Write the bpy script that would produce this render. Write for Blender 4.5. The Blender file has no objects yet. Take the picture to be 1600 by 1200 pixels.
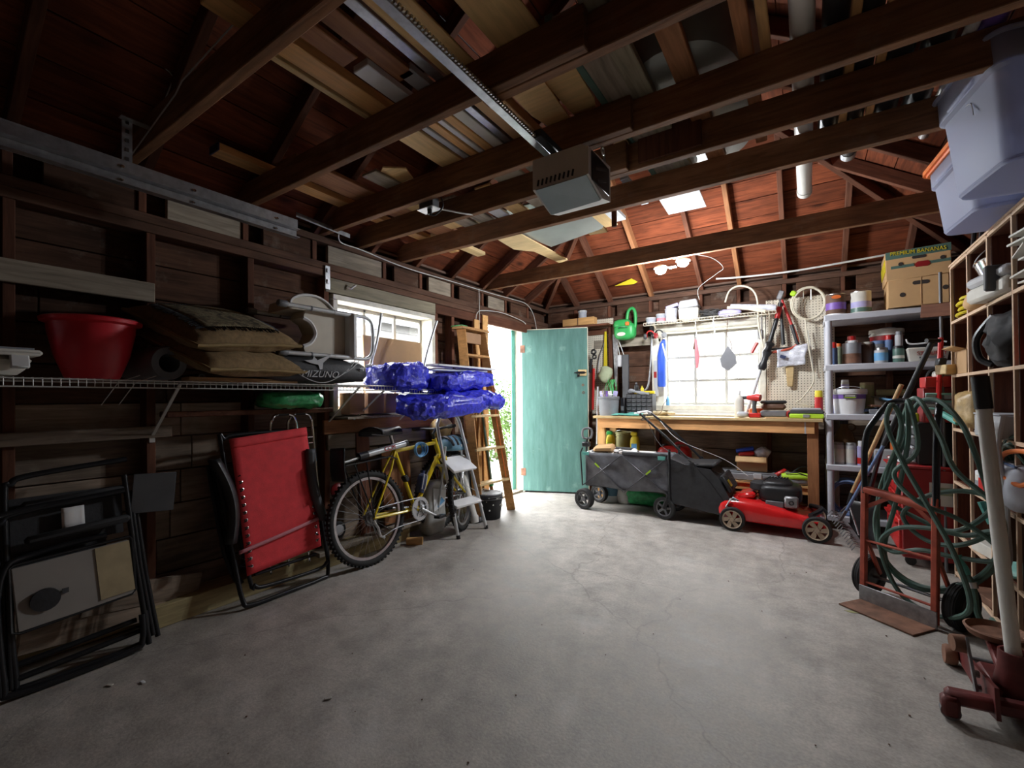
import bpy, bmesh, math, random
from mathutils import Vector, Matrix, Euler
S = bpy.context.scene
COL = S.collection
PI = math.pi
R = math.radians
# ---------------------------------------------------------------- camera
cam_d = bpy.data.cameras.new('camera'); cam = bpy.data.objects.new('camera', cam_d); COL.objects.link(cam)
yaw, pit, rol = R(33.4), R(.5), R(.49)
fw = Vector((-math.sin(yaw)*math.cos(pit), math.cos(yaw)*math.cos(pit), math.sin(pit)))
r0 = Vector((math.cos(yaw), math.sin(yaw), 0)); u0 = r0.cross(fw)
rt = math.cos(rol)*r0 - math.sin(rol)*u0; up = math.sin(rol)*r0 + math.cos(rol)*u0
mx = Matrix((rt, up, -fw)).transposed().to_4x4(); mx.translation = (0, 0, 1.15)
cam.matrix_world = mx
cam_d.sensor_width = 36; cam_d.lens = 36*700/1600; cam_d.shift_y = .01; cam_d.clip_start = .02
S.camera = cam
# ---------------------------------------------------------------- sky, sun side and exposure
W = bpy.data.worlds.new('World'); S.world = W; W.use_nodes = True
bg = W.node_tree.nodes['Background']; bg.inputs[0].default_value = (.97, .985, 1, 1); bg.inputs[1].default_value = 18.0
def portal(loc, rot, sx, sy):
    l = bpy.data.lights.new('portal', 'AREA'); l.shape = 'RECTANGLE'; l.size = sx; l.size_y = sy; l.cycles.is_portal = True
    o = bpy.data.objects.new('portal', l); COL.objects.link(o); o.location = loc; o.rotation_euler = rot
portal((-3.06, 4.27, 1.0), (0, R(-90), 0), 2.0, .8)
portal((-3.06, 2.52, 1.5), (0, R(-90), 0), .8, .95)
portal((-.88, 5.42, 1.49), (R(-90), 0, 0), .95, .8)
V = S.view_settings
S.display_settings.display_device = 'sRGB'
V.view_transform = 'Standard'; V.look = 'None'; V.gamma = 1; V.use_curve_mapping = False; V.exposure = .32
LED_W = 40.0
S.cycles.max_bounces = 7; S.cycles.glossy_bounces = 2; S.cycles.transmission_bounces = 4; S.cycles.transparent_max_bounces = 6; S.cycles.caustics_reflective = False; S.cycles.caustics_refractive = False
# ---------------------------------------------------------------- materials
MATS = {}
def nodes_of(name):
    m = bpy.data.materials.new(name); m.use_nodes = True
    t = m.node_tree; return m, t, t.nodes['Principled BSDF']
def N(t, k, **kw):
    n = t.nodes.new(k)
    for a, v in kw.items(): setattr(n, a, v)
    return n
def L(t, a, b): t.links.new(a, b)
def ramp(t, fac, stops):
    n = N(t, 'ShaderNodeValToRGB'); e = n.color_ramp.elements
    while len(e) < len(stops): e.new(.5)
    for i, (p, c) in enumerate(stops): e[i].position = p; e[i].color = (*c, 1) if len(c) == 3 else c
    L(t, fac, n.inputs[0]); return n.outputs[0]
def noise(t, vec, scale, detail=4, rough=.55, dist=0):
    n = N(t, 'ShaderNodeTexNoise'); n.inputs['Scale'].default_value = scale; n.inputs['Detail'].default_value = detail
    n.inputs['Roughness'].default_value = rough; n.inputs['Distortion'].default_value = dist
    if vec is not None: L(t, vec, n.inputs['Vector'])
    return n.outputs['Fac']
def mixc(t, fac, a, b, mode='MIX'):
    n = N(t, 'ShaderNodeMix', data_type='RGBA', blend_type=mode)
    for s, v in ((n.inputs['Factor'], fac), (n.inputs[6], a), (n.inputs[7], b)):
        if isinstance(v, (int, float)): s.default_value = v
        elif isinstance(v, tuple): s.default_value = (*v, 1)
        else: L(t, v, s)
    return n.outputs[2]
def bump(t, b, h, strength=.3, dist=.01):
    n = N(t, 'ShaderNodeBump'); n.inputs['Strength'].default_value = strength; n.inputs['Distance'].default_value = dist
    L(t, h, n.inputs['Height']); L(t, n.outputs[0], b.inputs['Normal'])
def mat(name, c, rough=.55, metal=0, var=.18, scale=9, bmp=0, bscale=60, trans=0, sub=0, coat=0, spec=.5):
    if name in MATS: return MATS[name]
    m, t, b = nodes_of(name); MATS[name] = m
    co = N(t, 'ShaderNodeTexCoord').outputs['Object']
    f = noise(t, co, scale, 5)
    lo = tuple(x*(1-var) for x in c); hi = tuple(min(1, x*(1+var)) for x in c)
    L(t, ramp(t, f, [(.3, lo), (.7, hi)]), b.inputs['Base Color'])
    b.inputs['Roughness'].default_value = rough; b.inputs['Metallic'].default_value = metal
    b.inputs['Specular IOR Level'].default_value = spec
    if trans: b.inputs['Transmission Weight'].default_value = trans; b.inputs['IOR'].default_value = 1.15
    if coat: b.inputs['Coat Weight'].default_value = coat
    if bmp: bump(t, b, noise(t, co, bscale, 3), bmp, .005)
    return m
def wood(name, c, dark=.5, rough=.7, knots=0, var=.25, gs=1.0, white=0):
    if name in MATS: return MATS[name]
    m, t, b = nodes_of(name); MATS[name] = m
    co = N(t, 'ShaderNodeTexCoord').outputs['Object']; oi = N(t, 'ShaderNodeObjectInfo').outputs['Random']
    ml = N(t, 'ShaderNodeMath', operation='MULTIPLY'); ml.inputs[1].default_value = 37.3; L(t, oi, ml.inputs[0])
    ad = N(t, 'ShaderNodeVectorMath', operation='ADD'); L(t, co, ad.inputs[0]); L(t, ml.outputs[0], ad.inputs[1])
    mp = N(t, 'ShaderNodeMapping'); mp.inputs['Scale'].default_value = (1.2*gs, 14*gs, 14*gs); L(t, ad.outputs[0], mp.inputs['Vector'])
    g = noise(t, mp.outputs[0], 3.0, 6, .6, .6)
    d = tuple(x*dark for x in c)
    col = ramp(t, g, [(.3, d), (.62, c)])
    big = noise(t, ad.outputs[0], 2.2, 3)
    col = mixc(t, 1.0, col, ramp(t, big, [(.3, (1-var,)*3), (.7, (1+var,)*3)]), 'MULTIPLY')
    col = mixc(t, 1.0, col, ramp(t, oi, [(0, (1-var, 1-var, 1-var)), (1, (1+var*.7, 1+var*.6, 1+var*.5))]), 'MULTIPLY')
    if white:
        wf = ramp(t, noise(t, ad.outputs[0], 5, 6, .7), [(.55, (0, 0, 0)), (.75, (white,)*3)])
        col = mixc(t, wf, col, (.45, .42, .36))
    if knots:
        mk = N(t, 'ShaderNodeMapping'); mk.inputs['Scale'].default_value = (2.2, 5, 5); L(t, ad.outputs[0], mk.inputs['Vector'])
        vo = N(t, 'ShaderNodeTexVoronoi'); vo.inputs['Scale'].default_value = 1.0; L(t, mk.outputs[0], vo.inputs['Vector'])
        kf = ramp(t, vo.outputs['Distance'], [(.05, (knots,)*3), (.2, (0, 0, 0))])
        col = mixc(t, kf, col, tuple(x*.14 for x in c))
    L(t, col, b.inputs['Base Color']); b.inputs['Roughness'].default_value = rough; b.inputs['Specular IOR Level'].default_value = .22
    bump(t, b, g, .35, .004)
    return m
def emit(name, c, s):
    m, t, b = nodes_of(name); MATS[name] = m
    b.inputs['Base Color'].default_value = (*c, 1); b.inputs['Emission Color'].default_value = (*c, 1); b.inputs['Emission Strength'].default_value = s
    return m
# dark old fir, weathered boards, fresh lumber
wood('roof_board', (.235, .062, .025), .42, .8, .9, .3)
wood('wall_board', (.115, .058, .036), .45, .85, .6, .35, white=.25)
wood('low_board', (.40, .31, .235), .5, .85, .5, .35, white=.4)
wood('stud_wood', (.16, .065, .038), .55, .8, .3, .25)
wood('joist_wood', (.27, .135, .068), .5, .8, .4, .25, white=.2)
wood('plate_wood', (.135, .072, .048), .5, .8, .3, .25)
wood('weathered', (.36, .31, .245), .55, .85, .3, .2)
wood('pine', (.78, .45, .18), .7, .55, .5, .15)
wood('pale_pine', (.72, .53, .27), .75, .55, .4, .15)
wood('ply', (.80, .54, .24), .75, .6, .2, .15)
wood('red_fir', (.42, .19, .085), .6, .6, .5, .2)
wood('bench_wood', (.88, .47, .20), .65, .5, .5, .15)
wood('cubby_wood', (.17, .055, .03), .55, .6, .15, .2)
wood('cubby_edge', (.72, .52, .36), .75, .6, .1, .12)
wood('ladder_wood', (.52, .27, .10), .65, .5, .2, .12)
wood('treated', (.52, .43, .23), .6, .8, .4, .25)
wood('handle_wood', (.55, .36, .18), .7, .5, 0, .1)
wood('moss_wood', (.33, .30, .22), .6, .8, .2, .2)
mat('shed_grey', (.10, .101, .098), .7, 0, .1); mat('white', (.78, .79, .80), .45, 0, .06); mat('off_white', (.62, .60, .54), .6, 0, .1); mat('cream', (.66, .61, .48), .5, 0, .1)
mat('sash_shaded', (.36, .355, .33), .6, 0, .15, 12); mat('win_paint', (.70, .68, .58), .6, 0, .18, 12)  # muntin grey has the backlit shade put into its colour
mat('black', (.014, .014, .016), .42, 0, .2); mat('black_matte', (.02, .02, .022), .75, 0, .25); mat('rubber', (.018, .018, .018), .8, 0, .3, 20, .2, 90)
mat('black_fabric', (.03, .031, .035), .6, 0, .3, 14, .3, 60); mat('black_metal', (.02, .021, .024), .3, .3, .2)
mat('dark_grey', (.07, .072, .078), .55, 0, .15); mat('grey', (.25, .26, .28), .5, 0, .12); mat('mid_grey', (.16, .165, .18), .5, 0, .12)
mat('light_grey', (.46, .47, .49), .5, 0, .08); mat('shelf_grey', (.50, .51, .56), .5, 0, .06)
mat('steel', (.62, .63, .65), .3, 1, .12, 20); mat('galv', (.50, .52, .55), .38, .9, .2, 30); mat('alu', (.60, .62, .64), .35, .45, .08)
mat('chrome', (.8, .8, .82), .12, 1, .05); mat('dull_steel', (.3, .3, .31), .5, .8, .3, 25)
mat('red', (.52, .022, .02), .4, 0, .12); mat('deep_red', (.30, .016, .018), .4, 0, .15); mat('red_fabric', (.80, .052, .064), .8, 0, .1, 20, .25, 350)
mat('pot_red', (.62, .02, .035), .38, 0, .08); mat('rust_red', (.42, .075, .04), .55, .1, .3, 14, .15, 60); mat('jack_red', (.13, .022, .02), .5, .2, .45, 12)
mat('rust', (.22, .11, .07), .75, .3, .5, 10, .3, 50); mat('pink', (.62, .22, .26), .7); mat('orange', (.75, .16, .03), .5); mat('hot_orange', (.8, .2, .04), .45)
mat('yellow', (.72, .58, .03), .4, 0, .08); mat('bike_yellow', (.76, .56, .01), .28, 0, .06, coat=.5); mat('lime', (.45, .72, .04), .5, 0, .1)
mat('green', (.03, .33, .08), .4, 0, .1); mat('plastic_green', (.04, .36, .12), .3, 0, .35, 30, .6, 45); mat('hose_green', (.09, .17, .14), .42, 0, .14)
mat('teal', (.12, .42, .36), .6, 0, .12); mat('pale_teal', (.25, .55, .48), .5); mat('blue', (.03, .10, .62), .5, 0, .12); mat('tarp_blue', (.055, .065, .72), .24, 0, .4, 30, 1.0, 45)
mat('slate_blue', (.12, .19, .36), .6); mat('light_blue', (.16, .42, .72), .5); mat('purple', (.20, .10, .42), .5); mat('lilac', (.45, .42, .70), .6)
mat('cardboard', (.47, .29, .145), .8, 0, .1, 6); mat('box_card', (.58, .36, .17), .75, 0, .08, 5); mat('brown_card', (.36, .205, .11), .8, 0, .12, 6)
mat('hardboard', (.50, .44, .33), .7, 0, .06); mat('hole', (.04, .03, .025), .9, 0, .1); mat('paper', (.80, .80, .80), .7, 0, .04)
mat('pvc', (.78, .77, .72), .4, 0, .06); mat('clear', (.72, .77, .92), .22, 0, .03, trans=.55); mat('clear_dull', (.62, .66, .74), .35, 0, .08, trans=.45)
mat('tan', (.42, .34, .2), .7); mat('leaf_grey', (.33, .31, .29), .25, 0, .06); mat('beige', (.62, .56, .46), .5, 0, .06); mat('brown', (.13, .07, .045), .7); mat('concrete_bag', (.45, .45, .43), .8, 0, .2, 8, .3, 20)
mat('drum', (.27, .28, .255), .35, .2, .15, 4); mat('tan_bag', (.40, .27, .11), .4, 0, .3, 18, .6, 30); mat('bag_clear', (.55, .56, .62), .25, 0, .3, 25, .8, 30)
mat('wheel_tan', (.46, .36, .26), .55, 0, .08); mat('wagon_fabric', (.12, .123, .138), .5, 0, .35, 14, .4, 40); mat('rope_tan', (.24, .16, .06), .8); mat('brace_grey', (.10, .10, .11), .3, .5); mat('feed_cloth', (.55, .58, .66), .7); mat('mower_red', (.68, .018, .02), .22, 0, .08, coat=.5); mat('gravel', (.42, .41, .39), .9, 0, .15)
mat('chenille', (.235, .155, .072), .92, 0, .25, 40, .5, 260); mat('jar_amber', (.24, .14, .07), .2, 0, .1, trans=.4); mat('wire', (.60, .60, .58), .5); mat('wire_dark', (.05, .05, .05), .6)
mat('shelf_wire', (.62, .62, .60), .4, .2, .05); mat('opener_grey', (.72, .71, .68), .5, 0, .06); mat('lens_grey', (.42, .54, .57), .3, 0, .05)
mat('duck_blue', (.10, .22, .30), .6, 0, .2); mat('sage', (.30, .34, .22), .6, 0, .2); mat('olive', (.34, .33, .15), .5); mat('navy', (.02, .03, .09), .5)

def concrete():
    m, t, b = nodes_of('concrete'); MATS['concrete'] = m
    co = N(t, 'ShaderNodeTexCoord').outputs['Object']
    a = noise(t, co, .9, 6, .6); c = noise(t, co, 7, 8, .7); f = noise(t, co, 90, 3)
    col = ramp(t, a, [(.3, (.30, .275, .245)), (.5, (.40, .37, .335)), (.7, (.50, .465, .425))])
    col = mixc(t, .8, col, ramp(t, c, [(.3, (.55, .55, .55)), (.7, (1.3, 1.3, 1.3))]), 'MULTIPLY')
    col = mixc(t, .6, col, ramp(t, f, [(.3, (.75, .75, .75)), (.7, (1.2, 1.2, 1.2))]), 'MULTIPLY')
    w = ramp(t, noise(t, co, 1.7, 7, .72), [(.56, (0, 0, 0)), (.74, (.55, .55, .55))])     # whitish scuffs
    col = mixc(t, w, col, (.62, .61, .60))
    vo = N(t, 'ShaderNodeTexVoronoi', feature='DISTANCE_TO_EDGE'); vo.inputs['Scale'].default_value = .55
    mpn = N(t, 'ShaderNodeVectorMath', operation='ADD'); L(t, co, mpn.inputs[0])
    nz = N(t, 'ShaderNodeTexNoise'); nz.inputs['Scale'].default_value = 3; nz.inputs['Detail'].default_value = 6; L(t, co, nz.inputs['Vector'])
    sc = N(t, 'ShaderNodeVectorMath', operation='SCALE'); sc.inputs['Scale'].default_value = .35; L(t, nz.outputs['Color'], sc.inputs[0]); L(t, sc.outputs[0], mpn.inputs[1])
    L(t, mpn.outputs[0], vo.inputs['Vector'])
    ck = ramp(t, vo.outputs['Distance'], [(.0, (.35, .35, .35)), (.003, (0, 0, 0))])
    col = mixc(t, ck, col, (.10, .095, .09))
    L(t, col, b.inputs['Base Color']); L(t, ramp(t, c, [(.3, (.5,)*3), (.7, (.75,)*3)]), b.inputs['Roughness'])
    bump(t, b, f, .25, .004)
    return m
concrete()
def door_paint():
    m, t, b = nodes_of('door_green'); MATS['door_green'] = m
    co = N(t, 'ShaderNodeTexCoord').outputs['Object']
    mp = N(t, 'ShaderNodeMapping'); mp.inputs['Scale'].default_value = (9, 9, 1.4); L(t, co, mp.inputs['Vector'])
    f = noise(t, mp.outputs[0], 2, 6, .65); g = noise(t, co, 5, 6, .65)
    col = ramp(t, f, [(.3, (.055, .14, .12)), (.6, (.085, .195, .175)), (.8, (.14, .30, .245))])
    col = mixc(t, ramp(t, g, [(.62, (0, 0, 0)), (.72, (.5, .5, .5))]), col, (.22, .36, .31))
    L(t, col, b.inputs['Base Color']); b.inputs['Roughness'].default_value = .5; bump(t, b, f, .2, .004)
door_paint()
def tapestry():
    m, t, b = nodes_of('tapestry'); MATS['tapestry'] = m
    co = N(t, 'ShaderNodeTexCoord').outputs['Object']
    f = noise(t, co, 16, 5, .7, 1.2)
    L(t, ramp(t, f, [(.36, (.03, .028, .02)), (.47, (.14, .11, .06)), (.55, (.27, .22, .13)), (.66, (.10, .12, .06))]), b.inputs['Base Color'])
    b.inputs['Roughness'].default_value = .95; bump(t, b, noise(t, co, 200), .4, .004)
tapestry()
def pegboard_mat():
    m, t, b = nodes_of('pegboard'); MATS['pegboard'] = m      # hole pattern finer than can be picked apart
    co = N(t, 'ShaderNodeTexCoord').outputs['Object']
    sc = N(t, 'ShaderNodeVectorMath', operation='SCALE'); sc.inputs['Scale'].default_value = 1/.0254; L(t, co, sc.inputs[0])
    fr = N(t, 'ShaderNodeVectorMath', operation='FRACTION'); L(t, sc.outputs[0], fr.inputs[0])
    sx = N(t, 'ShaderNodeSeparateXYZ'); L(t, fr.outputs[0], sx.inputs[0])
    cb = N(t, 'ShaderNodeCombineXYZ'); L(t, sx.outputs[0], cb.inputs[0]); L(t, sx.outputs[2], cb.inputs[1])
    ds = N(t, 'ShaderNodeVectorMath', operation='DISTANCE'); L(t, cb.outputs[0], ds.inputs[0]); ds.inputs[1].default_value = (.5, .5, 0)
    h = ramp(t, ds.outputs['Value'], [(.15, (1, 1, 1)), (.19, (0, 0, 0))])
    base = ramp(t, noise(t, co, 6), [(.3, (.62, .56, .45)), (.7, (.74, .68, .56))])
    L(t, mixc(t, h, base, (.06, .045, .03)), b.inputs['Base Color']); b.inputs['Roughness'].default_value = .7
pegboard_mat()
def glass():
    m, t, b = nodes_of('glass'); MATS['glass'] = m
    mix = N(t, 'ShaderNodeMixShader'); tr = N(t, 'ShaderNodeBsdfTransparent'); gl = N(t, 'ShaderNodeBsdfGlossy')
    gl.inputs['Roughness'].default_value = .05; mix.inputs[0].default_value = .06
    L(t, tr.outputs[0], mix.inputs[1]); L(t, gl.outputs[0], mix.inputs[2]); L(t, mix.outputs[0], t.nodes['Material Output'].inputs[0])
glass()
def clear_plastic(name, c, a):
    m, t, b = nodes_of(name); MATS[name] = m       # cloudy translucent plastic
    mix = N(t, 'ShaderNodeMixShader'); tr = N(t, 'ShaderNodeBsdfTransparent'); tr.inputs[0].default_value = (*c, 1)
    add = N(t, 'ShaderNodeMixShader'); add.inputs[0].default_value = .45; tl = N(t, 'ShaderNodeBsdfTranslucent'); tl.inputs[0].default_value = (*c, 1)
    b.inputs['Base Color'].default_value = (*c, 1); b.inputs['Roughness'].default_value = .5
    L(t, b.outputs[0], add.inputs[1]); L(t, tl.outputs[0], add.inputs[2])
    mix.inputs[0].default_value = a; L(t, tr.outputs[0], mix.inputs[1]); L(t, add.outputs[0], mix.inputs[2]); L(t, mix.outputs[0], t.nodes['Material Output'].inputs[0])
clear_plastic('bin_plastic', (.76, .79, .90), .50)
# ---------------------------------------------------------------- mesh helpers
def frame(d, upv=(0, 0, 1)):
    d = Vector(d).normalized(); u = Vector(upv)
    if abs(d.dot(u)) > .98: u = Vector((1, 0, 0)) if abs(d.x) < .9 else Vector((0, 1, 0))
    s = u.cross(d).normalized(); return d, s, d.cross(s).normalized()
def smooth_path(pts, k=6, closed=False):
    P_ = [Vector(p) for p in pts]; n = len(P_); out = []
    for i in range(n if closed else n-1):
        if closed: a, b, c, d = P_[i-1], P_[i], P_[(i+1) % n], P_[(i+2) % n]
        else: a, b, c, d = P_[max(0, i-1)], P_[i], P_[i+1], P_[min(n-1, i+2)]
        for j in range(k):
            t = j/k
            out.append(.5*((2*b)+(c-a)*t+(2*a-5*b+4*c-d)*t*t+(3*b-a-3*c+d)*t**3))
    if not closed: out.append(P_[-1])
    return out
class MB:
    def __init__(s): s.v = []; s.f = []
    def add(s, vs, fs, m=None):
        o = len(s.v); s.v += [tuple(m @ Vector(p)) if m else tuple(p) for p in vs]; s.f += [tuple(i+o for i in f) for f in fs]; return s
    def box(s, c, d, rot=None, ch=.0, taper=1.0, ty=None):
        x, y, z = (k/2 for k in d); m = Matrix.Translation(c)
        if rot is not None: m = m @ (rot if isinstance(rot, Matrix) else Euler([R(a) for a in rot]).to_matrix().to_4x4())
        ty = taper if ty is None else ty
        if ch <= 0:
            vs = [(-x, -y, -z), (x, -y, -z), (x, y, -z), (-x, y, -z)] + [(-x*taper, -y*ty, z), (x*taper, -y*ty, z), (x*taper, y*ty, z), (-x*taper, y*ty, z)]
            return s.add(vs, [(3, 2, 1, 0), (4, 5, 6, 7), (0, 1, 5, 4), (1, 2, 6, 5), (2, 3, 7, 6), (3, 0, 4, 7)], m)
        ch = min(ch, x*.9, y*.9, z*.9); bm = bmesh.new()
        for i in (-1, 1):
            for j in (-1, 1):
                for k in (-1, 1):
                    tx, tyy = (taper, ty) if k > 0 else (1, 1)
                    bm.verts.new(((x*tx-ch)*i, (y*tyy-ch)*j, z*k)); bm.verts.new(((x*tx-ch)*i, y*tyy*j, (z-ch)*k)); bm.verts.new((x*tx*i, (y*tyy-ch)*j, (z-ch)*k))
        bmesh.ops.convex_hull(bm, input=bm.verts); bmesh.ops.dissolve_limit(bm, angle_limit=.01, verts=bm.verts, edges=bm.edges)
        bm.verts.index_update(); s.add([v.co.copy() for v in bm.verts], [[v.index for v in f.verts] for f in bm.faces], m); bm.free(); return s
    def bar(s, p, q, w, h, upv=(0, 0, 1), ch=0):
        p, q = Vector(p), Vector(q); d, sd, u = frame(q-p, upv)
        m = Matrix((d, sd, u)).transposed().to_4x4(); return s.box((p+q)/2, ((q-p).length, w, h), Matrix.Translation((0, 0, 0)) @ m, ch)
    def tube(s, pts, r, n=8, closed=False, caps=True, smooth=0):
        if smooth: pts = smooth_path(pts, smooth, closed)
        P_ = [Vector(p) for p in pts]; k = len(P_); o = len(s.v)
        rs = r if isinstance(r, (list, tuple)) else [r]*k
        prev = None
        for i, p in enumerate(P_):
            a = P_[i-1] if (i or closed) else p; b = P_[(i+1) % k] if (i < k-1 or closed) else p
            d = (b-a)
            if d.length < 1e-9: d = Vector((0, 0, 1))
            d.normalize()
            if prev is None: _, sd, u = frame(d)
            else:
                u = prev - d*prev.dot(d)
                if u.length < 1e-6: _, sd, u = frame(d)
                u.normalize(); sd = u.cross(d)
            prev = u
            for j in range(n):
                t = 2*PI*j/n; s.v.append(tuple(p + (sd*math.cos(t)+u*math.sin(t))*rs[i % len(rs)]))
        for i in range(k if closed else k-1):
            for j in range(n):
                a = o+i*n+j; b = o+i*n+(j+1) % n; c = o+((i+1) % k)*n+(j+1) % n; d = o+((i+1) % k)*n+j
                s.f.append((a, b, c, d))
        if caps and not closed:
            s.f.append(tuple(o+j for j in range(n))[::-1]); s.f.append(tuple(o+(k-1)*n+j for j in range(n)))
        return s
    def cyl(s, p, q, r, n=12, r2=None): return s.tube([p, q], [r, r if r2 is None else r2], n)
    def lathe(s, prof, n=20, c=(0, 0, 0), axis=(0, 0, 1), sx=1, sy=1):
        d, sd, u = frame(axis); o = len(s.v); c = Vector(c); k = len(prof)
        if abs(d.z) > .99: sd, u = Vector((1, 0, 0)), Vector((0, 1, 0))
        for (r, z) in prof:
            for j in range(n):
                t = 2*PI*j/n; s.v.append(tuple(c + d*z + sd*(r*math.cos(t)*sx) + u*(r*math.sin(t)*sy)))
        for i in range(k-1):
            for j in range(n): s.f.append((o+i*n+j, o+i*n+(j+1) % n, o+(i+1)*n+(j+1) % n, o+(i+1)*n+j))
        if prof[0] == prof[-1]: return s
        if prof[0][0] > 1e-4: s.f.append(tuple(o+j for j in range(n))[::-1])
        if prof[-1][0] > 1e-4: s.f.append(tuple(o+(k-1)*n+j for j in range(n)))
        return s
    def prism(s, poly, h, m=None):              # polygon in local XY pushed along +Z by h
        n = len(poly); m = m or Matrix()
        s.add([(p[0], p[1], 0) for p in poly]+[(p[0], p[1], h) for p in poly], [tuple(range(n))[::-1], tuple(range(n, 2*n))]+[(i, (i+1) % n, n+(i+1) % n, n+i) for i in range(n)], m); return s
    def ball(s, c, r, n=12, k=8, sc=(1, 1, 1)):
        o = len(s.v); c = Vector(c)
        for i in range(k+1):
            a = PI*i/k
            for j in range(n):
                t = 2*PI*j/n; s.v.append((c.x+r*sc[0]*math.sin(a)*math.cos(t), c.y+r*sc[1]*math.sin(a)*math.sin(t), c.z-r*sc[2]*math.cos(a)))
        for i in range(k):
            for j in range(n): s.f.append((o+i*n+j, o+i*n+(j+1) % n, o+(i+1)*n+(j+1) % n, o+(i+1)*n+j))
        return s
    def torus(s, c, Rr, r, axis=(0, 0, 1), n=28, k=8, a0=0, a1=2*PI, sq=1):
        d, sd, u = frame(axis); c = Vector(c); full = abs(a1-a0-2*PI) < 1e-6
        m = n if full else n+1
        return s.tube([c+(sd*math.cos(a0+(a1-a0)*i/n)+u*math.sin(a0+(a1-a0)*i/n)*sq)*Rr for i in range(m)], r, k, closed=full)
    def grid(s, f, nu, nv, closeu=False):
        o = len(s.v)
        for i in range(nu+1):
            for j in range(nv+1): s.v.append(tuple(f(i/nu, j/nv)))
        for i in range(nu):
            for j in range(nv): a = o+i*(nv+1)+j; s.f.append((a, a+nv+1, a+nv+2, a+1))
        return s
    def noise(s, amp, freq, seed=0):
        from mathutils import noise as nz
        o = Vector((seed*7.1, seed*3.3, seed*1.7))
        for i, p in enumerate(s.v):
            q = Vector(p); d = nz.noise_vector(q*freq+o)*amp + nz.noise_vector(q*freq*2.7+o)*amp*.45
            s.v[i] = tuple(q+d)
        return s
    def mesh(s, name, mname, sm=None):
        me = bpy.data.meshes.new(name); me.from_pydata(s.v, [], s.f)
        me.materials.append(MATS[mname]); bm = bmesh.new(); bm.from_mesh(me); bmesh.ops.recalc_face_normals(bm, faces=bm.faces)
        if sm is not None:
            for f in bm.faces: f.smooth = True
            for e in bm.edges:
                if len(e.link_faces) == 2 and e.calc_face_angle(0) > R(sm): e.smooth = False
        bm.to_mesh(me); bm.free(); return me
    def build(s, name, mname, parent=None, sm=40, loc=None, rz=0, sol=0, sub=0, rot=None):
        o = bpy.data.objects.new(name, s.mesh(name, mname, sm)); COL.objects.link(o)
        if parent: o.parent = parent
        if loc is not None: o.location = loc
        o.rotation_euler = rot if rot is not None else (0, 0, rz)
        if sol: md = o.modifiers.new('s', 'SOLIDIFY'); md.thickness = sol; md.offset = 0
        if sub: md = o.modifiers.new('d', 'SUBSURF'); md.levels = md.render_levels = sub
        return o
def tag(o, label, cat, group=None, kind=None):
    if label: o['label'] = label
    if cat: o['category'] = cat
    if group: o['group'] = group
    if kind: o['kind'] = kind
    return o
def T(name, label, cat, loc=(0, 0, 0), rz=0, group=None, rot=None):
    o = bpy.data.objects.new(name, None); COL.objects.link(o); o.empty_display_size = .05
    o.location = loc; o.rotation_euler = rot if rot is not None else (0, 0, rz); return tag(o, label, cat, group)
def ST(name):
    o = bpy.data.objects.new(name, None); COL.objects.link(o); o['kind'] = 'structure'; return o
def O(name, mb, m, label, cat, loc=(0, 0, 0), rz=0, group=None, sm=40, rot=None, sol=0, sub=0):
    return tag(mb.build(name, m, None, sm, loc, rz, sol, sub, rot), label, cat, group)
PM = {}
def plank(name, parent, p, q, w, h, m, upv=(0, 0, 1), ch=.003):
    """a board from p to q, w across and h along upv, its grain along its length"""
    p, q = Vector(p), Vector(q); d, sd, u = frame(q-p, upv); ln = round((q-p).length, 3); key = (ln, w, h, m, ch)
    if key not in PM: PM[key] = MB().box((0, 0, 0), (ln, w, h), None, ch).mesh(name, m)
    o = bpy.data.objects.new(name, PM[key]); COL.objects.link(o)
    if parent: o.parent = parent
    mw = Matrix((d, sd, u)).transposed().to_4x4(); mw.translation = (p+q)/2; o.matrix_basis = mw; return o
def board(name, label, p, q, w, h, m, upv=(0, 0, 1), group=None, cat='board'):
    return tag(plank(name, None, p, q, w, h, m, upv), label, cat, group)
def text(name, s, m, parent, loc, rot, size, depth=.0008, align='CENTER', sx=1, shear=0):
    c = bpy.data.curves.new(name, 'FONT'); c.body = s; c.size = size; c.extrude = depth; c.align_x = align; c.align_y = 'CENTER'; c.shear = shear
    t = bpy.data.objects.new('t', c); COL.objects.link(t); dg = bpy.context.evaluated_depsgraph_get()
    me = bpy.data.meshes.new_from_object(t.evaluated_get(dg)); bpy.data.objects.remove(t)
    me.materials.clear(); me.materials.append(MATS[m]); o = bpy.data.objects.new(name, me); COL.objects.link(o)
    o.parent = parent; o.location = loc; o.rotation_euler = [R(a) for a in rot]; o.scale = (sx, 1, 1); return o
def copy_tree(o, parent=None):
    c = o.copy(); COL.objects.link(c); c.parent = parent
    for ch in o.children: copy_tree(ch, c)
    return c
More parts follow.
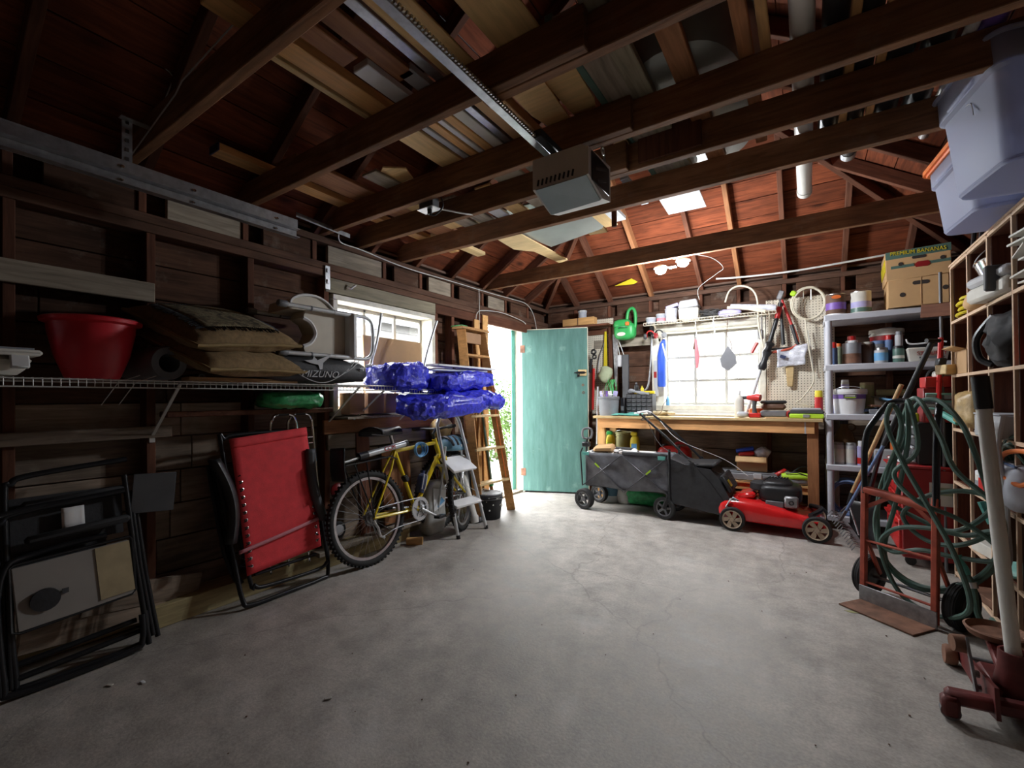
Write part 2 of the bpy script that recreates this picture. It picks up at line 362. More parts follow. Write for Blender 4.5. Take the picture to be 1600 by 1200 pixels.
# ================================================================ structure
rnd = random.Random(4)
XL, XR, YB, YF = -2.95, 1.2, 5.30, -1.0          # inner faces of the boarding
TS = .65; ZE = 2.36; XM = (XL+XR)/2; HW = (XR-XL)/2; YA = YB-HW; ZR = ZE+HW*TS
fl = MB().box(((XL+XR)/2, (YB+YF)/2, -.05), (XR-XL+.3, YB-YF+.3, .1)).build('floor', 'concrete'); fl['kind'] = 'structure'
def courses(parent, ax, base, a, b, openings, z0=.02, z1=2.34, h=.187, outward=-1):
    z = z0; k = 0
    while z < z1-.02:
        zt = min(z+h, z1); segs = [(a, b)]
        for (o0, o1, oz0, oz1) in openings:
            if oz0 < zt-.03 and oz1 > z+.03:
                segs = [s for (p, q) in segs for s in ((p, min(q, o0)), (max(p, o1), q)) if s[1]-s[0] > .02]
        for (p, q) in segs:
            cuts = [p]; x = p + rnd.uniform(1.2, 2.2)
            while x < q-.5: cuts.append(x); x += rnd.uniform(1.3, 2.4)
            cuts.append(q)
            for s, e in zip(cuts, cuts[1:]):
                c = base+outward*(.011+rnd.uniform(0, .003)); zz = (z+zt)/2
                P0, P1 = ((c, s+.002, zz), (c, e-.002, zz)) if ax == 1 else ((s+.002, c, zz), (e-.002, c, zz))
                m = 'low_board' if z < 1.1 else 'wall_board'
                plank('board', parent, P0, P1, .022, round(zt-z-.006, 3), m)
        z = zt; k += 1
wl = ST('wall_left'); wb = ST('wall_back'); wr = ST('wall_right'); wf = ST('wall_front'); ce = ST('ceiling')
WL = (1.98, 3.04, 1.04, 1.92); DL = (3.85, 4.70, -1, 2.03); WB = (-1.40, -.37, 1.05, 1.90)
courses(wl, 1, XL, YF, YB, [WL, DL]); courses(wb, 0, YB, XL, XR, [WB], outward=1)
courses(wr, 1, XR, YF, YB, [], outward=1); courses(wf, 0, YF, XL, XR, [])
# outer sheathing keeps daylight out of the board joints
def shell(name, parent, c, d): MB().box(c, d).build(name, 'brown', parent)
for (y0, y1, z0, z1) in ((YF-.05, WL[0], -.02, 2.4), (WL[0], WL[1], -.02, WL[2]), (WL[0], WL[1], WL[3], 2.4), (WL[1], DL[0], -.02, 2.4), (DL[0], DL[1], DL[3], 2.4), (DL[1], YB+.05, -.02, 2.4)):
    shell('sheathing', wl, (XL-.04, (y0+y1)/2, (z0+z1)/2), (.02, y1-y0, z1-z0))
for (x0, x1, z0, z1) in ((XL-.05, WB[0], -.02, 2.4), (WB[0], WB[1], -.02, WB[2]), (WB[0], WB[1], WB[3], 2.4), (WB[1], XR+.05, -.02, 2.4)):
    shell('sheathing', wb, ((x0+x1)/2, YB+.04, (z0+z1)/2), (x1-x0, .02, z1-z0))
shell('sheathing', wr, (XR+.04, (YB+YF)/2, 1.2), (.02, YB-YF+.1, 2.44)); shell('sheathing', wf, (XM, YF-.04, 1.9), (XR-XL, .02, 3.9))
# studs and plates of the left wall
for y in (-.6, -.1, .415, .915, 1.42, 1.94, 3.075, 3.31, 3.62):
    plank('stud', wl, (-2.905, y, .1), (-2.905, y, 2.03), .04, .09, 'stud_wood', (1, 0, 0))
plank('stud', wl, (-2.905, 3.80, .1), (-2.905, 3.80, 2.03), .04, .09, 'red_fir', (1, 0, 0))
plank('stud', wl, (-2.905, 4.76, .1), (-2.905, 4.76, 2.03), .04, .09, 'stud_wood', (1, 0, 0)); plank('stud', wl, (-2.905, 5.15, .1), (-2.905, 5.15, 2.03), .04, .09, 'stud_wood', (1, 0, 0))
for z in (2.055, 2.105): plank('plate', wl, (-2.905, YF, z), (-2.905, YB, z), .10, .048, 'plate_wood')
plank('plate', wl, (-2.90, YF, 2.286), (-2.90, YB, 2.286), .10, .045, 'plate_wood')
yy = YF
ys = [-.55, -.06, .42, .89, 1.40, 1.86, 2.48, 2.89, 3.32, 3.80, 4.24, 4.72]
for i, (s, e) in enumerate(zip(ys, ys[1:])):
    plank('blocking', wl, (-2.885, s+.10, 2.197), (-2.885, e-.03, 2.197), .03, .132, 'weathered' if i % 2 else 'wall_board')
    plank('cripple', wl, (-2.905, e-.01, 2.13), (-2.905, e-.01, 2.264), .035, .09, 'stud_wood', (1, 0, 0))
plank('header', wl, (-2.868, 1.93, 1.975), (-2.868, 3.06, 1.975), .03, .105, 'moss_wood'); plank('header', wl, (-2.868, 3.06, 1.985), (-2.868, 3.82, 1.985), .03, .085, 'stud_wood')
plank('header', wl, (-2.868, 3.82, 2.0), (-2.868, 4.78, 2.0), .03, .10, 'stud_wood')
plank('cleat', wl, (-2.845, -.4, 1.715), (-2.845, .925, 1.715), .02, .10, 'weathered')
plank('cleat', wl, (-2.845, .36, .99), (-2.845, 1.0, .99), .02, .06, 'low_board'); plank('cleat', wl, (-2.845, 1.90, .955), (-2.845, 3.1, .955), .022, .10, 'red_fir'); plank('cleat', wl, (-2.845, 1.93, .845), (-2.845, 2.9, .845), .022, .11, 'weathered')
plank('sill_timber', wl, (-2.79, .88, .055), (-2.79, 2.62, .055), .09, .11, 'treated'); plank('sill_plate', wl, (-2.905, YF, .05), (-2.905, 3.84, .05), .09, .09, 'treated')
# left window
w1 = ST('window_1')
def wbox(name, parent, y0, y1, z0, z1, x0, x1, m): MB().box(((x0+x1)/2, (y0+y1)/2, (z0+z1)/2), (x1-x0, y1-y0, z1-z0), None, .004).build(name, m, parent)
wbox('casing', w1, 1.98, 3.04, 1.875, 1.915, -3.02, -2.84, 'win_paint'); wbox('casing', w1, 1.98, 2.02, 1.05, 1.875, -3.02, -2.84, 'win_paint'); wbox('casing', w1, 3.0, 3.04, 1.05, 1.875, -3.02, -2.84, 'win_paint'); wbox('sill', w1, 1.98, 3.04, 1.03, 1.07, -3.02, -2.83, 'win_paint')
for y in (2.03, 2.36, 2.68, 2.99): wbox('muntin', w1, y-.014, y+.014, 1.07, 1.875, -3.0, -2.975, 'sash_shaded')
for z in (1.085, 1.862, ): wbox('muntin', w1, 2.03, 2.99, z-.015, z+.015, -3.0, -2.975, 'sash_shaded')
for a, b in ((2.04, 2.35), (2.37, 2.67), (2.69, 2.98)): wbox('pane', w1, a, b, 1.09, 1.86, -2.99, -2.986, 'glass')
# doorway and green door
d1 = ST('door_1')
wbox('jamb', d1, 3.84, 3.87, 0, 2.0, -3.06, -2.90, 'win_paint'); wbox('jamb', d1, 4.67, 4.70, 0, 2.0, -3.06, -2.90, 'win_paint'); wbox('jamb', d1, 3.84, 4.70, 1.985, 2.025, -3.06, -2.88, 'win_paint')
wbox('stop', d1, 4.60, 4.67, 0, 1.985, -3.05, -3.03, 'teal'); wbox('casing', d1, 3.755, 3.85, 0, 2.03, -2.852, -2.835, 'pine'); wbox('threshold', d1, 3.85, 4.69, -.01, .025, -3.07, -2.93, 'weathered')
da = math.atan2(4.95-4.67, -2.2+2.935)
dr = bpy.data.objects.new('door_leaf', None); COL.objects.link(dr); dr.parent = d1; dr.location = (-2.925, 4.665, 0); dr.rotation_euler = (0, 0, da)
MB().box((.40, 0, 1.0), (.795, .04, 1.96), None, .004).build('slab', 'door_green', dr)
MB().box((.40, .0, 1.983), (.80, .036, .008)).build('edge', 'cream', dr); MB().box((.799, 0, 1.0), (.008, .036, 1.96)).build('edge', 'cream', dr)
MB().box((.735, -.024, 1.445), (.10, .014, .075), None, .003).build('lock_block', 'pale_pine', dr)
lk = MB().box((.715, -.036, 1.447), (.10, .012, .028), None, .003); lk.cyl((.64, -.042, 1.447), (.78, -.042, 1.447), .006, 8); lk.cyl((.70, -.042, 1.447), (.70, -.06, 1.42), .005, 6); lk.box((.69, -.045, 1.41), (.03, .02, .03)); lk.build('slide_bolt', 'black_metal', dr)
MB().torus((.745, -.022, 1.21), .012, .004, (0, 1, 0), 12, 6).build('keyhole', 'rust', dr); MB().torus((.74, -.022, 1.30), .012, .004, (0, 1, 0), 12, 6).build('keyhole', 'rust', dr)
for z in (.25, 1.75): MB().box((.01, -.022, z), (.06, .004, .09)).build('hinge', 'rust', dr)
# back wall frame
for x in (-2.45, -1.94, -1.44, -.33, .15, .62, 1.0):
    plank('stud', wb, (x, 5.255, .1), (x, 5.255, 2.03), .04, .09, 'stud_wood', (0, 1, 0))
for z in (2.055, 2.105): plank('plate', wb, (XL, 5.255, z), (XR, 5.255, z), .10, .048, 'plate_wood')
plank('plate', wb, (XL, 5.25, 2.286), (XR, 5.25, 2.286), .10, .045, 'plate_wood')
xs = [-2.95, -2.45, -2.0, -1.5, -.95, -.58, -.17, .30, .75, 1.2]
for i, (s, e) in enumerate(zip(xs, xs[1:])):
    plank('blocking', wb, (s+.09, 5.235, 2.197), (e-.03, 5.235, 2.197), .03, .132, 'wall_board'); plank('cripple', wb, (e-.01, 5.255, 2.13), (e-.01, 5.255, 2.264), .035, .09, 'stud_wood', (0, 1, 0))
plank('header', wb, (-1.46, 5.225, 1.965), (-.3, 5.225, 1.965), .03, .12, 'moss_wood'); plank('nailer', wb, (-2.2, 5.2, 1.80), (-1.5, 5.2, 1.80), .02, .10, 'weathered'); plank('sill_plate', wb, (XL, 5.255, .05), (XR, 5.255, .05), .09, .09, 'treated')
w2 = ST('window_2')
def vbox(name, parent, x0, x1, z0, z1, y0, y1, m): return MB().box(((x0+x1)/2, (y0+y1)/2, (z0+z1)/2), (x1-x0, y1-y0, z1-z0), None, .004).build(name, m, parent)
vbox('casing', w2, -1.49, -1.355, 1.03, 1.93, 5.19, 5.21, 'win_paint'); vbox('casing', w2, -.405, -.345, 1.03, 1.93, 5.19, 5.21, 'win_paint'); vbox('casing', w2, -1.49, -.345, 1.885, 1.955, 5.188, 5.212, 'win_paint')
for x in (-1.37, -.395): vbox('jamb', w2, x-.012, x+.012, 1.05, 1.90, 5.2, 5.40, 'win_paint')
vbox('sill', w2, -1.49, -.345, .995, 1.055, 5.15, 5.40, 'win_paint'); vbox('ledge', w2, -1.30, -.30, .955, 1.0, 5.12, 5.2, 'off_white'); vbox('jamb', w2, -1.38, -.385, 1.875, 1.90, 5.2, 5.40, 'win_paint')
for x in (-1.35, -1.045, -.73, -.415): vbox('muntin', w2, x-.014, x+.014, 1.055, 1.875, 5.33, 5.355, 'sash_shaded')
for z in (1.072, 1.33, 1.595, 1.86): vbox('muntin', w2, -1.36, -.405, z-.013, z+.013, 5.332, 5.353, 'sash_shaded')
for a, b in ((-1.34, -1.055), (-1.035, -.74), (-.72, -.425)):
    for c, d in ((1.083, 1.32), (1.34, 1.584), (1.606, 1.85)): vbox('pane', w2, a, b, c, d, 5.341, 5.345, 'glass')
# overhead door closed behind the camera
d2 = ST('door_2')
for k in range(4): MB().box((XM, YF+.03, .27+.53*k), (2.6, .04, .52), None, .01).build('panel', 'brown', d2)
# roof: boards, rafters, hips, ridge, joists
ct, sn = 1/math.hypot(1, TS), TS/math.hypot(1, TS)
def rboard(side, u0, u1, a0, a1, b0, b1):
    """one roof board; runs u0..u1 in plan, lower edge a0..a1, upper edge b0..b1"""
    sl = (u1-u0)/ct - .006
    if side == 'L': X_, Y_, o = Vector((0, 1, 0)), Vector((ct, 0, sn)), Vector((XL+u0, 0, ZE+u0*TS))
    elif side == 'B': X_, Y_, o = Vector((1, 0, 0)), Vector((0, -ct, sn)), Vector((0, YB-u0, ZE+u0*TS))
    else: X_, Y_, o = Vector((0, -1, 0)), Vector((-ct, 0, sn)), Vector((XR-u0, 0, ZE+u0*TS)); a0, a1, b0, b1 = -a1, -a0, -b1, -b0
    Z_ = X_.cross(Y_); c = (a0+a1)/2; jit = rnd.uniform(0, .004)
    m = Matrix((X_, Y_, Z_)).transposed().to_4x4(); m.translation = o + X_*c - Z_*jit
    ob = MB().prism([(a0-c+.002, 0), (a1-c-.002, 0), (b1-c-.002, sl), (b0-c+.002, sl)], -.02).build('roof_board', 'roof_board', ce); ob.matrix_basis = m
run = .165; nC = int(HW/run)+1
for k in range(nC):
    u0, u1 = k*run, min(HW, (k+1)*run)
    for side, lo in (('L', YF), ('R', YF)):
        cuts = sorted(rnd.sample([.42, .89, 1.4, 1.86, 2.35, 2.83], 2)); pts = [lo]+cuts
        for i, p in enumerate(pts):
            if i < 2: rboard(side, u0, u1, p, pts[i+1], p, pts[i+1])
            else: rboard(side, u0, u1, p, YB-u0, p, YB-u1)
    if XR-u1 - (XL+u1) > .02:
        x = rnd.choice([-1.5, -.95, -.58, -.17]); rboard('B', u0, u1, XL+u0, x, XL+u1 if XL+u1 < x else x-.01, x); rboard('B', u0, u1, x, XR-u0, x, max(XR-u1, x+.01))
def rafter(p, q, n, m='stud_wood', w=.04, h=.09):
    n = Vector(n).normalized(); off = -n*(h/2+.004); plank('rafter', ce, Vector(p)+off, Vector(q)+off, w, h, m, n)
for y in (-.55, -.06, .42, .89, 1.40, 1.86, 2.35, 2.83, 3.30, 3.80, 4.24, 4.72):
    u = min(HW, YB-y); rafter((XL, y, ZE), (XL+u, y, ZE+u*TS), (-sn, 0, ct)); rafter((XR, y, ZE), (XR-u, y, ZE+u*TS), (sn, 0, ct))
for x in (-2.45, -2.0, -1.5, -.95, -.58, -.17, .30, .75):
    u = min(x-XL, XR-x, HW); rafter((x, YB, ZE), (x, YB-u, ZE+u*TS), (0, sn, ct), 'red_fir' if x in (-.58, -1.5) else 'stud_wood')
for x in (XL, XR): rafter((x, YB, ZE), (XM, YA, ZR), (0, .3, 1), h=.12)
plank('ridge', ce, (XM, YF, ZR-.09), (XM, YA, ZR-.09), .03, .14, 'stud_wood')
JZ = 2.38
for y, a, b, m in ((.80, XL, -.55, 'joist_wood'), (1.375, XL, -.6, 'joist_wood'), (1.90, XL, -.62, 'joist_wood'), (2.225, XL, -.75, 'joist_wood'), (2.66, XL, XR, 'joist_wood'), (3.87, XL, XR, 'joist_wood')):
    plank('joist', ce, (a, y, JZ), (b, y, JZ), .042, .14, m)
for y, a, b in ((.845, -.95, XR), (1.42, -1.05, XR), (1.943, -.98, XR), (2.27, -1.1, XR)): plank('joist', ce, (a, y, JZ), (b, y, JZ), .042, .14, 'joist_wood')
plank('brace', ce, (-.55, 2.245, 2.33), (-.55, 2.245, 2.52), .30, .02, 'stud_wood', (0, 1, 0)); plank('hanger', ce, (-1.0, 2.70, 2.22), (-1.0, 2.70, 2.43), .03, .02, 'stud_wood', (0, 1, 0))
plank('cleat', ce, (.31, 4.50, 2.93), (.31, 4.70, 2.80), .05, .03, 'weathered')
# ---------------------------------------------------------------- outside, seen through the door and windows
g = MB().box((-6, 3, -.06), (30, 30, .06)).build('ground', 'gravel'); g['kind'] = 'structure'
wood('leaf', (.06, .12, .02), .5, .7, 0, .4, 3)
def bush(name, label, c, r, n, seed, sc=(1, 1, 1)):
    q = random.Random(seed); mb = MB()
    for _ in range(n):
        d = Vector((q.gauss(0, 1), q.gauss(0, 1), q.gauss(0, 1))).normalized()*r*(.55+.45*q.random()); d = Vector((d.x*sc[0], d.y*sc[1], d.z*sc[2]))
        e = Euler((q.uniform(0, 6), q.uniform(0, 6), q.uniform(0, 6))).to_matrix().to_4x4(); e.translation = d
        mb.add([(-.03, 0, 0), (0, -.022, .006), (.07, 0, 0), (0, .022, .006)], [(0, 1, 2, 3)], e)
    t = T(name, label, 'bush', c); mb.build('foliage', 'leaf', t, None); MB().tube([(0, 0, -c[2]), (.02, 0, 0), (0, .03, r*.5)], [.03, .02, .01], 6).build('stem', 'brown', t)
bush('leafy_bush', 'light green bush outside the doorway, low and wide', (-5.0, 7.0, .4), .6, 1100, 1, (1.2, 1.2, .9)); bush('leafy_bush', 'tall pale green shrub against the garden wall outside the doorway', (-6.7, 9.0, .9), .9, 1600, 2)
gw = T('garden_wall', 'low pale stone garden wall outside the open doorway', 'wall', (-7.4, 10.9, 0), R(28))
q = random.Random(8)
for j in range(4):
    for i in range(9): MB().box((-2.2+.5*i+(.25 if j % 2 else 0), q.uniform(-.02, .02), .16+.3*j), (.47, .3, .28), None, .03).build('stone', 'off_white', gw)
hs = T('neighbour_house', 'pale clapboard house wall outside the left window', 'house', (-7.5, 5.2, 0))
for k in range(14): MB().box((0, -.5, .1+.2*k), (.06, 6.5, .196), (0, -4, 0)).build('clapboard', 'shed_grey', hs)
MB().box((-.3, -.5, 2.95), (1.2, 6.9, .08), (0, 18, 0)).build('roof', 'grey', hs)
h2 = T('added_shed', 'added dark grey plank shed wall toning down the back window', 'shed', (-1.2, 10.5, 0))  # added wall, dark and tall to hold down glare across the whole window
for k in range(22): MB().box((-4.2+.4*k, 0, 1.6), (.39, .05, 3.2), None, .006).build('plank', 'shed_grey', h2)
# roofing over the boards and soffits close the shell
for nm, q in (('roofing', [(XL-.25, YF-.1, ZE-.25*TS), (XL-.25, YB+.25, ZE-.25*TS), (XM, YA, ZR), (XM, YF-.1, ZR)]), ('roofing', [(XR+.25, YF-.1, ZE-.25*TS), (XM, YF-.1, ZR), (XM, YA, ZR), (XR+.25, YB+.25, ZE-.25*TS)]), ('roofing', [(XL-.25, YB+.25, ZE-.25*TS), (XR+.25, YB+.25, ZE-.25*TS), (XM, YA, ZR)])):
    n = len(q); MB().add([(x, y, z+.035) for x, y, z in q]+[(x, y, z+.06) for x, y, z in q], [tuple(range(n)), tuple(range(n, 2*n))]+[(i, (i+1) % n, n+(i+1) % n, n+i) for i in range(n)]).build(nm, 'dark_grey', ce, None)
MB().box((XL-.11, (YB+YF)/2, 2.36), (.34, YB-YF+.4, .02)).build('soffit', 'brown', ce); MB().box((XM, YB+.11, 2.36), (XR-XL+.4, .34, .02)).build('soffit', 'brown', ce); MB().box((XR+.11, (YB+YF)/2, 2.36), (.34, YB-YF+.4, .02)).build('soffit', 'brown', ce)
def sgn(a, e): return math.copysign(abs(a)**e, a)
def sell(mb, c, d, e=.4, n=28, k=16, rot=None):
    m = Matrix.Translation(c) @ (Euler([R(a) for a in rot]).to_matrix().to_4x4() if rot else Matrix()); vs = []; fs = []
    for i in range(k+1):
        a = -PI/2+PI*i/k
        for j in range(n):
            t = 2*PI*j/n; vs.append((d[0]/2*sgn(math.cos(a), e)*sgn(math.cos(t), e), d[1]/2*sgn(math.cos(a), e)*sgn(math.sin(t), e), d[2]/2*sgn(math.sin(a), e)))
    for i in range(k):
        for j in range(n): fs.append((i*n+j, i*n+(j+1) % n, (i+1)*n+(j+1) % n, (i+1)*n+j))
    return mb.add(vs, fs, m)
# ================================================================ left side
def wire_shelf(label, loc, rz, ln, dp, braces, m='shelf_wire', fh=.032, step=.0254):
    """top of shelf at z=0, wall edge at x=0, runs along y, front edge at x=dp"""
    t = T('wire_shelf', label, 'shelf', loc, rz)
    for x, z in ((dp, 0), (dp, -fh), (.01, 0), (dp*.5, -.004)): MB().cyl((x, 0, z-.003), (x, ln, z-.003), .0032, 6).build('rail', m, t)
    w = MB()
    for i in range(int(ln/step)+1):
        y = i*step; w.tube([(.0, y, 0), (dp, y, 0), (dp+.001, y, -fh)], .0016, 4, caps=False)
    w = w.build('cross_wires', m, t); w['kind'] = 'stuff'
    for y, zl in braces:
        b = MB().bar((dp-.03, y, -.012), (.012, y, zl+.01), .014, .006); b.box((.006, y, zl), (.008, .026, .05), None, .002); b.build('brace', m, t)
    return t
sh = wire_shelf('long white wire shelf carrying the red pot and the cushions', (-2.855, -.62, 1.245), 0, 2.86, .385, [(1.535, -.285), (2.56, -.265), (.52, -.285)])
for y in (.80, .86): MB().tube([(-.0, 0, 0), (-.05, -.06, -.03), (-.12, -.10, -.13)], .002, 5).build('hook_wire', 'shelf_wire', sh, loc=(.385, y+.62-.05, .02))
wire_shelf('short white wire shelf under the blue tarp', (-2.855, 2.26, 1.225), 0, 1.0, .385, [(-.11, -.24), (.34, -.26)])
t = T('storage_bin', 'shallow white storage tray with flared rim at the left end of the wire shelf', 'bin', (-2.62, .12, 1.25))
MB().box((0, 0, .04), (.34, .56, .075), None, .02, 1.06).build('tray', 'off_white', t); MB().box((0, 0, .085), (.40, .64, .022), None, .008).build('rim', 'off_white', t); MB().box((0, 0, .099), (.36, .60, .01)).build('lid_panel', 'clear_dull', t)
for y in (-.2, .26): MB().box((.19, y, .055), (.02, .05, .06), (0, -20, 0), .004).build('latch', 'white', t)
t = T('planter_pot', 'large red plastic pot with flared rim on the wire shelf', 'pot', (-2.63, .632, 1.25))
MB().lathe([(.088, 0), (.094, .01), (.125, .10), (.145, .20), (.148, .245), (.14, .245), (.118, .10), (.085, .012), (0, .012)], 40).build('bowl', 'pot_red', t); MB().lathe([(.147, .235), (.168, .242), (.17, .256), (.16, .262), (.146, .25)], 40).build('rim', 'pot_red', t)
O('pot_lid', MB().lathe([(0, .006), (.10, .01), (.136, .012), (.142, .004), (.14, 0), (0, 0)], 32), 'dark_grey', 'dark grey lid lying in the mouth of the red pot', 'lid', (-2.64, .66, 1.508), rot=(R(2), R(3), 0))
O('foam_roller', MB().lathe([(.045, 0), (.075, 0), (.08, .01), (.08, .30), (.075, .31), (.045, .31), (.045, 0)], 28, axis=(1, .15, 0)), 'mid_grey', 'hollow grey foam roller lying beside the red pot', 'roller', (-2.82, .83, 1.33))
t = T('dark_umbrella', 'rolled black umbrella tube with open end lying under the cushions', 'umbrella', (-2.62, 1.0, 1.268)); MB().cyl((-.2, 0, 0), (.13, 0, 0), .017, 14).build('shaft', 'black', t); MB().torus((.13, 0, 0), .013, .004, (1, 0, 0), 16, 6).build('end_ring', 'dark_grey', t)
O('shelf_board', MB().box((0, 0, 0), (.09, .55, .02), None, .002), 'cardboard', 'thin tan board lying on the wire shelf beneath the cushions', 'board', (-2.53, 1.22, 1.258))
def pillow(label, loc, rot, sx, sy, th, seed, panel):
    t = T('cushion', label, 'cushion', loc, rot=[R(a) for a in rot])
    def f(u, v, s=1):
        a, b = 2*u-1, 2*v-1; k = (1-abs(a)**3)*(1-abs(b)**3); pin = 1-.10*(1-max(0, abs(a)*abs(b))**.5)*(abs(a)**4+abs(b)**4)*.6
        return (a*sx/2*pin, b*sy/2*pin, s*th/2*max(k, 0)**.42)
    mb = MB().grid(lambda u, v: f(u, v, 1), 22, 22); mb.grid(lambda u, v: f(u, v, -1), 22, 22); mb.noise(.006, 9, seed); mb.build('cover', 'chenille', t)
    ed = [f(i/12, 0) for i in range(12)]+[f(1, i/12) for i in range(12)]+[f(1-i/12, 1) for i in range(12)]+[f(0, 1-i/12) for i in range(12)]
    rp = MB().tube(ed, .009, 6, closed=True); rp.noise(.006, 9, seed); rp.build('rope_piping', 'rope_tan', t)
    if panel:
        MB().grid(lambda u, v: (lambda p: (p[0], p[1], p[2]+.006))(f(.16+.68*u, .14+.66*v)), 14, 14).noise(.006, 9, seed).build('tapestry_panel', 'tapestry', t, sol=.004)
        fr = MB(); q = random.Random(seed)
        for e in range(4):
            for i in range(34):
                w = i/33; p = {0: (.16+.68*w, .14), 1: (.84, .14+.66*w), 2: (.16+.68*w, .80), 3: (.16, .14+.66*w)}[e]; d = {0: (0, -.055), 1: (.055, 0), 2: (0, .055), 3: (-.055, 0)}[e]
                a = f(*p); b = f(p[0]+d[0]+q.uniform(-.012, .012), p[1]+d[1]+q.uniform(-.012, .012)); fr.tube([(a[0], a[1], a[2]+.008), (b[0], b[1], b[2]+.006)], .0028, 4)
        fr = fr.build('fringe', 'black_fabric', t); fr['kind'] = 'stuff'
    return t
pillow('brown chenille cushion, lower of the two on the wire shelf', (-2.58, 1.16, 1.40), (2, 22, 18), .52, .60, .15, 3, False)
pillow('brown chenille cushion with fringed tapestry panel, upper of the two', (-2.58, 1.12, 1.525), (6, 22, 16), .52, .60, .15, 5, True)
# bath chair lying on its side
t = T('shower_chair', 'beige and white plastic shower chair with aluminium legs lying on the sports bag', 'chair', (-2.62, 1.62, 1.44))
def swing(y): return (.16*math.sin(y*3.0))
u_ = [(-.08, .20), (-.03, .175), (.0, .115), (-.03, .055), (-.08, .03)]
MB().prism([(.21, -.02), (.21, .25), (-.06, .25)]+u_+[(-.06, -.02)], .14, Matrix.Translation((-.02, 0, 0)) @ Euler((R(90), 0, R(90))).to_matrix().to_4x4()).build('seat_shell', 'beige', t)
hump = [(-.15, .245), (-.14, .30), (-.07, .335), (.02, .34), (.09, .315), (.15, .27), (.22, .25)]
MB().prism(hump, .24, Matrix.Translation((-.14, 0, 0)) @ Euler((R(90), 0, R(90))).to_matrix().to_4x4()).build('backrest', 'beige', t); MB().tube([(.105, y, z+.004) for y, z in hump], .009, 6, smooth=3).build('back_edge', 'white', t)
MB().tube([(.118, y, z) for y, z in u_], .012, 6, smooth=4).build('cutout_edge', 'white', t)
MB().box((.02, .235, .12), (.34, .055, .30), None, .02).build('seat_rim', 'white', t)
for z, x in ((.255, .16), (-.02, .16), (.25, -.18), (-.02, -.18)):
    lg = MB().cyl((x, .24, z), (x, -.20, z), .0135, 12); lg.cyl((x, .20, z), (x, .10, z), .015, 12); lo = lg.build('leg', 'alu', t)
    MB().lathe([(.016, 0), (.02, .005), (.019, .05), (.015, .055)], 14, (x, -.255, z), (0, 1, 0)).build('rubber_foot', 'mid_grey', lo); MB().cyl((x, -.05, z), (x, -.06, z), .015, 12).build('clip', 'mid_grey', lo)
MB().tube([(.16, .23, .255), (.16, .34, .255), (.16, .39, .22), (.16, .40, .12), (.16, .39, .02), (.16, .34, -.02), (.16, .23, -.02)], .0125, 10, smooth=4).build('arm_loop', 'alu', t)
# sports bag
t = T('sports_bag', 'long black sports bag with silver logo on the wire shelf', 'bag', (-2.62, 1.585, 1.25))
mb = sell(MB(), (0, 0, .085), (.36, .86, .17), .55, 36, 18); mb.noise(.014, 6, 2); mb.build('body', 'black_fabric', t)
for pts in ([(.13, -.42, .10), (.175, -.28, .14), (.185, -.05, .02), (.185, .08, .01), (.18, .22, .09), (.15, .30, .16)], [(.15, -.30, .16), (.12, -.1, .175), (.10, .2, .175)], [(.186, .13, .03), (.18, .25, .10), (.15, .33, .155)]):
    MB().tube(pts, .0028, 5, smooth=6).build('piping', 'light_grey', t)
lg = text('lettering', 'MIZUNO', 'light_grey', t, (.192, .02, .052), (90, 0, 90), .056, sx=1.1, shear=.3)
bird = [(-.10, .012), (-.045, .02), (-.035, .042), (-.015, .018), (.045, .045), (.10, .072), (.06, .035), (.022, .005), (.012, -.035), (-.005, -.038), (-.012, -.01), (-.06, -.002)]
MB().prism(bird, .002, Matrix.Translation((.186, .02, .118)) @ Euler((R(90), 0, R(90))).to_matrix().to_4x4() @ Matrix.Rotation(R(-10), 4, 'X')).build('logo_mark', 'light_grey', t)
MB().prism([(x*.35, y*.35) for x, y in bird], .002, Matrix.Translation((.176, .34, .10)) @ Euler((R(90), 0, R(98))).to_matrix().to_4x4()).build('logo_mark', 'light_grey', t)
MB().box((.06, .40, .07), (.012, .05, .10), (0, 0, -40), .003).build('side_tab', 'black_fabric', t)
# tarp bundle, folded chair frame, board
t = T('folded_tarp', 'crumpled blue tarp bundle hanging over the end of the wire shelf', 'tarp', (-2.57, 2.75, 1.23))
mb = sell(MB(), (-.02, -.38, .09), (.34, .46, .20), .5, 60, 34, (0, 0, 8)); sell(mb, (.03, .24, .075), (.36, .82, .13), .45, 70, 34, (4, 0, 0)); mb.noise(.030, 7, 3).noise(.016, 24, 9); mb.build('upper_fold', 'tarp_blue', t, 16)
mb = sell(MB(), (.10, .08, -.11), (.34, 1.04, .17), .5, 80, 36, (4, 10, 0)); sell(mb, (.13, .48, -.10), (.32, .36, .15), .7, 40, 20); mb.noise(.030, 6, 5).noise(.016, 24, 4); mb.build('lower_fold', 'tarp_blue', t, 16)
t = T('lawn_chair', 'folded lawn chair with bent aluminium tubes lying on the blue tarp', 'chair', (-2.6, 2.8, 1.40))
MB().tube([(.02, -.02, .40), (.035, -.13, .18), (.05, -.20, .02), (.07, -.19, -.012), (.10, -.1, -.015), (.11, .55, .0)], .0115, 10, smooth=5).build('frame_tube', 'alu', t); MB().tube([(-.08, -.52, .40), (-.06, -.58, .18), (-.05, -.64, .01), (-.03, -.60, -.01), (-.02, .50, .0)], .0115, 10, smooth=5).build('frame_tube', 'alu', t)
for y in (.1, .3): MB().box((.105, y, .02), (.012, .03, .035)).build('bracket', 'dark_grey', t)
O('white_sheet', MB().box((0, 0, 0), (.36, .78, .018), (0, 3, 0), .003), 'white', 'flat white board lying on top of the blue tarp', 'panel', (-2.62, 3.04, 1.43))
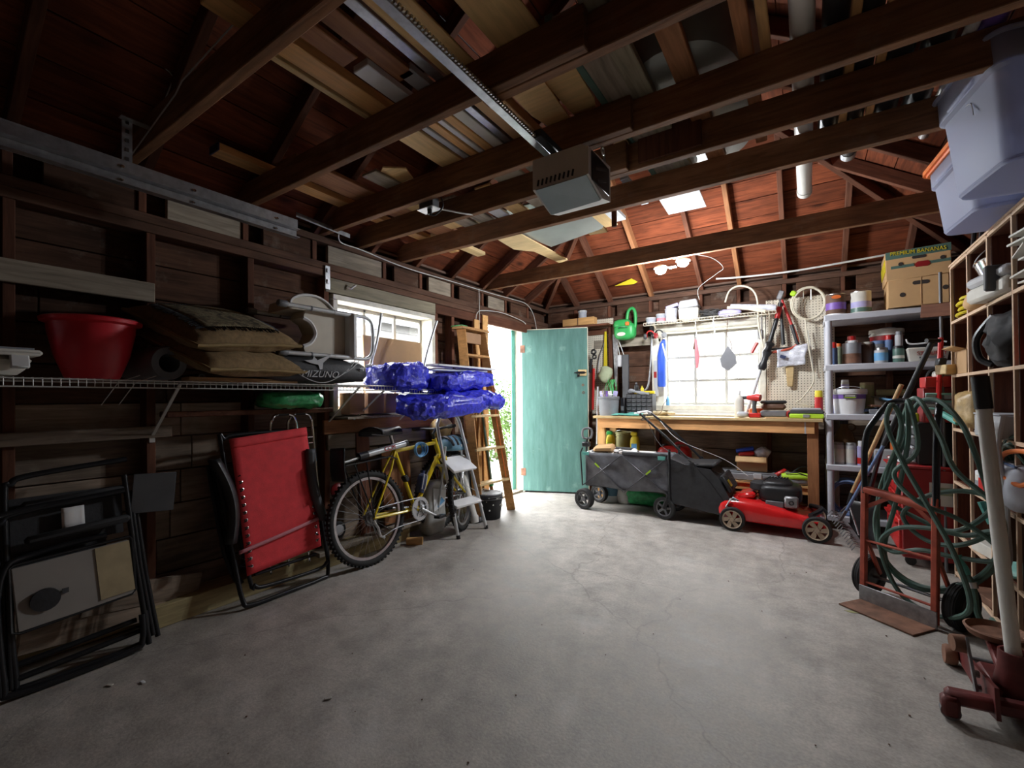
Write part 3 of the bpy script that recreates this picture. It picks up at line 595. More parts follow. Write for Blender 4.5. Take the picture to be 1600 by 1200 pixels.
O('cardboard_sheet', MB().box((0, 0, .21), (.012, .62, .42), (0, -4, 0)), 'cardboard', 'brown cardboard sheet standing in the left window behind the tarp', 'cardboard', (-2.86, 2.57, 1.23))
for i, (y, w) in enumerate(((2.10, .13), (2.27, .15), (2.43, .13))): O('storage_box', MB().box((0, 0, .09), (.12, w, .155), None, .003), 'brown_card', ('brown box under the window sill, nearest the black sports bag', 'brown box under the window sill, between two others', 'brown box under the window sill, nearest the blue tarp')[i], 'box', (-2.79, y, .985+.045))
wb_ = MB().box((0, 0, 0), (.17, .5, .016)); O('ledge_board', wb_, 'weathered', 'grey ledge board beneath the brown boxes under the window', 'board', (-2.775, 2.24, 1.019))
mb = sell(MB(), (0, 0, 0), (.22, .42, .10), .6, 50, 26); mb.noise(.02, 9, 6).noise(.008, 30, 2); O('green_bag', mb, 'plastic_green', 'crumpled green plastic bag wedged under the wire shelf', 'bag', (-2.73, 1.60, 1.15))
O('rail_board', MB().box((0, 0, 0), (.10, .96, .03), None, .004), 'stud_wood', 'dark brown plank wedged under the wire shelf carrying the green bag', 'board', (-2.78, 1.42, 1.08))
# director chair folded against the wall
def lean(x0, x1, h): return lambda y, z, o=0: (x0+(x1-x0)*z/h+o, y, z)
t = T('director_chair', 'black folding director chair with side table leaning on the left wall', 'chair', (-2.6, .6, 0)); q = lean(0, -.16, .85)
for off, y0, y1, zt in ((.035, -.25, .19, .70), (0, -.215, .215, .84)):
    MB().tube([q(y0, .03, off), q(y0, zt-.10, off), q(y0+.02, zt-.03, off), q(y0+.08, zt, off), q(y1-.03, zt+.03, off)], .0125, 10, smooth=5).build('frame_tube', 'black_metal', t)
    MB().tube([q(y0, zt*.6, off), q(y0+.012, .08, off), q(y0+.05, .02, off), q(y1-.05, .02, off), q(y1, .05, off), q(y1+.004, .16, off)], .0125, 10, smooth=5).build('leg_loop', 'black_metal', t)
for y, z0, z1, o in ((.165, .02, .80, .03), (.19, .04, .72, .0), (.215, .02, .62, -.02)): MB().tube([q(y, z1, o), q(y+.02, z1*.5, o), q(y+.05, z0, o)], .0115, 10).build('leg', 'black_metal', t)
for z, o in ((.06, .0), (.10, -.03)): MB().cyl(q(-.20, z, o), q(.19, z+.02, o), .012, 10).build('stretcher', 'black_metal', t)
MB().box(q(-.02, .64, -.015), (.012, .36, .22), (0, -10, 0)).build('backrest', 'black_fabric', t); MB().box(q(-.0, .73, .02), (.035, .34, .03), (3, 0, 0), .01).build('arm_pad', 'black_matte', t); MB().box(q(.0, .595, .05), (.04, .34, .035), (4, 0, 0), .012).build('arm_pad', 'black_matte', t)
MB().box((-.10, .275, .70), (.006, .17, .19), (-4, 0, -6), .002).build('side_pouch', 'dark_grey', t)
st = MB().box(q(-.02, .375, .045), (.012, .37, .25), (3, -10, 0), .004); st.build('table_leaf', 'leaf_grey', t, sm=30); MB().box(q(.105, .392, .0535), (.006, .12, .225), (3, -10, 0)).build('table_section', 'tan', t)
MB().tube([q(-.215, .25, .046), q(-.215, .49, .046), q(-.20, .50, .046), q(.165, .52, .046), q(.175, .50, .046), q(.175, .28, .046), q(.16, .265, .046), q(-.19, .24, .046)], .006, 6, closed=True).build('table_rim', 'black', t)
MB().lathe([(.045, 0), (.045, .012), (0, .014)], 20, q(-.12, .345, .055), (1, 0, 0)).build('cup_holder', 'black_fabric', t); MB().box(q(-.06, .36, .06), (.004, .02, .02)).build('buckle', 'dark_grey', t)
MB().grid(lambda u, v: q(-.055+.075*u, .60+.09*v, .028+.004*math.sin(u*5)), 6, 4).build('paper_tag', 'paper', t, sol=.001)
t = T('folding_chair', 'second black folding chair standing behind the director chair at the left edge', 'chair', (-2.66, .36, 0)); MB().tube([(.06, -.05, .0), (.0, -.03, .60), (-.03, .02, .70), (-.05, .35, .72)], .012, 10, smooth=5).build('frame_tube', 'black_metal', t); MB().tube([(.08, -.02, .0), (.02, .0, .45), (-.02, .10, .52), (-.02, .33, .54)], .012, 10, smooth=5).build('leg_loop', 'black_metal', t); MB().box((-.06, .17, .45), (.01, .34, .30), (0, -8, 0)).build('seat', 'black_fabric', t)
for i, (a, b, lab) in enumerate((((-2.8, .95, .10), (-2.72, .42, .17), 'short plank slumped on the floor behind the director chair'), ((-2.83, 1.12, .14), (-2.74, .62, .24), 'darker plank lying over another one behind the director chair'))): board('scrap_plank', lab, a, b, .03, .12, 'low_board')
# red zero gravity lounger
t = T('red_lounger', 'red folding lounger with laced fabric strapped shut against the left wall', 'chair', (-2.62, 1.49, 0)); q = lean(.0, -.17, .95)
def rl(u, v): return q(-.215+.46*u-(.03*v)+.01*u*v, .19+.04*(u-.5)+.76*v, .03+.012*math.sin(v*3))
MB().grid(rl, 10, 24).build('fabric', 'red_fabric', t, sol=.006); MB().grid(lambda u, v: (lambda p: (p[0]+.006, p[1], p[2]))(rl(u, .93+.07*v)), 10, 3).build('hem', 'red_fabric', t, sol=.008)
MB().tube([q(-.28, .90, .01), q(-.26, .93, .01), q(-.20, .95, .01), q(.17, .95, .01), q(.215, .93, .01), q(.235, .88, .01), q(.285, .15, .02), q(.27, .10, .03), q(.20, .075, .03), q(-.12, .085, .03), q(-.18, .11, .03), q(-.20, .16, .02)], .0115, 10, closed=True, smooth=4).build('frame_tube', 'black_metal', t)
MB().tube([q(-.29, .80, -.05), q(-.265, .30, .0), q(-.25, .06, .03), q(-.21, .018, .04), q(.0, .015, .04), q(.22, .015, .035), q(.275, .05, .03), q(.30, .35, .0), q(.28, .80, -.05)], .0125, 10, smooth=5).build('base_loop', 'black_metal', t)
for y in (-.32, -.30): MB().tube([q(y, .78, -.08), q(y+.03, .30, -.04), q(y+.07, .13, .0)], .011, 8, smooth=3).build('leg', 'black_metal', t)
for s in (-1, 1):
    ys = -.30 if s < 0 else .27
    MB().grid(lambda u, v: q(ys-.045+.05*u+.05*(v-.5)*.9+(.03 if s > 0 else .05)*math.sin(v*3.1)*s*-1, .83-.46*v, .05+.02*math.sin(u*3.1)), 4, 14).build('armrest', 'black' if s < 0 else 'dark_grey', t, sol=.022)
    ru = MB(); la = MB()
    for i in range(12):
        v = .06+.056*i; a = rl(.06 if s < 0 else .94, v); b = q((-.245 if s < 0 else .262)-.01*v, a[2]+.012, .02)
        ru.torus((a[0]+.006, a[1], a[2]), .006, .0022, (1, 0, .2), 10, 5); la.tube([(a[0]+.008, a[1], a[2]), b, (lambda n: (n[0]+.008, n[1], n[2]))(rl(.06 if s < 0 else .94, v+.05))], .004, 5)
    ru.build('grommets', 'chrome', t)['kind'] = 'stuff'; la.build('lacing', 'black', t)['kind'] = 'stuff'
MB().grid(lambda u, v: q(-.255+.53*u, .30+.085*u+.02*v, .052+.008*math.sin(u*3.1)), 16, 2).build('strap', 'pink', t, sol=.003)
MB().cyl(q(-.16, .155, .0), q(.22, .16, .0), .010, 8).build('cross_tube', 'black_metal', t)
# chrome luggage cart behind the lounger
t = T('luggage_cart', 'chrome luggage cart with two looped handles behind the red lounger', 'cart', (-2.80, 1.62, 0))
for x, y0, y1 in ((.02, -.13, .04), (-.01, -.0, .17)):
    MB().tube([(x+.06, y0-.03, .1), (x, y0, .9), (x, y0+.015, 1.03), (x, y0+.05, 1.06), (x, y1-.05, 1.06), (x, y1-.01, 1.03), (x, y1+.01, .9), (x+.06, y1+.05, .1)], .0085, 8, smooth=5).build('handle_loop', 'chrome', t); MB().cyl((x, y0+.055, 1.063), (x, y1-.05, 1.063), .0125, 10).build('grip', 'black', t)
for z in (.90, .86): MB().cyl((0, .0, z), (0, .17, z), .006, 8).build('cross_bar', 'chrome', t)
wh = MB().lathe([(.02, 0), (.05, 0), (.058, .008), (.058, .022), (.05, .03), (.02, .03)], 22, (.1, .28, .26), (1, 0, .1)).build('wheel', 'rubber', t); MB().lathe([(0, .032), (.036, .032), (.036, -.002), (0, -.002)], 16, (.1, .28, .26), (1, 0, .1)).build('hub', 'light_grey', wh)
O('red_reflector', MB().lathe([(0, 0), (.05, .0), (.055, .015), (.04, .03), (0, .035)], 20, axis=(1, 0, 0)), 'deep_red', 'red round plastic lid hanging on the wall beside the lounger', 'lid', (-2.84, 2.0, .50))
# ================================================================ bicycle
t = T('bicycle', 'yellow mountain bicycle with rear rack leaning on the left wall', 'bicycle', (-2.54, 2.06, 0), rot=(R(-5), 0, R(90)))
def bwheel(c, parent, R_=.325, steer=0, seed=0):
    w = bpy.data.objects.new('wheel', None); COL.objects.link(w); w.parent = parent; w.location = c; w.rotation_euler = (0, 0, steer)
    tr = MB().torus((0, 0, 0), R_-.024, .024, (0, 1, 0), 60, 10)
    for i in range(64):
        a = 2*PI*i/64
        for y in (-.013, .013): tr.box(((R_-.003)*math.cos(a+y*2), y, (R_-.003)*math.sin(a+y*2)), (.011, .016, .012), (0, -math.degrees(a), 0))
    tr.build('tire', 'rubber', w); MB().lathe([(R_-.062, -.011), (R_-.044, -.013), (R_-.044, .013), (R_-.062, .011), (R_-.062, -.011)], 56, axis=(0, 1, 0)).build('rim', 'steel', w)
    sp = MB()
    for i in range(32): a = 2*PI*i/32; b = a+(.5 if i % 2 else -.5); y = .028 if i % 4 < 2 else -.028; sp.tube([(.02*math.cos(b), y, .02*math.sin(b)), ((R_-.06)*math.cos(a), 0, (R_-.06)*math.sin(a))], .0012, 4, caps=False)
    sp.build('spokes', 'steel', w); MB().cyl((0, -.045, 0), (0, .045, 0), .016, 12).build('hub', 'dull_steel', w); return w
rw = bwheel((0, 0, .325), t)
cs = MB()
for i, r in enumerate((.055, .049, .043, .037, .031, .026)): cs.lathe([(.015, 0), (r, 0), (r, .0025), (.015, .0025)], 26, (0, -.03-.005*i, 0), (0, 1, 0))
cs.build('sprockets', 'dull_steel', rw)
bwheel((1.0, 0, .325), t, steer=R(24))
H0, BB, ST_, HT, HB = (0, 0, .325), (.44, 0, .30), (.27, 0, .78), (.715, 0, .80), (.755, 0, .69)
MB().cyl(BB, ST_, .0155, 12).build('seat_tube', 'bike_yellow', t); MB().cyl((ST_[0]+.005, 0, ST_[2]-.02), (HT[0], 0, HT[2]-.015), .015, 12).build('top_tube', 'bike_yellow', t); MB().cyl(BB, HB, .018, 12).build('down_tube', 'bike_yellow', t); MB().cyl((HT[0]-.004, 0, HT[2]+.02), (HB[0]+.004, 0, HB[2]-.01), .020, 12).build('head_tube', 'bike_yellow', t); MB().cyl((.44, -.04, .30), (.44, .04, .30), .021, 12).build('bottom_bracket', 'bike_yellow', t)
for s in (-1, 1):
    MB().tube([(.44, .015*s, .30), (.3, .045*s, .305), (.0, .062*s, .325)], .010, 8).build('chain_stay', 'bike_yellow', t); MB().tube([(.272, .012*s, .765), (.2, .04*s, .64), (.0, .062*s, .325)], .008, 8).build('seat_stay', 'bike_yellow', t)
    MB().tube([(.77, .05*s, .65), (.86, .052*s, .48), (1.0, .05*s, .325)], [.014, .012, .009], 8).build('fork_blade', 'bike_yellow', t)
MB().cyl((.77, -.06, .655), (.77, .06, .655), .016, 10).build('fork_crown', 'bike_yellow', t)
MB().cyl((ST_[0], 0, ST_[2]), (.243, 0, .90), .0125, 10).build('seat_post', 'steel', t)
def sad(u, v): w = .055+.075*(1-u)**2.2 if u < .97 else .03; a = (v-.5)*PI*1.15; return (.06+.27*u, w*math.sin(a), .885+.045*math.cos(a)+.02*(1-u)**3+.012*u)
MB().grid(sad, 14, 12).build('saddle', 'black', t, sol=.012); MB().tube([(.10, .03, .90), (.22, .022, .885), (.30, .01, .905)], .004, 6).build('saddle_rail', 'steel', t)
MB().tube([(.715, 0, .80), (.70, 0, .86), (.74, 0, .90)], .012, 8).build('stem', 'black_metal', t); MB().tube([(.66, -.28, .915), (.72, -.15, .91), (.75, 0, .90), (.72, .15, .91), (.66, .28, .915)], .011, 8, smooth=4).build('handlebar', 'black_metal', t)
for s in (-1, 1): MB().tube([(.665, .27*s, .915), (.72, .16*s, .91)], .016, 10).build('grip', 'rubber', t)
rg = MB()
for i in range(5): rg.torus((.44, -.06-.004*i, .30), .09-.012*(i % 2)*0, .0, (0, 1, 0), 4, 4) if 0 else None
ch = MB().lathe([(.062, -.003), (.085, -.003), (.085, .003), (.062, .003), (.062, -.003)], 44, (.44, -.062, .30), (0, 1, 0))
for i in range(38): a = 2*PI*i/38; ch.box((.44+.088*math.cos(a), -.062, .30+.088*math.sin(a)), (.006, .004, .006), (0, -math.degrees(a), 0))
for i in range(5): a = 2*PI*i/5+.3; ch.bar((.44, -.062, .30), (.44+.068*math.cos(a), -.062, .30+.068*math.sin(a)), .006, .014, (0, 1, 0))
ch.build('chainring', 'alu', t); MB().lathe([(.03, -.002), (.06, -.002), (.06, .002), (.03, .002), (.03, -.002)], 30, (.44, -.053, .30), (0, 1, 0)).build('chainring', 'alu', t)
for s in (-1, 1): MB().tube([(.44, .075*s, .30), (.44+.15*s*-1, .085*s, .27+.06*s)], [.012, .009], 8).build('crank', 'alu', t); MB().box((.44-.15*s, .12*s, .27+.06*s), (.085, .06, .022), None, .004).build('pedal', 'black_metal', t)
MB().tube([(.44, -.062, .385), (.2, -.05, .385), (.0, -.045, .375), (-.05, -.045, .325), (.0, -.045, .275), (.03, -.045, .22), (.08, -.045, .18), (.2, -.055, .21), (.44, -.062, .213)], .004, 5, smooth=5).build('chain', 'dull_steel', t)
MB().tube([(.0, -.055, .31), (.03, -.06, .25), (.05, -.055, .19), (.09, -.05, .17)], .009, 6).build('derailleur', 'steel', t)
rk = MB()
for s in (-1, 1): rk.tube([(.27, .03*s, .70), (.2, .05*s, .73), (.0, .055*s, .72), (-.20, .055*s, .71)], .005, 6); rk.tube([(.0, .066*s, .33), (-.03, .058*s, .715)], .005, 6); rk.tube([(.0, .066*s, .33), (-.13, .058*s, .71)], .005, 6)
rk.cyl((-.20, -.055, .71), (-.20, .055, .71), .005, 6); rk.cyl((.0, -.055, .72), (.0, .055, .72), .005, 6); rk.build('rear_rack', 'black_metal', t)
MB().grid(lambda u, v: (-.21-.05*math.sin(v*1.6)+.05*v, -.075+.15*u, .83-.22*v), 6, 8).build('mud_flap', 'black', t, sol=.008)
pu = MB().cyl((.0, -.03, .765), (.34, -.05, .81), .022, 14).build('frame_pump', 'alu', t); MB().cyl((-.07, -.026, .755), (.0, -.03, .765), .027, 14).build('pump_head', 'black', pu); MB().cyl((.335, -.05, .809), (.36, -.051, .813), .023, 14).build('pump_cap', 'black', pu)
text('lettering', 'CCM', 'red', pu, (.18, -.066, .79), (90, -7.5, -4), .045)
MB().tube([(-.07, -.03, .75), (-.16, -.03, .735), (-.22, -.03, .73)], .008, 6).build('spring_clip', 'steel', t)
cb = MB()
for i in range(7): cb.torus((.50+.004*i, -.035+.01*(i % 3), .745+.006*(i % 2)), .055-.004*(i % 3), .005, (.1*(i-3), 1, .05*(i-2)), 26, 6)
cb.build('cable_lock', 'light_blue', t)
MB().lathe([(.0, 0), (.035, 0), (.037, .01), (.037, .12), (.03, .14), (.015, .155), (.015, .175), (0, .178)], 18, (.50, 0, .41), (.30, 0, .80)).build('bottle', 'navy', t)
MB().tube([(.49, -.042, .44), (.53, -.042, .55), (.565, -.04, .54), (.525, -.042, .43)], .0035, 6, closed=True).build('bottle_cage', 'white', t)
MB().box((.345, -.02, .545), (.05, .05, .035), (0, 60, 0), .006).build('tube_clamp', 'black', t)
# things behind the bicycle
t = T('rear_bicycle_wheel', 'spare bicycle wheel with black tire leaning behind the step ladder', 'wheel', (-2.72, 2.95, 0), R(96)); bwheel((0, 0, .325), t, .32)
t = T('salt_bag', 'grey paper sack with blue print standing behind the bicycle', 'bag', (-2.70, 2.84, 0)); sell(MB(), (0, 0, .22), (.14, .24, .46), .45, 24, 16).noise(.012, 9, 3).build('sack', 'concrete_bag', t); MB().prism([(-.06, .20), (.07, .24), (.09, .36), (-.07, .40)], .003, Matrix.Translation((.072, 0, 0)) @ Euler((R(90), 0, R(90))).to_matrix().to_4x4()).build('white_label', 'white', t); MB().prism([(-.02, .23), (.07, .27), (.03, .31)], .003, Matrix.Translation((.076, 0, 0)) @ Euler((R(90), 0, R(90))).to_matrix().to_4x4()).build('blue_print', 'light_blue', t)
board('leaning_board', 'orange board leaning on the wall behind the bicycle frame', (-2.80, 2.55, .15), (-2.84, 2.55, .75), .30, .02, 'red_fir', (1, 0, 0)); board('leaning_board', 'brown board leaning on the wall beside the bicycle saddle', (-2.78, 2.22, .12), (-2.84, 2.22, .90), .12, .02, 'stud_wood', (1, 0, 0))
board('low_plank', 'weathered plank lying along the wall behind the bicycle wheel', (-2.72, 1.75, .13), (-2.74, 2.70, .13), .10, .03, 'weathered'); board('offcut_block', 'short tan lumber offcut on the floor beside the bicycle tire', (-2.66, 2.50, .025), (-2.56, 2.58, .025), .05, .05, 'pine')
mb = sell(MB(), (0, 0, 0), (.16, .20, .24), .8, 26, 16).noise(.02, 9, 2); O('plastic_bag', mb, 'tan_bag', 'reddish brown plastic bag hanging behind the step ladder arch', 'bag', (-2.74, 3.0, .88))
t = T('bike_helmet', 'teal and black bicycle helmet resting behind the step ladder', 'helmet', (-2.64, 3.02, .70))
hm = MB().grid(lambda u, v: (.11*math.sin(v*PI/2)*math.cos(u*2*PI), .14*math.sin(v*PI/2)*math.sin(u*2*PI), .12*math.cos(v*PI/2)), 24, 8); hm.build('shell', 'duck_blue', t, sol=.02)
for k in range(4): MB().tube([(.118*math.cos(a_), -.09+.06*k, .115*math.sin(a_)+.004) for a_ in [PI*j/8 for j in range(1, 8)]], .012, 6).build('vent_strip', 'black', t)
MB().tube([(.06, -.1, -.02), (.08, 0, -.10), (.06, .1, -.02)], .006, 5, smooth=4).build('chin_strap', 'black', t)
O('dark_bag', sell(MB(), (0, 0, 0), (.22, .30, .16), .7, 26, 16).noise(.02, 8, 7), 'black_fabric', 'dark cloth bag stuffed under the helmet behind the step ladder', 'bag', (-2.66, 3.02, .60))
# aluminium step ladder
t = T('step_ladder', 'aluminium step ladder with arched top and two white treads', 'ladder', (-2.40, 3.0, 0)); ra, rb = Vector((.0, -.175, 0)), Vector((.02, .18, 0)); ta, tb = Vector((-.17, -.235, .93)), Vector((-.15, .03, .93))
arch = [ra, ra+(ta-ra)*.5, ta]+[(ta+tb)/2+Vector((-.01*math.sin(a), -.132*math.cos(a), .12*math.sin(a))) for a in [PI*i/8 for i in range(1, 8)]]+[tb, rb+(tb-rb)*.5, rb]
MB().tube(arch, .0145, 12).build('front_rail', 'alu', t)
for p in (ra, rb): MB().cyl(p, p+Vector((-.004, 0, .03)), .017, 12).build('rubber_foot', 'black', t)
for s in (0, 1): MB().tube([(-.28, -.15+.30*s, 0), (-.15, -.18+.24*s, .60), (-.13, -.18+.20*s, .75)], .010, 8).build('rear_leg', 'alu', t)
def tread(f, dpt, nm, tl=8):
    a = ra+(ta-ra)*f; b = rb+(tb-rb)*f; mb = MB(); c = (a+b)/2; mb.box(c+Vector((dpt*.18-.02, 0, 0)), (dpt, (b-a).length-.02, .022), Matrix.Rotation(math.atan2((b-a).x, -(b-a).y)+PI, 4, 'Z') @ Matrix.Rotation(R(tl), 4, 'Y'), .004); mb.build(nm, 'white', t)
    for k in (a, b): MB().bar(k, k+Vector((-dpt*.6, 0, .0)), .006, .02).build('tread_bracket', 'alu', t)
tread(.64, .19, 'tread', 32); tread(.29, .10, 'tread', 20)
for s in (0, 1): MB().bar(ra+(ta-ra)*.36 if s else rb+(tb-rb)*.36, ra+(ta-ra)*.5+Vector((-.08, .18 if s else .14, 0)), .014, .005).build('brace', 'alu', t)
MB().tube([(-.28, -.14, .28), (-.24, .14, .28)], .007, 6).build('rear_bar', 'alu', t)
t = T('pvc_pipe', 'white pipe leaning behind the step ladder', 'pipe', (-2.58, 3.28, 0)); MB().tube([(0, 0, 0), (-.20, -.02, .62)], .035, 16).build('tube', 'pvc', t); MB().tube([(-.0, 0, .0), (-.02, 0, .06)], .042, 16).build('collar', 'pvc', t)
# wooden step ladder
t = T('wooden_ladder', 'closed wooden step ladder leaning beside the open doorway', 'ladder', (-2.56, 3.6, 0)); A0, A1, B0, B1 = Vector((0, .25, 0)), Vector((-.14, -.05, 1.80)), Vector((-.05, -.22, 0)), Vector((-.14, -.36, 1.80))
MB().bar(A0, A1, .025, .085, (1, .5, 0), .003).build('side_rail', 'ladder_wood', t); MB().bar(B0, B1, .025, .085, (1, .5, 0), .003).build('side_rail', 'ladder_wood', t)
for z in (.33, .66, .98, 1.28, 1.56): f = z/1.8; a = A0+(A1-A0)*f; b = B0+(B1-B0)*f; MB().bar(a, b, .10, .022, (0, 0, 1), .003).build('tread', 'pale_pine' if z < 1.2 else 'ladder_wood', t)
MB().bar(A1+Vector((0, .05, .01)), B1+Vector((0, -.06, .01)), .13, .024, (0, 0, 1), .003).build('top_cap', 'ladder_wood', t); MB().box(B1+Vector((0, -.03, .024)), (.13, .09, .006)).build('paint_smear', 'green', t); MB().box((A1+B1)/2+Vector((.0, 0, -.07)), (.03, .26, .10), None, .003).build('bucket_shelf', 'brown_card', t)
for s in (0, 1): MB().bar((-.17, .18-.36*s, 0), (-.20, -.09-.22*s, 1.72), .02, .035, (1, 0, 0)).build('rear_rail', 'ladder_wood', t)
MB().bar((-.16, -.15, .1), (-.19, -.02, 1.2), .02, .03, (1, 0, 0)).build('rear_brace', 'ladder_wood', t); MB().tube([(.0, .16, .35), (-.05, .08, .90), (-.10, .0, 1.6)], .004, 6).build('spreader_rod', 'orange', t)
board('leaning_board', 'tan pine board leaning behind the wooden ladder', (-2.78, 3.60, 0), (-2.80, 3.60, 1.95), .09, .02, 'pine', (1, 0, 0))
t = T('green_broom', 'green handled tool standing between the rails of the wooden ladder', 'broom', (-2.70, 3.70, .30)); MB().cyl((0, 0, 0), (-.06, -.12, .95), .012, 10).build('handle', 'hose_green', t); MB().box((0, 0, -.02), (.03, .05, .05), None, .006).build('socket', 'green', t)
t = T('paint_bucket', 'black bucket splashed with white paint on the floor under the wooden ladder', 'bucket', (-2.57, 3.49, 0)); MB().lathe([(.098, 0), (.103, .005), (.122, .19), (.122, .20), (.112, .20), (.095, .01), (0, .01)], 32).build('pail', 'black_matte', t)
for z in (.195, .215, .235): MB().torus((0, 0, z), .125, .006, (0, 0, 1), 32, 6).build('rib', 'dark_grey', t)
MB().lathe([(.112, .20), (.126, .24), (.12, .245), (.10, .235), (0, .232)], 32).build('lid', 'grey', t); sp = MB(); q_ = random.Random(3)
for _ in range(26): a = q_.uniform(-2, 1.5); z = q_.uniform(.09, .25); sp.ball(((.110+.06*z)*math.cos(a), (.110+.06*z)*math.sin(a), z), q_.uniform(.005, .014), 6, 4, (.5, 1, .7))
sp.build('paint_splashes', 'off_white', t)['kind'] = 'stuff'; MB().torus((0, 0, .14), .15, .003, (1, .2, .6), 20, 5, 0, PI).build('bail', 'steel', t)
O('door_stop', MB().box((0, 0, .025), (.06, .09, .05), None, .012, .7), 'black', 'small black rubber wedge on the floor beside the black bucket', 'wedge', (-2.56, 3.32, 0))
# ================================================================ workbench and back wall
t = T('workbench', 'long wooden workbench under the back window', 'workbench', (-.95, 4.70, 0))
MB().box((0, .24, .932), (2.12, .50, .026), None, .003).build('top', 'pale_pine', t); plank('apron', t, (-.99, .035, .866), (1.0, .035, .866), .036, .105, 'bench_wood'); plank('apron', t, (-.99, .44, .866), (1.0, .44, .866), .036, .105, 'bench_wood')
for x, y, m in ((-.985, .06, 'pine'), (.985, .06, 'red_fir'), (-.985, .42, 'pine'), (.985, .42, 'stud_wood')): plank('leg', t, (x, y, 0), (x, y, .918), .04, .085, m, (1, 0, 0))
plank('lower_rail', t, (-.2, .08, .30), (1.0, .08, .30), .03, .07, 'pine')
MB().box((.42, .26, .335), (1.15, .42, .018), None, .002).build('lower_shelf', 'pine', t)
MB().box((.93, .037, .866), (.012, .042, .105)).build('end_plate', 'light_grey', t)
for i, (x, h, lab) in enumerate(((.155, .80, 'taller grey fence board leaning between bench and shelf unit'), (.195, .74, 'shorter grey fence board leaning next to the grey shelf post'))): board('fence_board', lab, (x, 4.80, 0), (x, 4.86, h), .055, .02, 'moss_wood', (0, 1, 0))
# collapsible wagon
t = T('folding_wagon', 'black fabric folding wagon in front of the workbench', 'wagon', (-1.52, 4.46, 0))
def side(y):
    return MB().grid(lambda u, v: (-.41+.84*u, y+.012*math.sin(u*14+v*3)*math.sin(v*3.1), .24+.345*v+.01*math.sin(u*9)*(1-v)), 30, 10)
for y in (-.16, .20): side(y).build('fabric_side', 'wagon_fabric', t, sol=.006)
for x in (-.405, .425): MB().grid(lambda u, v: (x+.008*math.sin(u*6), -.16+.36*u, .24+.345*v), 8, 6).build('fabric_end', 'wagon_fabric', t, sol=.006)
MB().box((.01, .02, .245), (.82, .35, .012)).build('floor_panel', 'black_fabric', t)
for y in (-.172, .212):
    for a, b in (((-.44, .24), (-.02, .575)), ((-.42, .585), (.0, .215)), ((.0, .215), (.42, .58)), ((-.02, .575), (.43, .225))): MB().bar((a[0], y, a[1]), (b[0], y, b[1]), .010, .014, (0, 1, 0), .003).build('cross_brace', 'brace_grey', t)
    MB().tube([(-.44, y, .24), (-.46, y, .58), (-.44, y+.01, .63)], .008, 8).build('corner_post', 'black_metal', t); MB().cyl((.44, y, .12), (.44, y, .66), .012, 10).build('corner_post', 'black_metal', t)
    for x in (-.40, .37): MB().box((x, y-.003*(1 if y < 0 else -1), .572), (.07, .008, .035), None, .002).build('corner_patch', 'teal', t)
    for x, z, a in ((-.275, .46, 42), (.245, .43, -42)): MB().box((x, y-.008*(1 if y < 0 else -1), z), (.06, .004, .016), (0, a, 0)).build('reflective_strip', 'lime', t)
MB().box((.2, -.163, .60), (.44, .02, .035), None, .008).build('rim_pad', 'dark_grey', t); MB().box((-.2, .2, .60), (.40, .02, .03), None, .008).build('rim_pad', 'dark_grey', t)
for x, y, r, w in ((-.42, -.17, .105, .075), (-.40, .18, .10, .06), (.385, -.15, .105, .045), (.40, .24, .10, .045)):
    wh = MB().lathe([(r*.72, -w/2), (r*.93, -w/2), (r, -w/3), (r, w/3), (r*.93, w/2), (r*.72, w/2), (r*.72, -w/2)], 30, (x, y, r), (.2, 1, 0)).build('wheel', 'rubber', t)
    sp = MB().lathe([(r*.62, -w*.4), (r*.74, -w*.4), (r*.74, w*.4), (r*.62, w*.4), (r*.62, -w*.4)], 26, (x, y, r), (.2, 1, 0)); sp.cyl((x, y-w*.45, r), (x, y+w*.45, r), .022, 12)
    for i in range(5): a = 2*PI*i/5; sp.bar((x, y, r), (x+r*.66*math.cos(a), y, r+r*.66*math.sin(a)), .02, .014, (0, 1, 0))
    sp.build('wheel_spokes', 'mid_grey', wh)
    if x > 0: MB().bar((x+.05, y, .26), (x, y-.03, r), .035, .03).build('caster_fork', 'black', t)
MB().cyl((-.42, -.17, .105), (-.42, .18, .105), .008, 8).build('axle', 'black_metal', t); MB().tube([(-.47, .0, .30), (-.47, .0, .66), (-.455, .0, .72)], .011, 8).build('pull_bar', 'black_metal', t); MB().tube([(-.49, -.03, .72), (-.50, -.02, .80), (-.455, .0, .82), (-.42, .03, .80), (-.43, .03, .72)], .012, 8, smooth=3, closed=True).build('pull_handle', 'mid_grey', t)
MB().box((-.47, 0, .65), (.08, .07, .05), None, .008).build('handle_joint', 'black', t)
O('sponge_pad', MB().box((0, 0, .05), (.20, .16, .07), (6, -4, 10), .02).noise(.012, 8, 2), 'box_card', 'tan foam sponge lying in the wagon at the left end', 'sponge', (-1.77, 4.42, .575)); O('kraft_paper', MB().grid(lambda u, v: (.2*u-.1, .24*v-.12, .03*math.sin(u*7+v*4)), 12, 12).noise(.02, 9, 5), 'paper', 'crumpled white paper spread on the wagon load', 'paper', (-1.50, 4.42, .595), sol=.002)
O('striped_mat', MB().box((0, 0, .0), (.66, .26, .025), (2, 0, 0), .006), 'paper', 'white mat with black dashes lying across the wagon', 'mat', (-1.62, 4.50, .575))
for k in range(5): MB().box((-1.86+.12*k, 4.366, .590), (.055, .006, .012)).build('dash', 'black', bpy.data.objects['striped_mat']).matrix_basis = Matrix.Translation((1.62, -4.50, -.575))
O('load_bundle', sell(MB(), (0, 0, .12), (.66, .28, .24), .5, 24, 12).noise(.02, 6, 4), 'mid_grey', 'dark cloth bundle filling the bottom of the wagon', 'bundle', (-1.5, 4.48, .30))
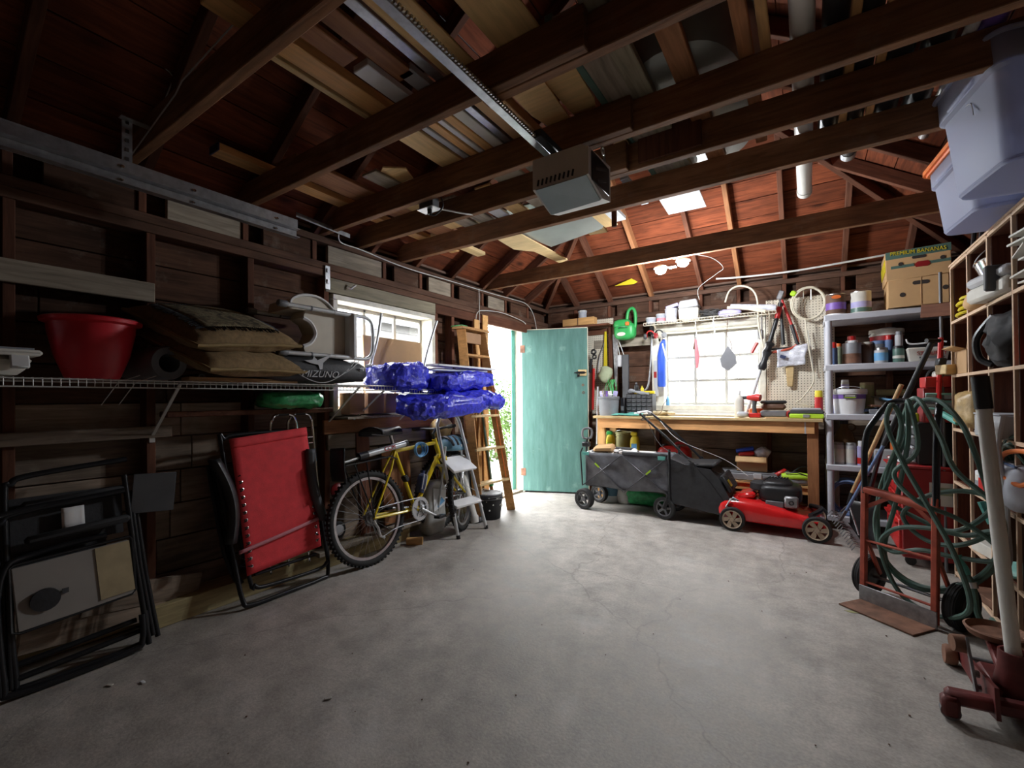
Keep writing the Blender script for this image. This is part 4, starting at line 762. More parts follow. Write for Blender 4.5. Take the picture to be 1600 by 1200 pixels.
# lawn mower
t = T('lawn_mower', 'red push lawn mower with black engine and grass bag', 'mower', (-.26, 4.50, 0))
dk = MB(); prof = [(-.40, .24), (-.32, .27), (-.10, .265), (.18, .20), (.36, .155), (.38, .10), (.36, .075), (-.34, .085), (-.42, .12)]
for j, (y, s) in enumerate(((-.245, .80), (-.215, .97), (-.12, 1.04), (.12, 1.04), (.215, .97), (.245, .80))):
    dk.v += [(x, y, .06+(z-.06)*s) for x, z in prof]
n = len(prof)
for j in range(5):
    for i in range(n): dk.f.append((j*n+i, j*n+(i+1) % n, (j+1)*n+(i+1) % n, (j+1)*n+i))
dk.f += [tuple(range(n))[::-1], tuple(range(5*n, 6*n))]; dk.build('deck', 'mower_red', t, sm=50, sub=1)
MB().box((-.19, -.02, .285), (.14, .26, .055), (0, -14, 0), .02).build('rear_flap', 'mower_red', t)
en = sell(MB(), (.055, 0, .32), (.32, .32, .16), .45, 30, 14); en.build('engine_shroud', 'black', t); sell(MB(), (.03, .0, .385), (.24, .26, .10), .6, 26, 12).build('engine_cowl', 'black', t)
gr = MB()
for k in range(7): gr.bar((-.06+.022*k, -.085, .425), (-.02+.022*k, .06, .437), .008, .012)
gr.build('cooling_fins', 'black_matte', t); MB().lathe([(.07, 0), (.085, .01), (.08, .06), (.05, .08), (0, .085)], 20, (-.09, -.04, .335)).build('recoil_cover', 'black_matte', t)
mf = MB().box((.14, -.172, .275), (.10, .05, .095), None, .012).build('muffler_guard', 'dull_steel', t); MB().torus((.14, -.198, .275), .015, .006, (0, 1, 0), 16, 6).build('exhaust_port', 'black', mf)
MB().box((.02, -.165, .245), (.13, .02, .05), (0, 0, 0), .004).build('engine_base', 'mid_grey', t)
for x, y, r in ((-.29, -.255, .10), (.31, -.26, .10), (-.29, .255, .10), (.31, .26, .095)):
    wh = MB().lathe([(r*.74, -.024), (r*.94, -.024), (r, -.015), (r, .015), (r*.94, .024), (r*.74, .024), (r*.74, -.024)], 32, (x, y, r), (0, 1, 0)).build('wheel', 'rubber', t)
    hb = MB().lathe([(r*.66, -.02), (r*.76, -.026), (r*.76, .02), (r*.66, .02), (r*.66, -.02)], 28, (x, y, r), (0, 1, 0)); hb.cyl((x, y-.03, r), (x, y+.02, r), .018, 12)
    for i in range(6):
        a = 2*PI*i/6; m_ = Matrix.Translation((x, y-.012, r)) @ Matrix.Rotation(-a, 4, 'Y'); hb.prism([(.012, -.016), (r*.70, -.012), (r*.70, .026), (.03, .014)], .010, m_ @ Matrix.Rotation(R(90), 4, 'X'))
    hb.build('wheel_hub', 'wheel_tan', wh)
MB().tube([(.27, -.20, .19), (.33, -.05, .20), (.34, .1, .20), (.27, .20, .19)], .02, 8, smooth=4).build('front_guard', 'black', t)
bg_ = MB().add([(-.80, -.21, .16), (-.33, -.21, .10), (-.31, -.21, .25), (-.40, -.21, .42), (-.47, -.21, .50), (-.66, -.21, .52), (-.83, -.21, .58)]+[(-.80, .21, .16), (-.33, .21, .10), (-.31, .21, .25), (-.40, .21, .42), (-.47, .21, .50), (-.66, .21, .52), (-.83, .21, .58)], [(6, 5, 4, 3, 2, 1, 0), (7, 8, 9, 10, 11, 12, 13)]+[(i, (i+1) % 7, 7+(i+1) % 7, 7+i) for i in range(7)])
bg_.build('grass_bag', 'black_fabric', t, None); MB().box((-.60, 0, .525), (.34, .40, .03), (0, -3, 0), .012).build('bag_lid', 'black_matte', t); MB().box((-.345, 0, .38), (.03, .40, .16), (0, -28, 0), .008).build('rear_door', 'black_matte', t); MB().box((-.322, -.12, .385), (.006, .07, .06), (0, -28, 0)).build('warning_label', 'yellow', t); MB().box((-.328, -.12, .43), (.006, .09, .03), (0, -28, 0)).build('black_label', 'black', t)
for y, dx in ((-.20, 0), (.20, 0)):
    MB().tube([(-.34, y, .20), (-.48, y, .40), (-.62, y, .54)], .012, 8).build('lower_handle', 'black_metal', t); MB().tube([(-.60, y+.012, .52), (-.86, y+.01, .78), (-1.10, y*.9, .985)], .011, 8).build('upper_handle', 'black_metal', t); MB().lathe([(.02, 0), (.02, .014), (0, .02)], 10, (-.62, y-.015 if y < 0 else y+.015, .54), (0, -1 if y < 0 else 1, 0)).build('handle_knob', 'black', t)
MB().tube([(-1.10, -.18, .985), (-1.13, -.15, 1.0), (-1.13, .15, 1.0), (-1.10, .18, .985)], .012, 8).build('push_bar', 'light_grey', t); MB().tube([(-1.05, -.16, .97), (-1.10, -.14, .93), (-1.12, 0, .92), (-1.10, .14, .93)], .005, 6, smooth=3).build('bail_lever', 'black_metal', t)
MB().tube([(-1.04, -.19, .95), (-.9, -.22, .70), (-.7, -.23, .60), (-.3, -.1, .42), (-.1, -.05, .40)], .003, 5, smooth=6).build('cable', 'wire_dark', t); MB().tube([(-1.0, .17, .90), (-.8, .10, .72), (-.4, .15, .55), (-.2, .1, .42)], .003, 5, smooth=6).build('cable', 'wire', t)
MB().box((-.26, -.205, .235), (.10, .02, .05), (0, 30, 0), .004).build('height_lever', 'dull_steel', t); MB().tube([(-.24, -.24, .14), (-.34, -.24, .20), (-.30, -.24, .27)], .008, 6).build('spring_arm', 'steel', t)
# under and on the bench
def jar(name, label, cat, loc, r, h, m, lid=None, lm='white', group=None, band=None, n=22, lh=.022):
    t = T(name, label, cat, loc, 0, group); MB().lathe([(r*.96, 0), (r, .004), (r, h-.004), (r*.97, h), (0, h)], n).build('body', m, t)
    if lid: MB().lathe([(lid, 0), (lid, lh*.8), (lid*.9, lh), (0, lh)], n, (0, 0, h)).build('cap', lm, t)
    else: MB().torus((0, 0, h), r*.96, .004, (0, 0, 1), n, 5).build('rim', 'steel', t)
    if band: MB().lathe([(r+.001, h*band[1]), (r+.001, h*band[2])], n).build('label_band', band[0], t)
    return t
def bottle(name, label, loc, r, h, m, cm, cat='bottle', neck=.35, flat=1, group=None):
    t = T(name, label, cat, loc, 0, group); MB().lathe([(r*.95, 0), (r, .006), (r, h*.62), (r*.8, h*.74), (r*neck, h*.84), (r*neck, h*.9), (0, h*.9)], 20, sy=flat).build('body', m, t); MB().lathe([(r*neck*1.25, h*.86), (r*neck*1.25, h*.97), (r*neck*.6, h), (0, h)], 16).build('cap', cm, t); return t
def bucket(name, label, loc, r, h, m, hm='steel', lidm=None, group=None):
    t = T(name, label, 'bucket', loc, 0, group); MB().lathe([(r*.86, 0), (r, h), (r*.94, h), (r*.8, .01), (0, .01)], 30).build('pail', m, t)
    for z in (.86, .94): MB().torus((0, 0, h*z), r*(.86+.14*z)+.003, .005, (0, 0, 1), 30, 6).build('rib', m, t)
    MB().torus((0, 0, h*.86), r*1.03, .003, (0, .5, .85), 22, 5, 0, PI).build('bail', hm, t)
    if lidm: MB().lathe([(r*1.04, h-.02), (r*1.06, h-.01), (r*1.04, h+.012), (r*.9, h+.012), (r*.88, h+.006), (0, h+.006)], 30).build('lid', lidm, t)
    return t
for i, (x, y) in enumerate(((-1.96, 5.02), (-1.78, 5.05))): bucket('plant_bucket', ('olive plant bucket under the bench, nearest the bench leg', 'olive ribbed pot beside a plant bucket under the bench')[i], (x, y, .50), .11, .25, 'olive')
O('under_shelf', MB().box((0, 0, 0), (.62, .34, .02), None, .002), 'stud_wood', 'dark plank shelf under the left end of the bench', 'shelf', (-1.72, 4.98, .488)); 
for i, (x, lab) in enumerate(((-1.90, 'yellow spray bottle with green nozzle, left one under the bench'), (-1.62, 'yellow garden spray bottle, right one under the bench'))):
    t = T('spray_bottle', lab, 'bottle', (x+.03, 4.86, .50)); sell(MB(), (0, 0, .12), (.10, .07, .22), .7, 20, 12).build('body', 'yellow', t); MB().box((-.01, 0, .245), (.07, .03, .045), None, .01).build('nozzle', 'green' if i == 0 else 'yellow', t); MB().box((0, -.036, .10), (.06, .004, .08)).build('label', 'light_blue' if i else 'lime', t)
t = T('gas_can', 'red plastic fuel can under the bench behind the mower handles', 'can', (-1.20, 4.98, .35)); sell(MB(), (0, 0, .14), (.34, .22, .27), .5, 26, 14).build('body', 'red', t); MB().tube([(.0, 0, .25), (.02, 0, .30), (.12, 0, .30), (.15, 0, .24)], .014, 8, smooth=4).build('handle', 'red', t); MB().lathe([(.03, 0), (.03, .03), (0, .03)], 16, (-.10, 0, .26)).build('cap', 'black', t); O('fuel_can_stand', MB().box((0, 0, .17), (.40, .24, .34), None, .01), 'brown_card', 'dark brown carton under the red fuel can', 'box', (-1.20, 4.98, 0))
bucket('paint_pail', 'white pail with blue and red label on the floor behind the wagon', (-1.83, 4.78, 0), .10, .26, 'white'); MB().lathe([(.0945, .07), (.101, .17)], 30).build('label', 'duck_blue', bpy.data.objects['paint_pail']); O('soil_bag', sell(MB(), (0, 0, .09), (.50, .24, .18), .6, 30, 16).noise(.02, 7, 3), 'plastic_green', 'green and white plastic soil bag on the floor behind the wagon', 'bag', (-1.48, 4.80, 0)); O('fertilizer_bag', sell(MB(), (0, 0, .08), (.18, .16, .20), .6, 20, 12).noise(.015, 8, 6), 'concrete_bag', 'small grey sack slumped beside the green soil bag', 'bag', (-1.66, 4.76, 0))
t = T('cardboard_box', 'tan cardboard box under the bench filled with blue and red packets', 'box', (-.46, 4.95, .43)); MB().box((0, 0, .07), (.26, .20, .14), (0, 0, 4), .002).build('body', 'cardboard', t); MB().grid(lambda u, v: (-.13+.26*u, -.10-.045*v, .14-.05*v), 4, 3).build('flap', 'box_card', t, sol=.004)
O('blue_packet', MB().box((0, 0, 0), (.16, .10, .035), (0, -12, 6), .008), 'blue', 'blue packet lying in the tan box under the bench', 'packet', (-.52, 4.94, .625)); O('red_packet', MB().box((0, 0, 0), (.14, .09, .04), (4, -8, 0), .012), 'red', 'red packet in the tan box under the bench', 'packet', (-.50, 4.90, .59)); O('clear_bag', sell(MB(), (0, 0, 0), (.13, .12, .12), .8, 20, 14).noise(.018, 14, 2), 'bag_clear', 'clear plastic bag sticking out of the tan box under the bench', 'bag', (-.37, 4.92, .60))
t = T('tool_case', 'grey latched tool case on the lower bench shelf beneath the tan box', 'case', (-.50, 4.93, .344)); MB().box((0, 0, .035), (.52, .26, .07), None, .01).build('shell', 'grey', t); MB().box((0, 0, .074), (.50, .25, .012), None, .004).build('lid', 'mid_grey', t)
for x in (-.17, .10): MB().box((x, -.134, .05), (.07, .014, .05), None, .004).build('latch', 'light_grey', t)
t = T('circular_saw', 'grey and red power tool on the lower bench shelf', 'power tool', (-.20, 4.88, .344)); MB().box((0, 0, .05), (.14, .10, .09), (0, -30, 0), .02).build('motor', 'dark_grey', t); MB().box((-.02, -.03, .09), (.12, .04, .035), (0, -32, 20), .012).build('grip', 'red', t); MB().tube([(.06, 0, .08), (.14, .02, .15), (.24, .02, .16)], .005, 6, smooth=4).build('cord', 'black', t)
t = T('tool_bag', 'lime and grey soft tool pouch at the right end of the lower bench shelf', 'bag', (-.09, 4.83, .345)); sell(MB(), (0, 0, .05), (.25, .15, .10), .6, 24, 14).noise(.008, 9, 1).build('pouch', 'grey', t); sell(MB(), (.0, -.01, .075), (.24, .14, .06), .6, 24, 12).noise(.008, 12, 2).build('lime_flap', 'lime', t); MB().tube([(-.08, -.07, .10), (0, -.08, .12), (.08, -.07, .09)], .006, 6).build('strap', 'black', t)
# bench top
t = bucket('grey_bucket', 'grey bucket of purple and white brushes on the left end of the bench', (-1.88, 4.84, .945), .118, .215, 'grey'); 
for i in range(6): a = i*1.05; O('brush', MB().bar((0, 0, 0), (.03*math.cos(a), .03*math.sin(a), .14), .05, .012, (math.sin(a), math.cos(a), .2), .004), ('lilac', 'white', 'purple', 'lilac', 'tan', 'white')[i], ('lilac scraper standing in the grey bucket, rightmost', 'white scraper standing in the grey bucket, rear', 'purple brush in the middle of the grey bucket', 'lilac scraper at the left of the grey bucket', 'tan handled brush in the grey bucket', 'white spatula at the front of the grey bucket')[i], 'tool', (-1.88+.055*math.cos(a), 4.84+.055*math.sin(a), 1.08))
t = T('parts_cabinet', 'black small parts cabinet with rows of drawers on the bench', 'cabinet', (-1.545, 4.95, .945)); MB().box((0, 0, .12), (.29, .15, .24), None, .004).build('case', 'black', t)
for i in range(5):
    for j in range(5):
        d = MB().box((-.112+.056*i, -.078, .028+.046*j), (.050, .012, .040), None, .003).build('drawer', 'dark_grey', t); MB().box((-.112+.056*i, -.087, .018+.046*j), (.022, .008, .006)).build('pull', 'mid_grey', d)
bottle('oil_bottle', 'dark bottle with grey cap on the black parts cabinet', (-1.60, 4.96, 1.185), .026, .13, 'black', 'mid_grey'); bottle('glue_bottle', 'small yellow glue bottle on the black parts cabinet', (-1.535, 4.96, 1.185), .018, .09, 'yellow', 'yellow', neck=.25)
t = T('spirit_level', 'yellow spirit level lying on the black parts cabinet', 'level', (-1.49, 4.90, 1.20)); MB().box((0, 0, 0), (.22, .03, .03), None, .003).build('bar', 'yellow', t); MB().cyl((0, -.016, 0), (.0, .016, 0), .010, 10).build('vial', 'lime', t)
t = T('heat_gun', 'grey hand tool lying on the black parts cabinet', 'tool', (-1.55, 4.88, 1.21)); MB().tube([(-.10, 0, .02), (-.04, 0, .0), (.06, -.01, -.02), (.12, -.01, -.025)], [.016, .02, .022, .012], 10, smooth=3).build('grip', 'grey', t); MB().box((-.09, 0, .005), (.05, .03, .045), None, .008).build('head', 'mid_grey', t)
t = T('battery_charger', 'black charger standing between grey bucket and parts cabinet', 'charger', (-1.735, 4.93, .945)); MB().box((0, 0, .10), (.05, .10, .20), None, .008).build('case', 'black', t); MB().box((0, -.052, .08), (.03, .006, .05)).build('panel', 'mid_grey', t)
t = T('work_gloves', 'pair of tan work gloves lying under the window on the bench', 'gloves', (-1.38, 4.93, .945))
for dx, a in ((-.03, 20), (.05, -15)):
    m_ = Matrix.Rotation(R(a), 4, 'Z'); mb = sell(MB(), (dx, 0, .03), (.13, .10, .05), .8, 18, 10, (0, 0, a))
    for k in range(4): mb.tube([m_ @ Vector((dx+.05, -.035+.023*k, .03)), m_ @ Vector((dx+.11, -.04+.026*k, .04)), m_ @ Vector((dx+.15, -.04+.026*k, .025))], .012, 6)
    mb.build('glove', 'tan', t)
t = T('teal_cloth', 'teal garden kneeler cloth draped at the front of the bench', 'cloth', (-1.63, 4.76, .946)); MB().grid(lambda u, v: (-.17+.34*u, -.06+.14*v, .012+.016*math.sin(u*9)*math.sin(v*4)+.02*v*u), 20, 10).noise(.01, 9, 2).build('fold', 'teal', t, sol=.008); MB().box((.14, .0, .03), (.14, .05, .02), (0, 0, 10), .006).build('hem', 'white', t)
O('white_sheet', MB().box((0, 0, 0), (.95, .16, .02), None, .004), 'off_white', 'white window board lying along the back of the bench', 'board', (-.83, 5.06, .958)); O('twig', MB().tube([(0, 0, 0), (.05, -.01, .05), (.07, -.02, .12), (.11, -.02, .17)], .003, 5), 'brown', 'thin dark wire twig sticking up near the gloves', 'wire', (-1.33, 4.8, .946))
bottle('glue_bottle', 'white wood glue bottle under the right side of the window', (-.555, 4.86, .946), .042, .26, 'off_white', 'white', neck=.22); bottle('blue_bottle', 'small pale blue bottle on the window sill by the gloves', (-1.31, 5.17, 1.055), .022, .10, 'light_blue', 'light_blue')
t = T('cordless_drill', 'red and black cordless drill standing on its battery on the bench', 'drill', (-.42, 4.83, .946)); MB().box((0, 0, .022), (.10, .075, .044), None, .008).build('battery', 'red', t); MB().tube([(0, 0, .04), (-.005, 0, .10), (.0, 0, .16)], [.022, .017, .022], 12).build('grip', 'dark_grey', t); MB().tube([(.05, -.02, .185), (.02, -.01, .19), (-.06, .02, .19)], [.032, .036, .022], 16).build('motor_housing', 'red', t); MB().cyl((-.06, .02, .19), (-.10, .035, .19), .016, 12).build('chuck', 'black', t)
O('orange_case', MB().box((0, 0, .045), (.12, .07, .08), None, .01), 'orange', 'small orange box behind the cordless drill', 'box', (-.42, 4.96, .946)); O('white_charger', sell(MB(), (0, 0, .03), (.10, .09, .055), .6, 18, 10), 'light_grey', 'pale grey charger base left of the cordless drill', 'charger', (-.52, 4.80, .946))
t = T('plane_sander', 'black and grey belt sander lying on the bench by the pegboard', 'power tool', (-.27, 4.92, .946)); MB().box((0, 0, .035), (.22, .10, .06), None, .012).build('base', 'mid_grey', t); MB().box((0, 0, .10), (.20, .09, .06), None, .02).build('body', 'brown', t); MB().box((0, 0, .145), (.22, .08, .03), None, .012).build('handle', 'black_matte', t); MB().tube([(.10, 0, .05), (.15, -.05, .02), (.2, -.02, .06), (.22, .03, .02)], .008, 6, smooth=4).build('cord', 'black', t)
t = T('tape_measure', 'red and black tape measure on the bench', 'tool', (-.13, 4.88, .946)); MB().box((0, 0, .035), (.07, .04, .065), None, .014).build('case', 'deep_red', t); MB().lathe([(.024, 0), (.024, .005), (0, .006)], 14, (0, -.02, .035), (0, -1, 0)).build('badge', 'black', t)
t = T('organizer_case', 'lime and clear organizer case at the right end of the bench', 'case', (-.01, 4.87, .946)); MB().box((0, 0, .02), (.26, .18, .04), None, .008).build('tray', 'lime', t); MB().box((0, 0, .06), (.25, .17, .035), None, .006).build('lid', 'dark_grey', t); MB().box((0, 0, .083), (.22, .15, .015), None, .004).build('clear_panel', 'light_grey', t); MB().box((0, -.094, .022), (.05, .01, .03), None, .003).build('latch', 'grey', t)
jar('spray_paint', 'red spray can with yellow cap at the right end of the bench', 'can', (.085, 4.93, .946), .032, .19, 'red', .03, 'yellow', band=('off_white', .2, .35), lh=.06)
O('orange_paper', MB().box((0, 0, 0), (.18, .10, .006), (0, 0, 12)), 'box_card', 'sheet of sandpaper lying at the bench edge', 'sandpaper', (-.24, 4.77, .95))
# ---------------------------------------------------------------- back wall hangings
t = T('pegboard', 'beige pegboard panel on the back wall right of the window', 'pegboard', (-.06, 5.195, 1.0)); MB().box((0, 0, .555), (.56, .008, 1.11)).build('panel', 'pegboard', t)
t = T('pegboard', 'narrow beige pegboard strip behind the green door edge', 'pegboard', (-2.13, 5.20, .95)); MB().box((0, 0, .52), (.36, .008, 1.04)).build('panel', 'pegboard', t); MB().box((.0, -.006, 1.10), (.36, .008, .12)).build('top_panel', 'pegboard', t); plank('cleat', t, (-.2, -.012, 1.005), (.2, -.012, 1.005), .02, .07, 'stud_wood')
board('wall_post', 'dark brown post beside the narrow pegboard strip', (-1.97, 5.17, .95), (-1.97, 5.17, 2.0), .05, .05, 'stud_wood', (0, 1, 0)); t = T('hand_saw', 'hand saw hanging with its blade down on the wall post', 'saw', (-1.915, 5.13, 1.9)); MB().prism([(-.02, 0), (.05, 0), (.03, -.62), (.005, -.62)], .004, Matrix.Rotation(R(90), 4, 'X')).build('blade', 'dull_steel', t); MB().box((.015, 0, .05), (.075, .02, .10), None, .01).build('handle', 'brown', t)
t = T('wall_bracket', 'black steel bracket hanging from two wires under the green blower', 'bracket', (-1.80, 5.13, 1.2)); MB().box((.02, 0, .12), (.075, .04, .66), None, .006).build('channel', 'dark_grey', t); MB().box((-.05, 0, .38), (.05, .04, .14), None, .01).build('motor', 'light_grey', t); MB().tube([(-.05, 0, .45), (-.09, 0, .66)], .004, 6).build('hanging_wire', 'wire', t); MB().tube([(.0, 0, .45), (-.06, 0, .62)], .004, 6).build('hanging_wire', 'wire', t)
t = T('bow_saw', 'thin curved bow saw hanging on the narrow pegboard strip', 'saw', (-2.07, 5.17, 1.4)); MB().tube([(.04, 0, .55), (.01, 0, .40), (-.05, 0, .25), (-.08, 0, .05)], .006, 6, smooth=5).build('bow', 'dull_steel', t); MB().prism([(-.0, 0), (.05, 0), (.045, .55), (.02, .55)], .006, Matrix.Rotation(R(90), 4, 'X')).build('yardstick', 'yellow', t)
t = T('pruning_lopper', 'red handled lopper hanging behind the green door edge', 'lopper', (-2.17, 5.06, 1.0))
MB().tube([(.0, 0, .0), (.01, 0, .25), (.02, 0, .50)], .016, 8).build('handle', 'red', t); MB().tube([(-.03, 0, .45), (-.01, 0, .62)], .018, 8).build('grip', 'black', t); MB().torus((.02, 0, .70), .025, .012, (0, 1, 0), 14, 6).build('pivot', 'black', t); MB().torus((.03, 0, .64), .022, .010, (0, 1, 0), 14, 6).build('pivot', 'black', t)
board('red_stake', 'dark red painted stake standing behind the green door edge', (-2.20, 5.02, 0), (-2.19, 5.08, 1.55), .035, .03, 'stud_wood', (0, 1, 0)); O('grey_pole', MB().cyl((0, 0, 0), (.02, .03, 1.28), .011, 10), 'light_grey', 'thin grey pole standing between door and bench', 'pole', (-2.10, 4.98, 0)); bottle('red_bottle', 'small red bottle behind the grey bucket on the bench', (-1.99, 5.02, .95), .035, .16, 'red', 'red')
O('garden_net', sell(MB(), (0, 0, 0), (.17, .06, .20), .9, 22, 14).noise(.025, 10, 3), 'sage', 'pale green garden gloves and netting hanging above the grey bucket', 'netting', (-2.01, 5.09, 1.42)); tn = MB(); q_ = random.Random(6)
for k in range(14): x = q_.uniform(-.06, .06); tn.tube([(x, 0, .1), (x+q_.uniform(-.05, .05), -.02, .0), (x+q_.uniform(-.06, .06), 0, -.14)], .003, 4, smooth=3)
O('green_twine', tn, 'green', 'tangle of green and white twine hanging under the netting', 'twine', (-1.93, 5.08, 1.26))
# green leaf blower
t = T('leaf_blower', 'green electric leaf blower hanging upside down on the back wall', 'blower', (-1.77, 5.10, 1.82)); sell(MB(), (.0, 0, .10), (.25, .16, .20), .6, 28, 16).build('housing', 'green', t); sell(MB(), (-.03, 0, .18), (.21, .15, .12), .7, 26, 14).build('housing', 'green', t)
MB().tube([(.08, 0, .02), (.12, 0, .16), (.12, 0, .30), (.09, 0, .36), (.04, 0, .33), (.02, 0, .22)], .018, 10, smooth=5).build('handle', 'green', t); MB().box((.05, -.075, .175), (.045, .03, .045), None, .008).build('switch', 'hot_orange', t); MB().lathe([(.05, 0), (.05, .004), (0, .005)], 18, (-.02, -.079, .06), (0, -1, 0), 1, .45).build('logo_badge', 'off_white', t); MB().torus((0, 0, .115), .118, .004, (0, .2, 1), 24, 5, sq=.62).build('seam', 'hose_green', t)
# string trimmer, saw, blue sleeve, ear defenders
t = T('string_trimmer', 'string trimmer pole with bent foot hanging left of the window', 'trimmer', (-1.46, 5.10, 1.2)); MB().tube([(.0, 0, .66), (-.02, 0, .30), (-.05, 0, .08), (-.10, 0, .02), (-.15, 0, .02)], .010, 8, smooth=5).build('shaft', 'dull_steel', t); MB().lathe([(.05, 0), (.05, .03), (0, .04)], 16, (-.15, 0, .0)).build('head', 'dark_grey', t); MB().box((0, 0, .70), (.05, .04, .10), None, .01).build('motor', 'black', t)
t = T('long_saw', 'pale blade saw with red label hanging beside the blue sleeve', 'saw', (-1.43, 5.12, 1.16)); MB().prism([(-.012, 0), (.03, 0), (.028, .40), (-.02, .40)], .004, Matrix.Rotation(R(90), 4, 'X')).build('blade', 'light_grey', t); MB().box((-.002, -.004, .24), (.03, .004, .07)).build('label', 'deep_red', t)
t = T('blue_sleeve', 'bright blue folded chair sleeve hanging left of the window', 'bag', (-1.355, 5.10, 1.26)); MB().tube([(0, 0, .0), (.0, 0, .02), (.0, 0, .35), (.015, 0, .48), (.03, 0, .53)], [.035, .046, .048, .035, .012], 16).noise(.004, 14).build('sleeve', 'blue', t); MB().tube([(.02, -.04, .48), (.05, -.05, .36), (.07, -.05, .28)], .008, 6).build('white_strap', 'white', t)
for i, x in enumerate((-1.46, -1.365)):
    t = T('ear_defenders', ('red and black ear defenders hanging at the left end of the window shelf', 'black ear defenders hanging above the blue sleeve')[i], 'ear defenders', (x, 5.04, 1.86)); MB().torus((0, 0, -.02), .05, .008, (.3, 1, .2), 22, 6, R(-20), R(200)).build('headband', 'red' if i == 0 else 'black', t)
    for s in (-1, 1): MB().lathe([(.03, 0), (.034, .012), (.028, .028), (0, .03)], 16, (.045*s, 0, -.03), (s, -.5, 0)).build('ear_cup', ('dark_grey', 'deep_red')[s > 0] if i == 0 else ('black', 'grey')[s > 0], t)
# shelf over window
wire_shelf('white wire shelf mounted above the back window', (-1.50, 5.20, 1.965), R(-90), 1.26, .28, [(.1, -.16), (1.2, -.16)], 'cream', .03, .03)
for i, (x, h, r, m) in enumerate(((-1.455, .055, .055, 'clear_dull'), (-1.345, .085, .05, 'clear_dull'), (-1.235, .13, .065, 'bag_clear'))):
    t = T('clear_tub', ('shallow clear tub at the left end of the window shelf', 'small clear tub with pink label on the window shelf', 'tall clear canister of screws on the window shelf')[i], 'tub', (x, 5.05, 1.968)); MB().lathe([(r*.88, 0), (r, h), (r*.97, h), (r*.85, .005), (0, .005)], 20).build('cup', m, t); MB().lathe([(r*1.05, h), (r*1.05, h+.012), (0, h+.012)], 20).build('lid', 'light_grey', t)
    if i == 1: MB().lathe([(r*.93, .02), (r*.98, .05)], 20).build('label', 'pink', t)
O('blue_label_box', MB().box((0, 0, .02), (.13, .08, .035), (0, -14, 6), .004), 'lilac', 'small white and blue packet on the tall clear canister', 'packet', (-1.22, 5.05, 2.115))
t = T('cooler_box', 'small grey cooler box with hinged lid on the window shelf', 'cooler', (-1.04, 5.05, 1.968)); MB().box((0, 0, .06), (.19, .17, .12), None, .012, 1.08).build('body', 'off_white', t); MB().box((-.005, 0, .165), (.20, .18, .085), (0, -3, 0), .012, .88).build('lid', 'light_grey', t)
wt = MB(); q_ = random.Random(11)
for k in range(40):
    a = [Vector((q_.uniform(-.13, .13), q_.uniform(-.07, .07), q_.uniform(.005, .09))) for _ in range(4)]; wt.tube(a, .003, 4, smooth=4)
O('cable_tangle', wt, 'wire_dark', 'tangle of dark wires and bits on the window shelf', 'cables', (-.83, 5.05, 1.97)); O('tube_bag', sell(MB(), (0, 0, .03), (.22, .14, .06), .7, 22, 12).noise(.012, 12, 4), 'lilac', 'white and blue plastic packet on the window shelf', 'packet', (-.66, 5.05, 1.972))
O('clear_tube', MB().cyl((-.16, 0, .0), (.24, -.03, -.06), .03, 14), 'bag_clear', 'clear plastic tube lying at the right end of the window shelf', 'tube', (-.48, 5.03, 2.06))
O('loop_hose', MB().tube([(-.22, 0, .07), (-.18, 0, .18), (-.09, 0, .22), (.02, -.01, .17), (.07, -.02, .05), (.08, -.03, -.20), (.12, -.03, -.42)], .009, 8, smooth=6), 'cream', 'pale hose loop arching over the right end of the window shelf', 'hose', (-.47, 5.02, 2.04)); O('yellow_tube', MB().tube([(-.20, 0, .05), (-.05, 0, .03), (.14, -.02, -.03)], .016, 8, smooth=4), 'cream', 'pale yellow tube lying across the window shelf under the loop', 'tube', (-.47, 5.0, 2.0))
# hanging at window
for i, x in enumerate((-.975, -.80)): O('wire_hook', MB().tube([(0, 0, .18), (0, 0, .10), (.012, -.01, .04), (0, -.015, .0), (-.012, -.01, .03)], .003, 5, smooth=4), 'steel', ('wire hook hanging from the window shelf above the pink sheath', 'short wire hook hanging in the middle of the window')[i], 'hook', (x, 5.0, 1.78))
t = T('pink_sheath', 'pink rubber gloves hanging on a clip in the window', 'gloves', (-.965, 5.0, 1.45)); MB().tube([(0, 0, 0), (.005, 0, .12), (-.01, 0, .30)], [.012, .022, .012], 10).build('sheath', 'pink', t); MB().tube([(-.012, 0, .28), (-.03, 0, .20)], .01, 6).build('cuff', 'brown', t); MB().cyl((-.01, 0, .28), (-.01, 0, .36), .005, 6).build('clip', 'steel', t)
t = T('cloth_hood', 'grey felt bag hanging by a cord in the window', 'bag', (-.665, 5.0, 1.41)); MB().prism([(-.075, .12), (0, .25), (.07, .14), (.075, .07), (0, 0), (-.06, .04)], .035, Matrix.Translation((0, .018, 0)) @ Matrix.Rotation(R(90), 4, 'X')).noise(.006, 12).build('pouch', 'mid_grey', t); MB().tube([(.035, 0, .21), (.02, 0, .30), (-.01, 0, .36), (-.005, 0, .47), (-.005, 0, .556)], .0025, 5, smooth=4).build('cord', 'brown', t); MB().ball((-.005, 0, .475), .008, 8, 6).build('knot', 'brown', t)
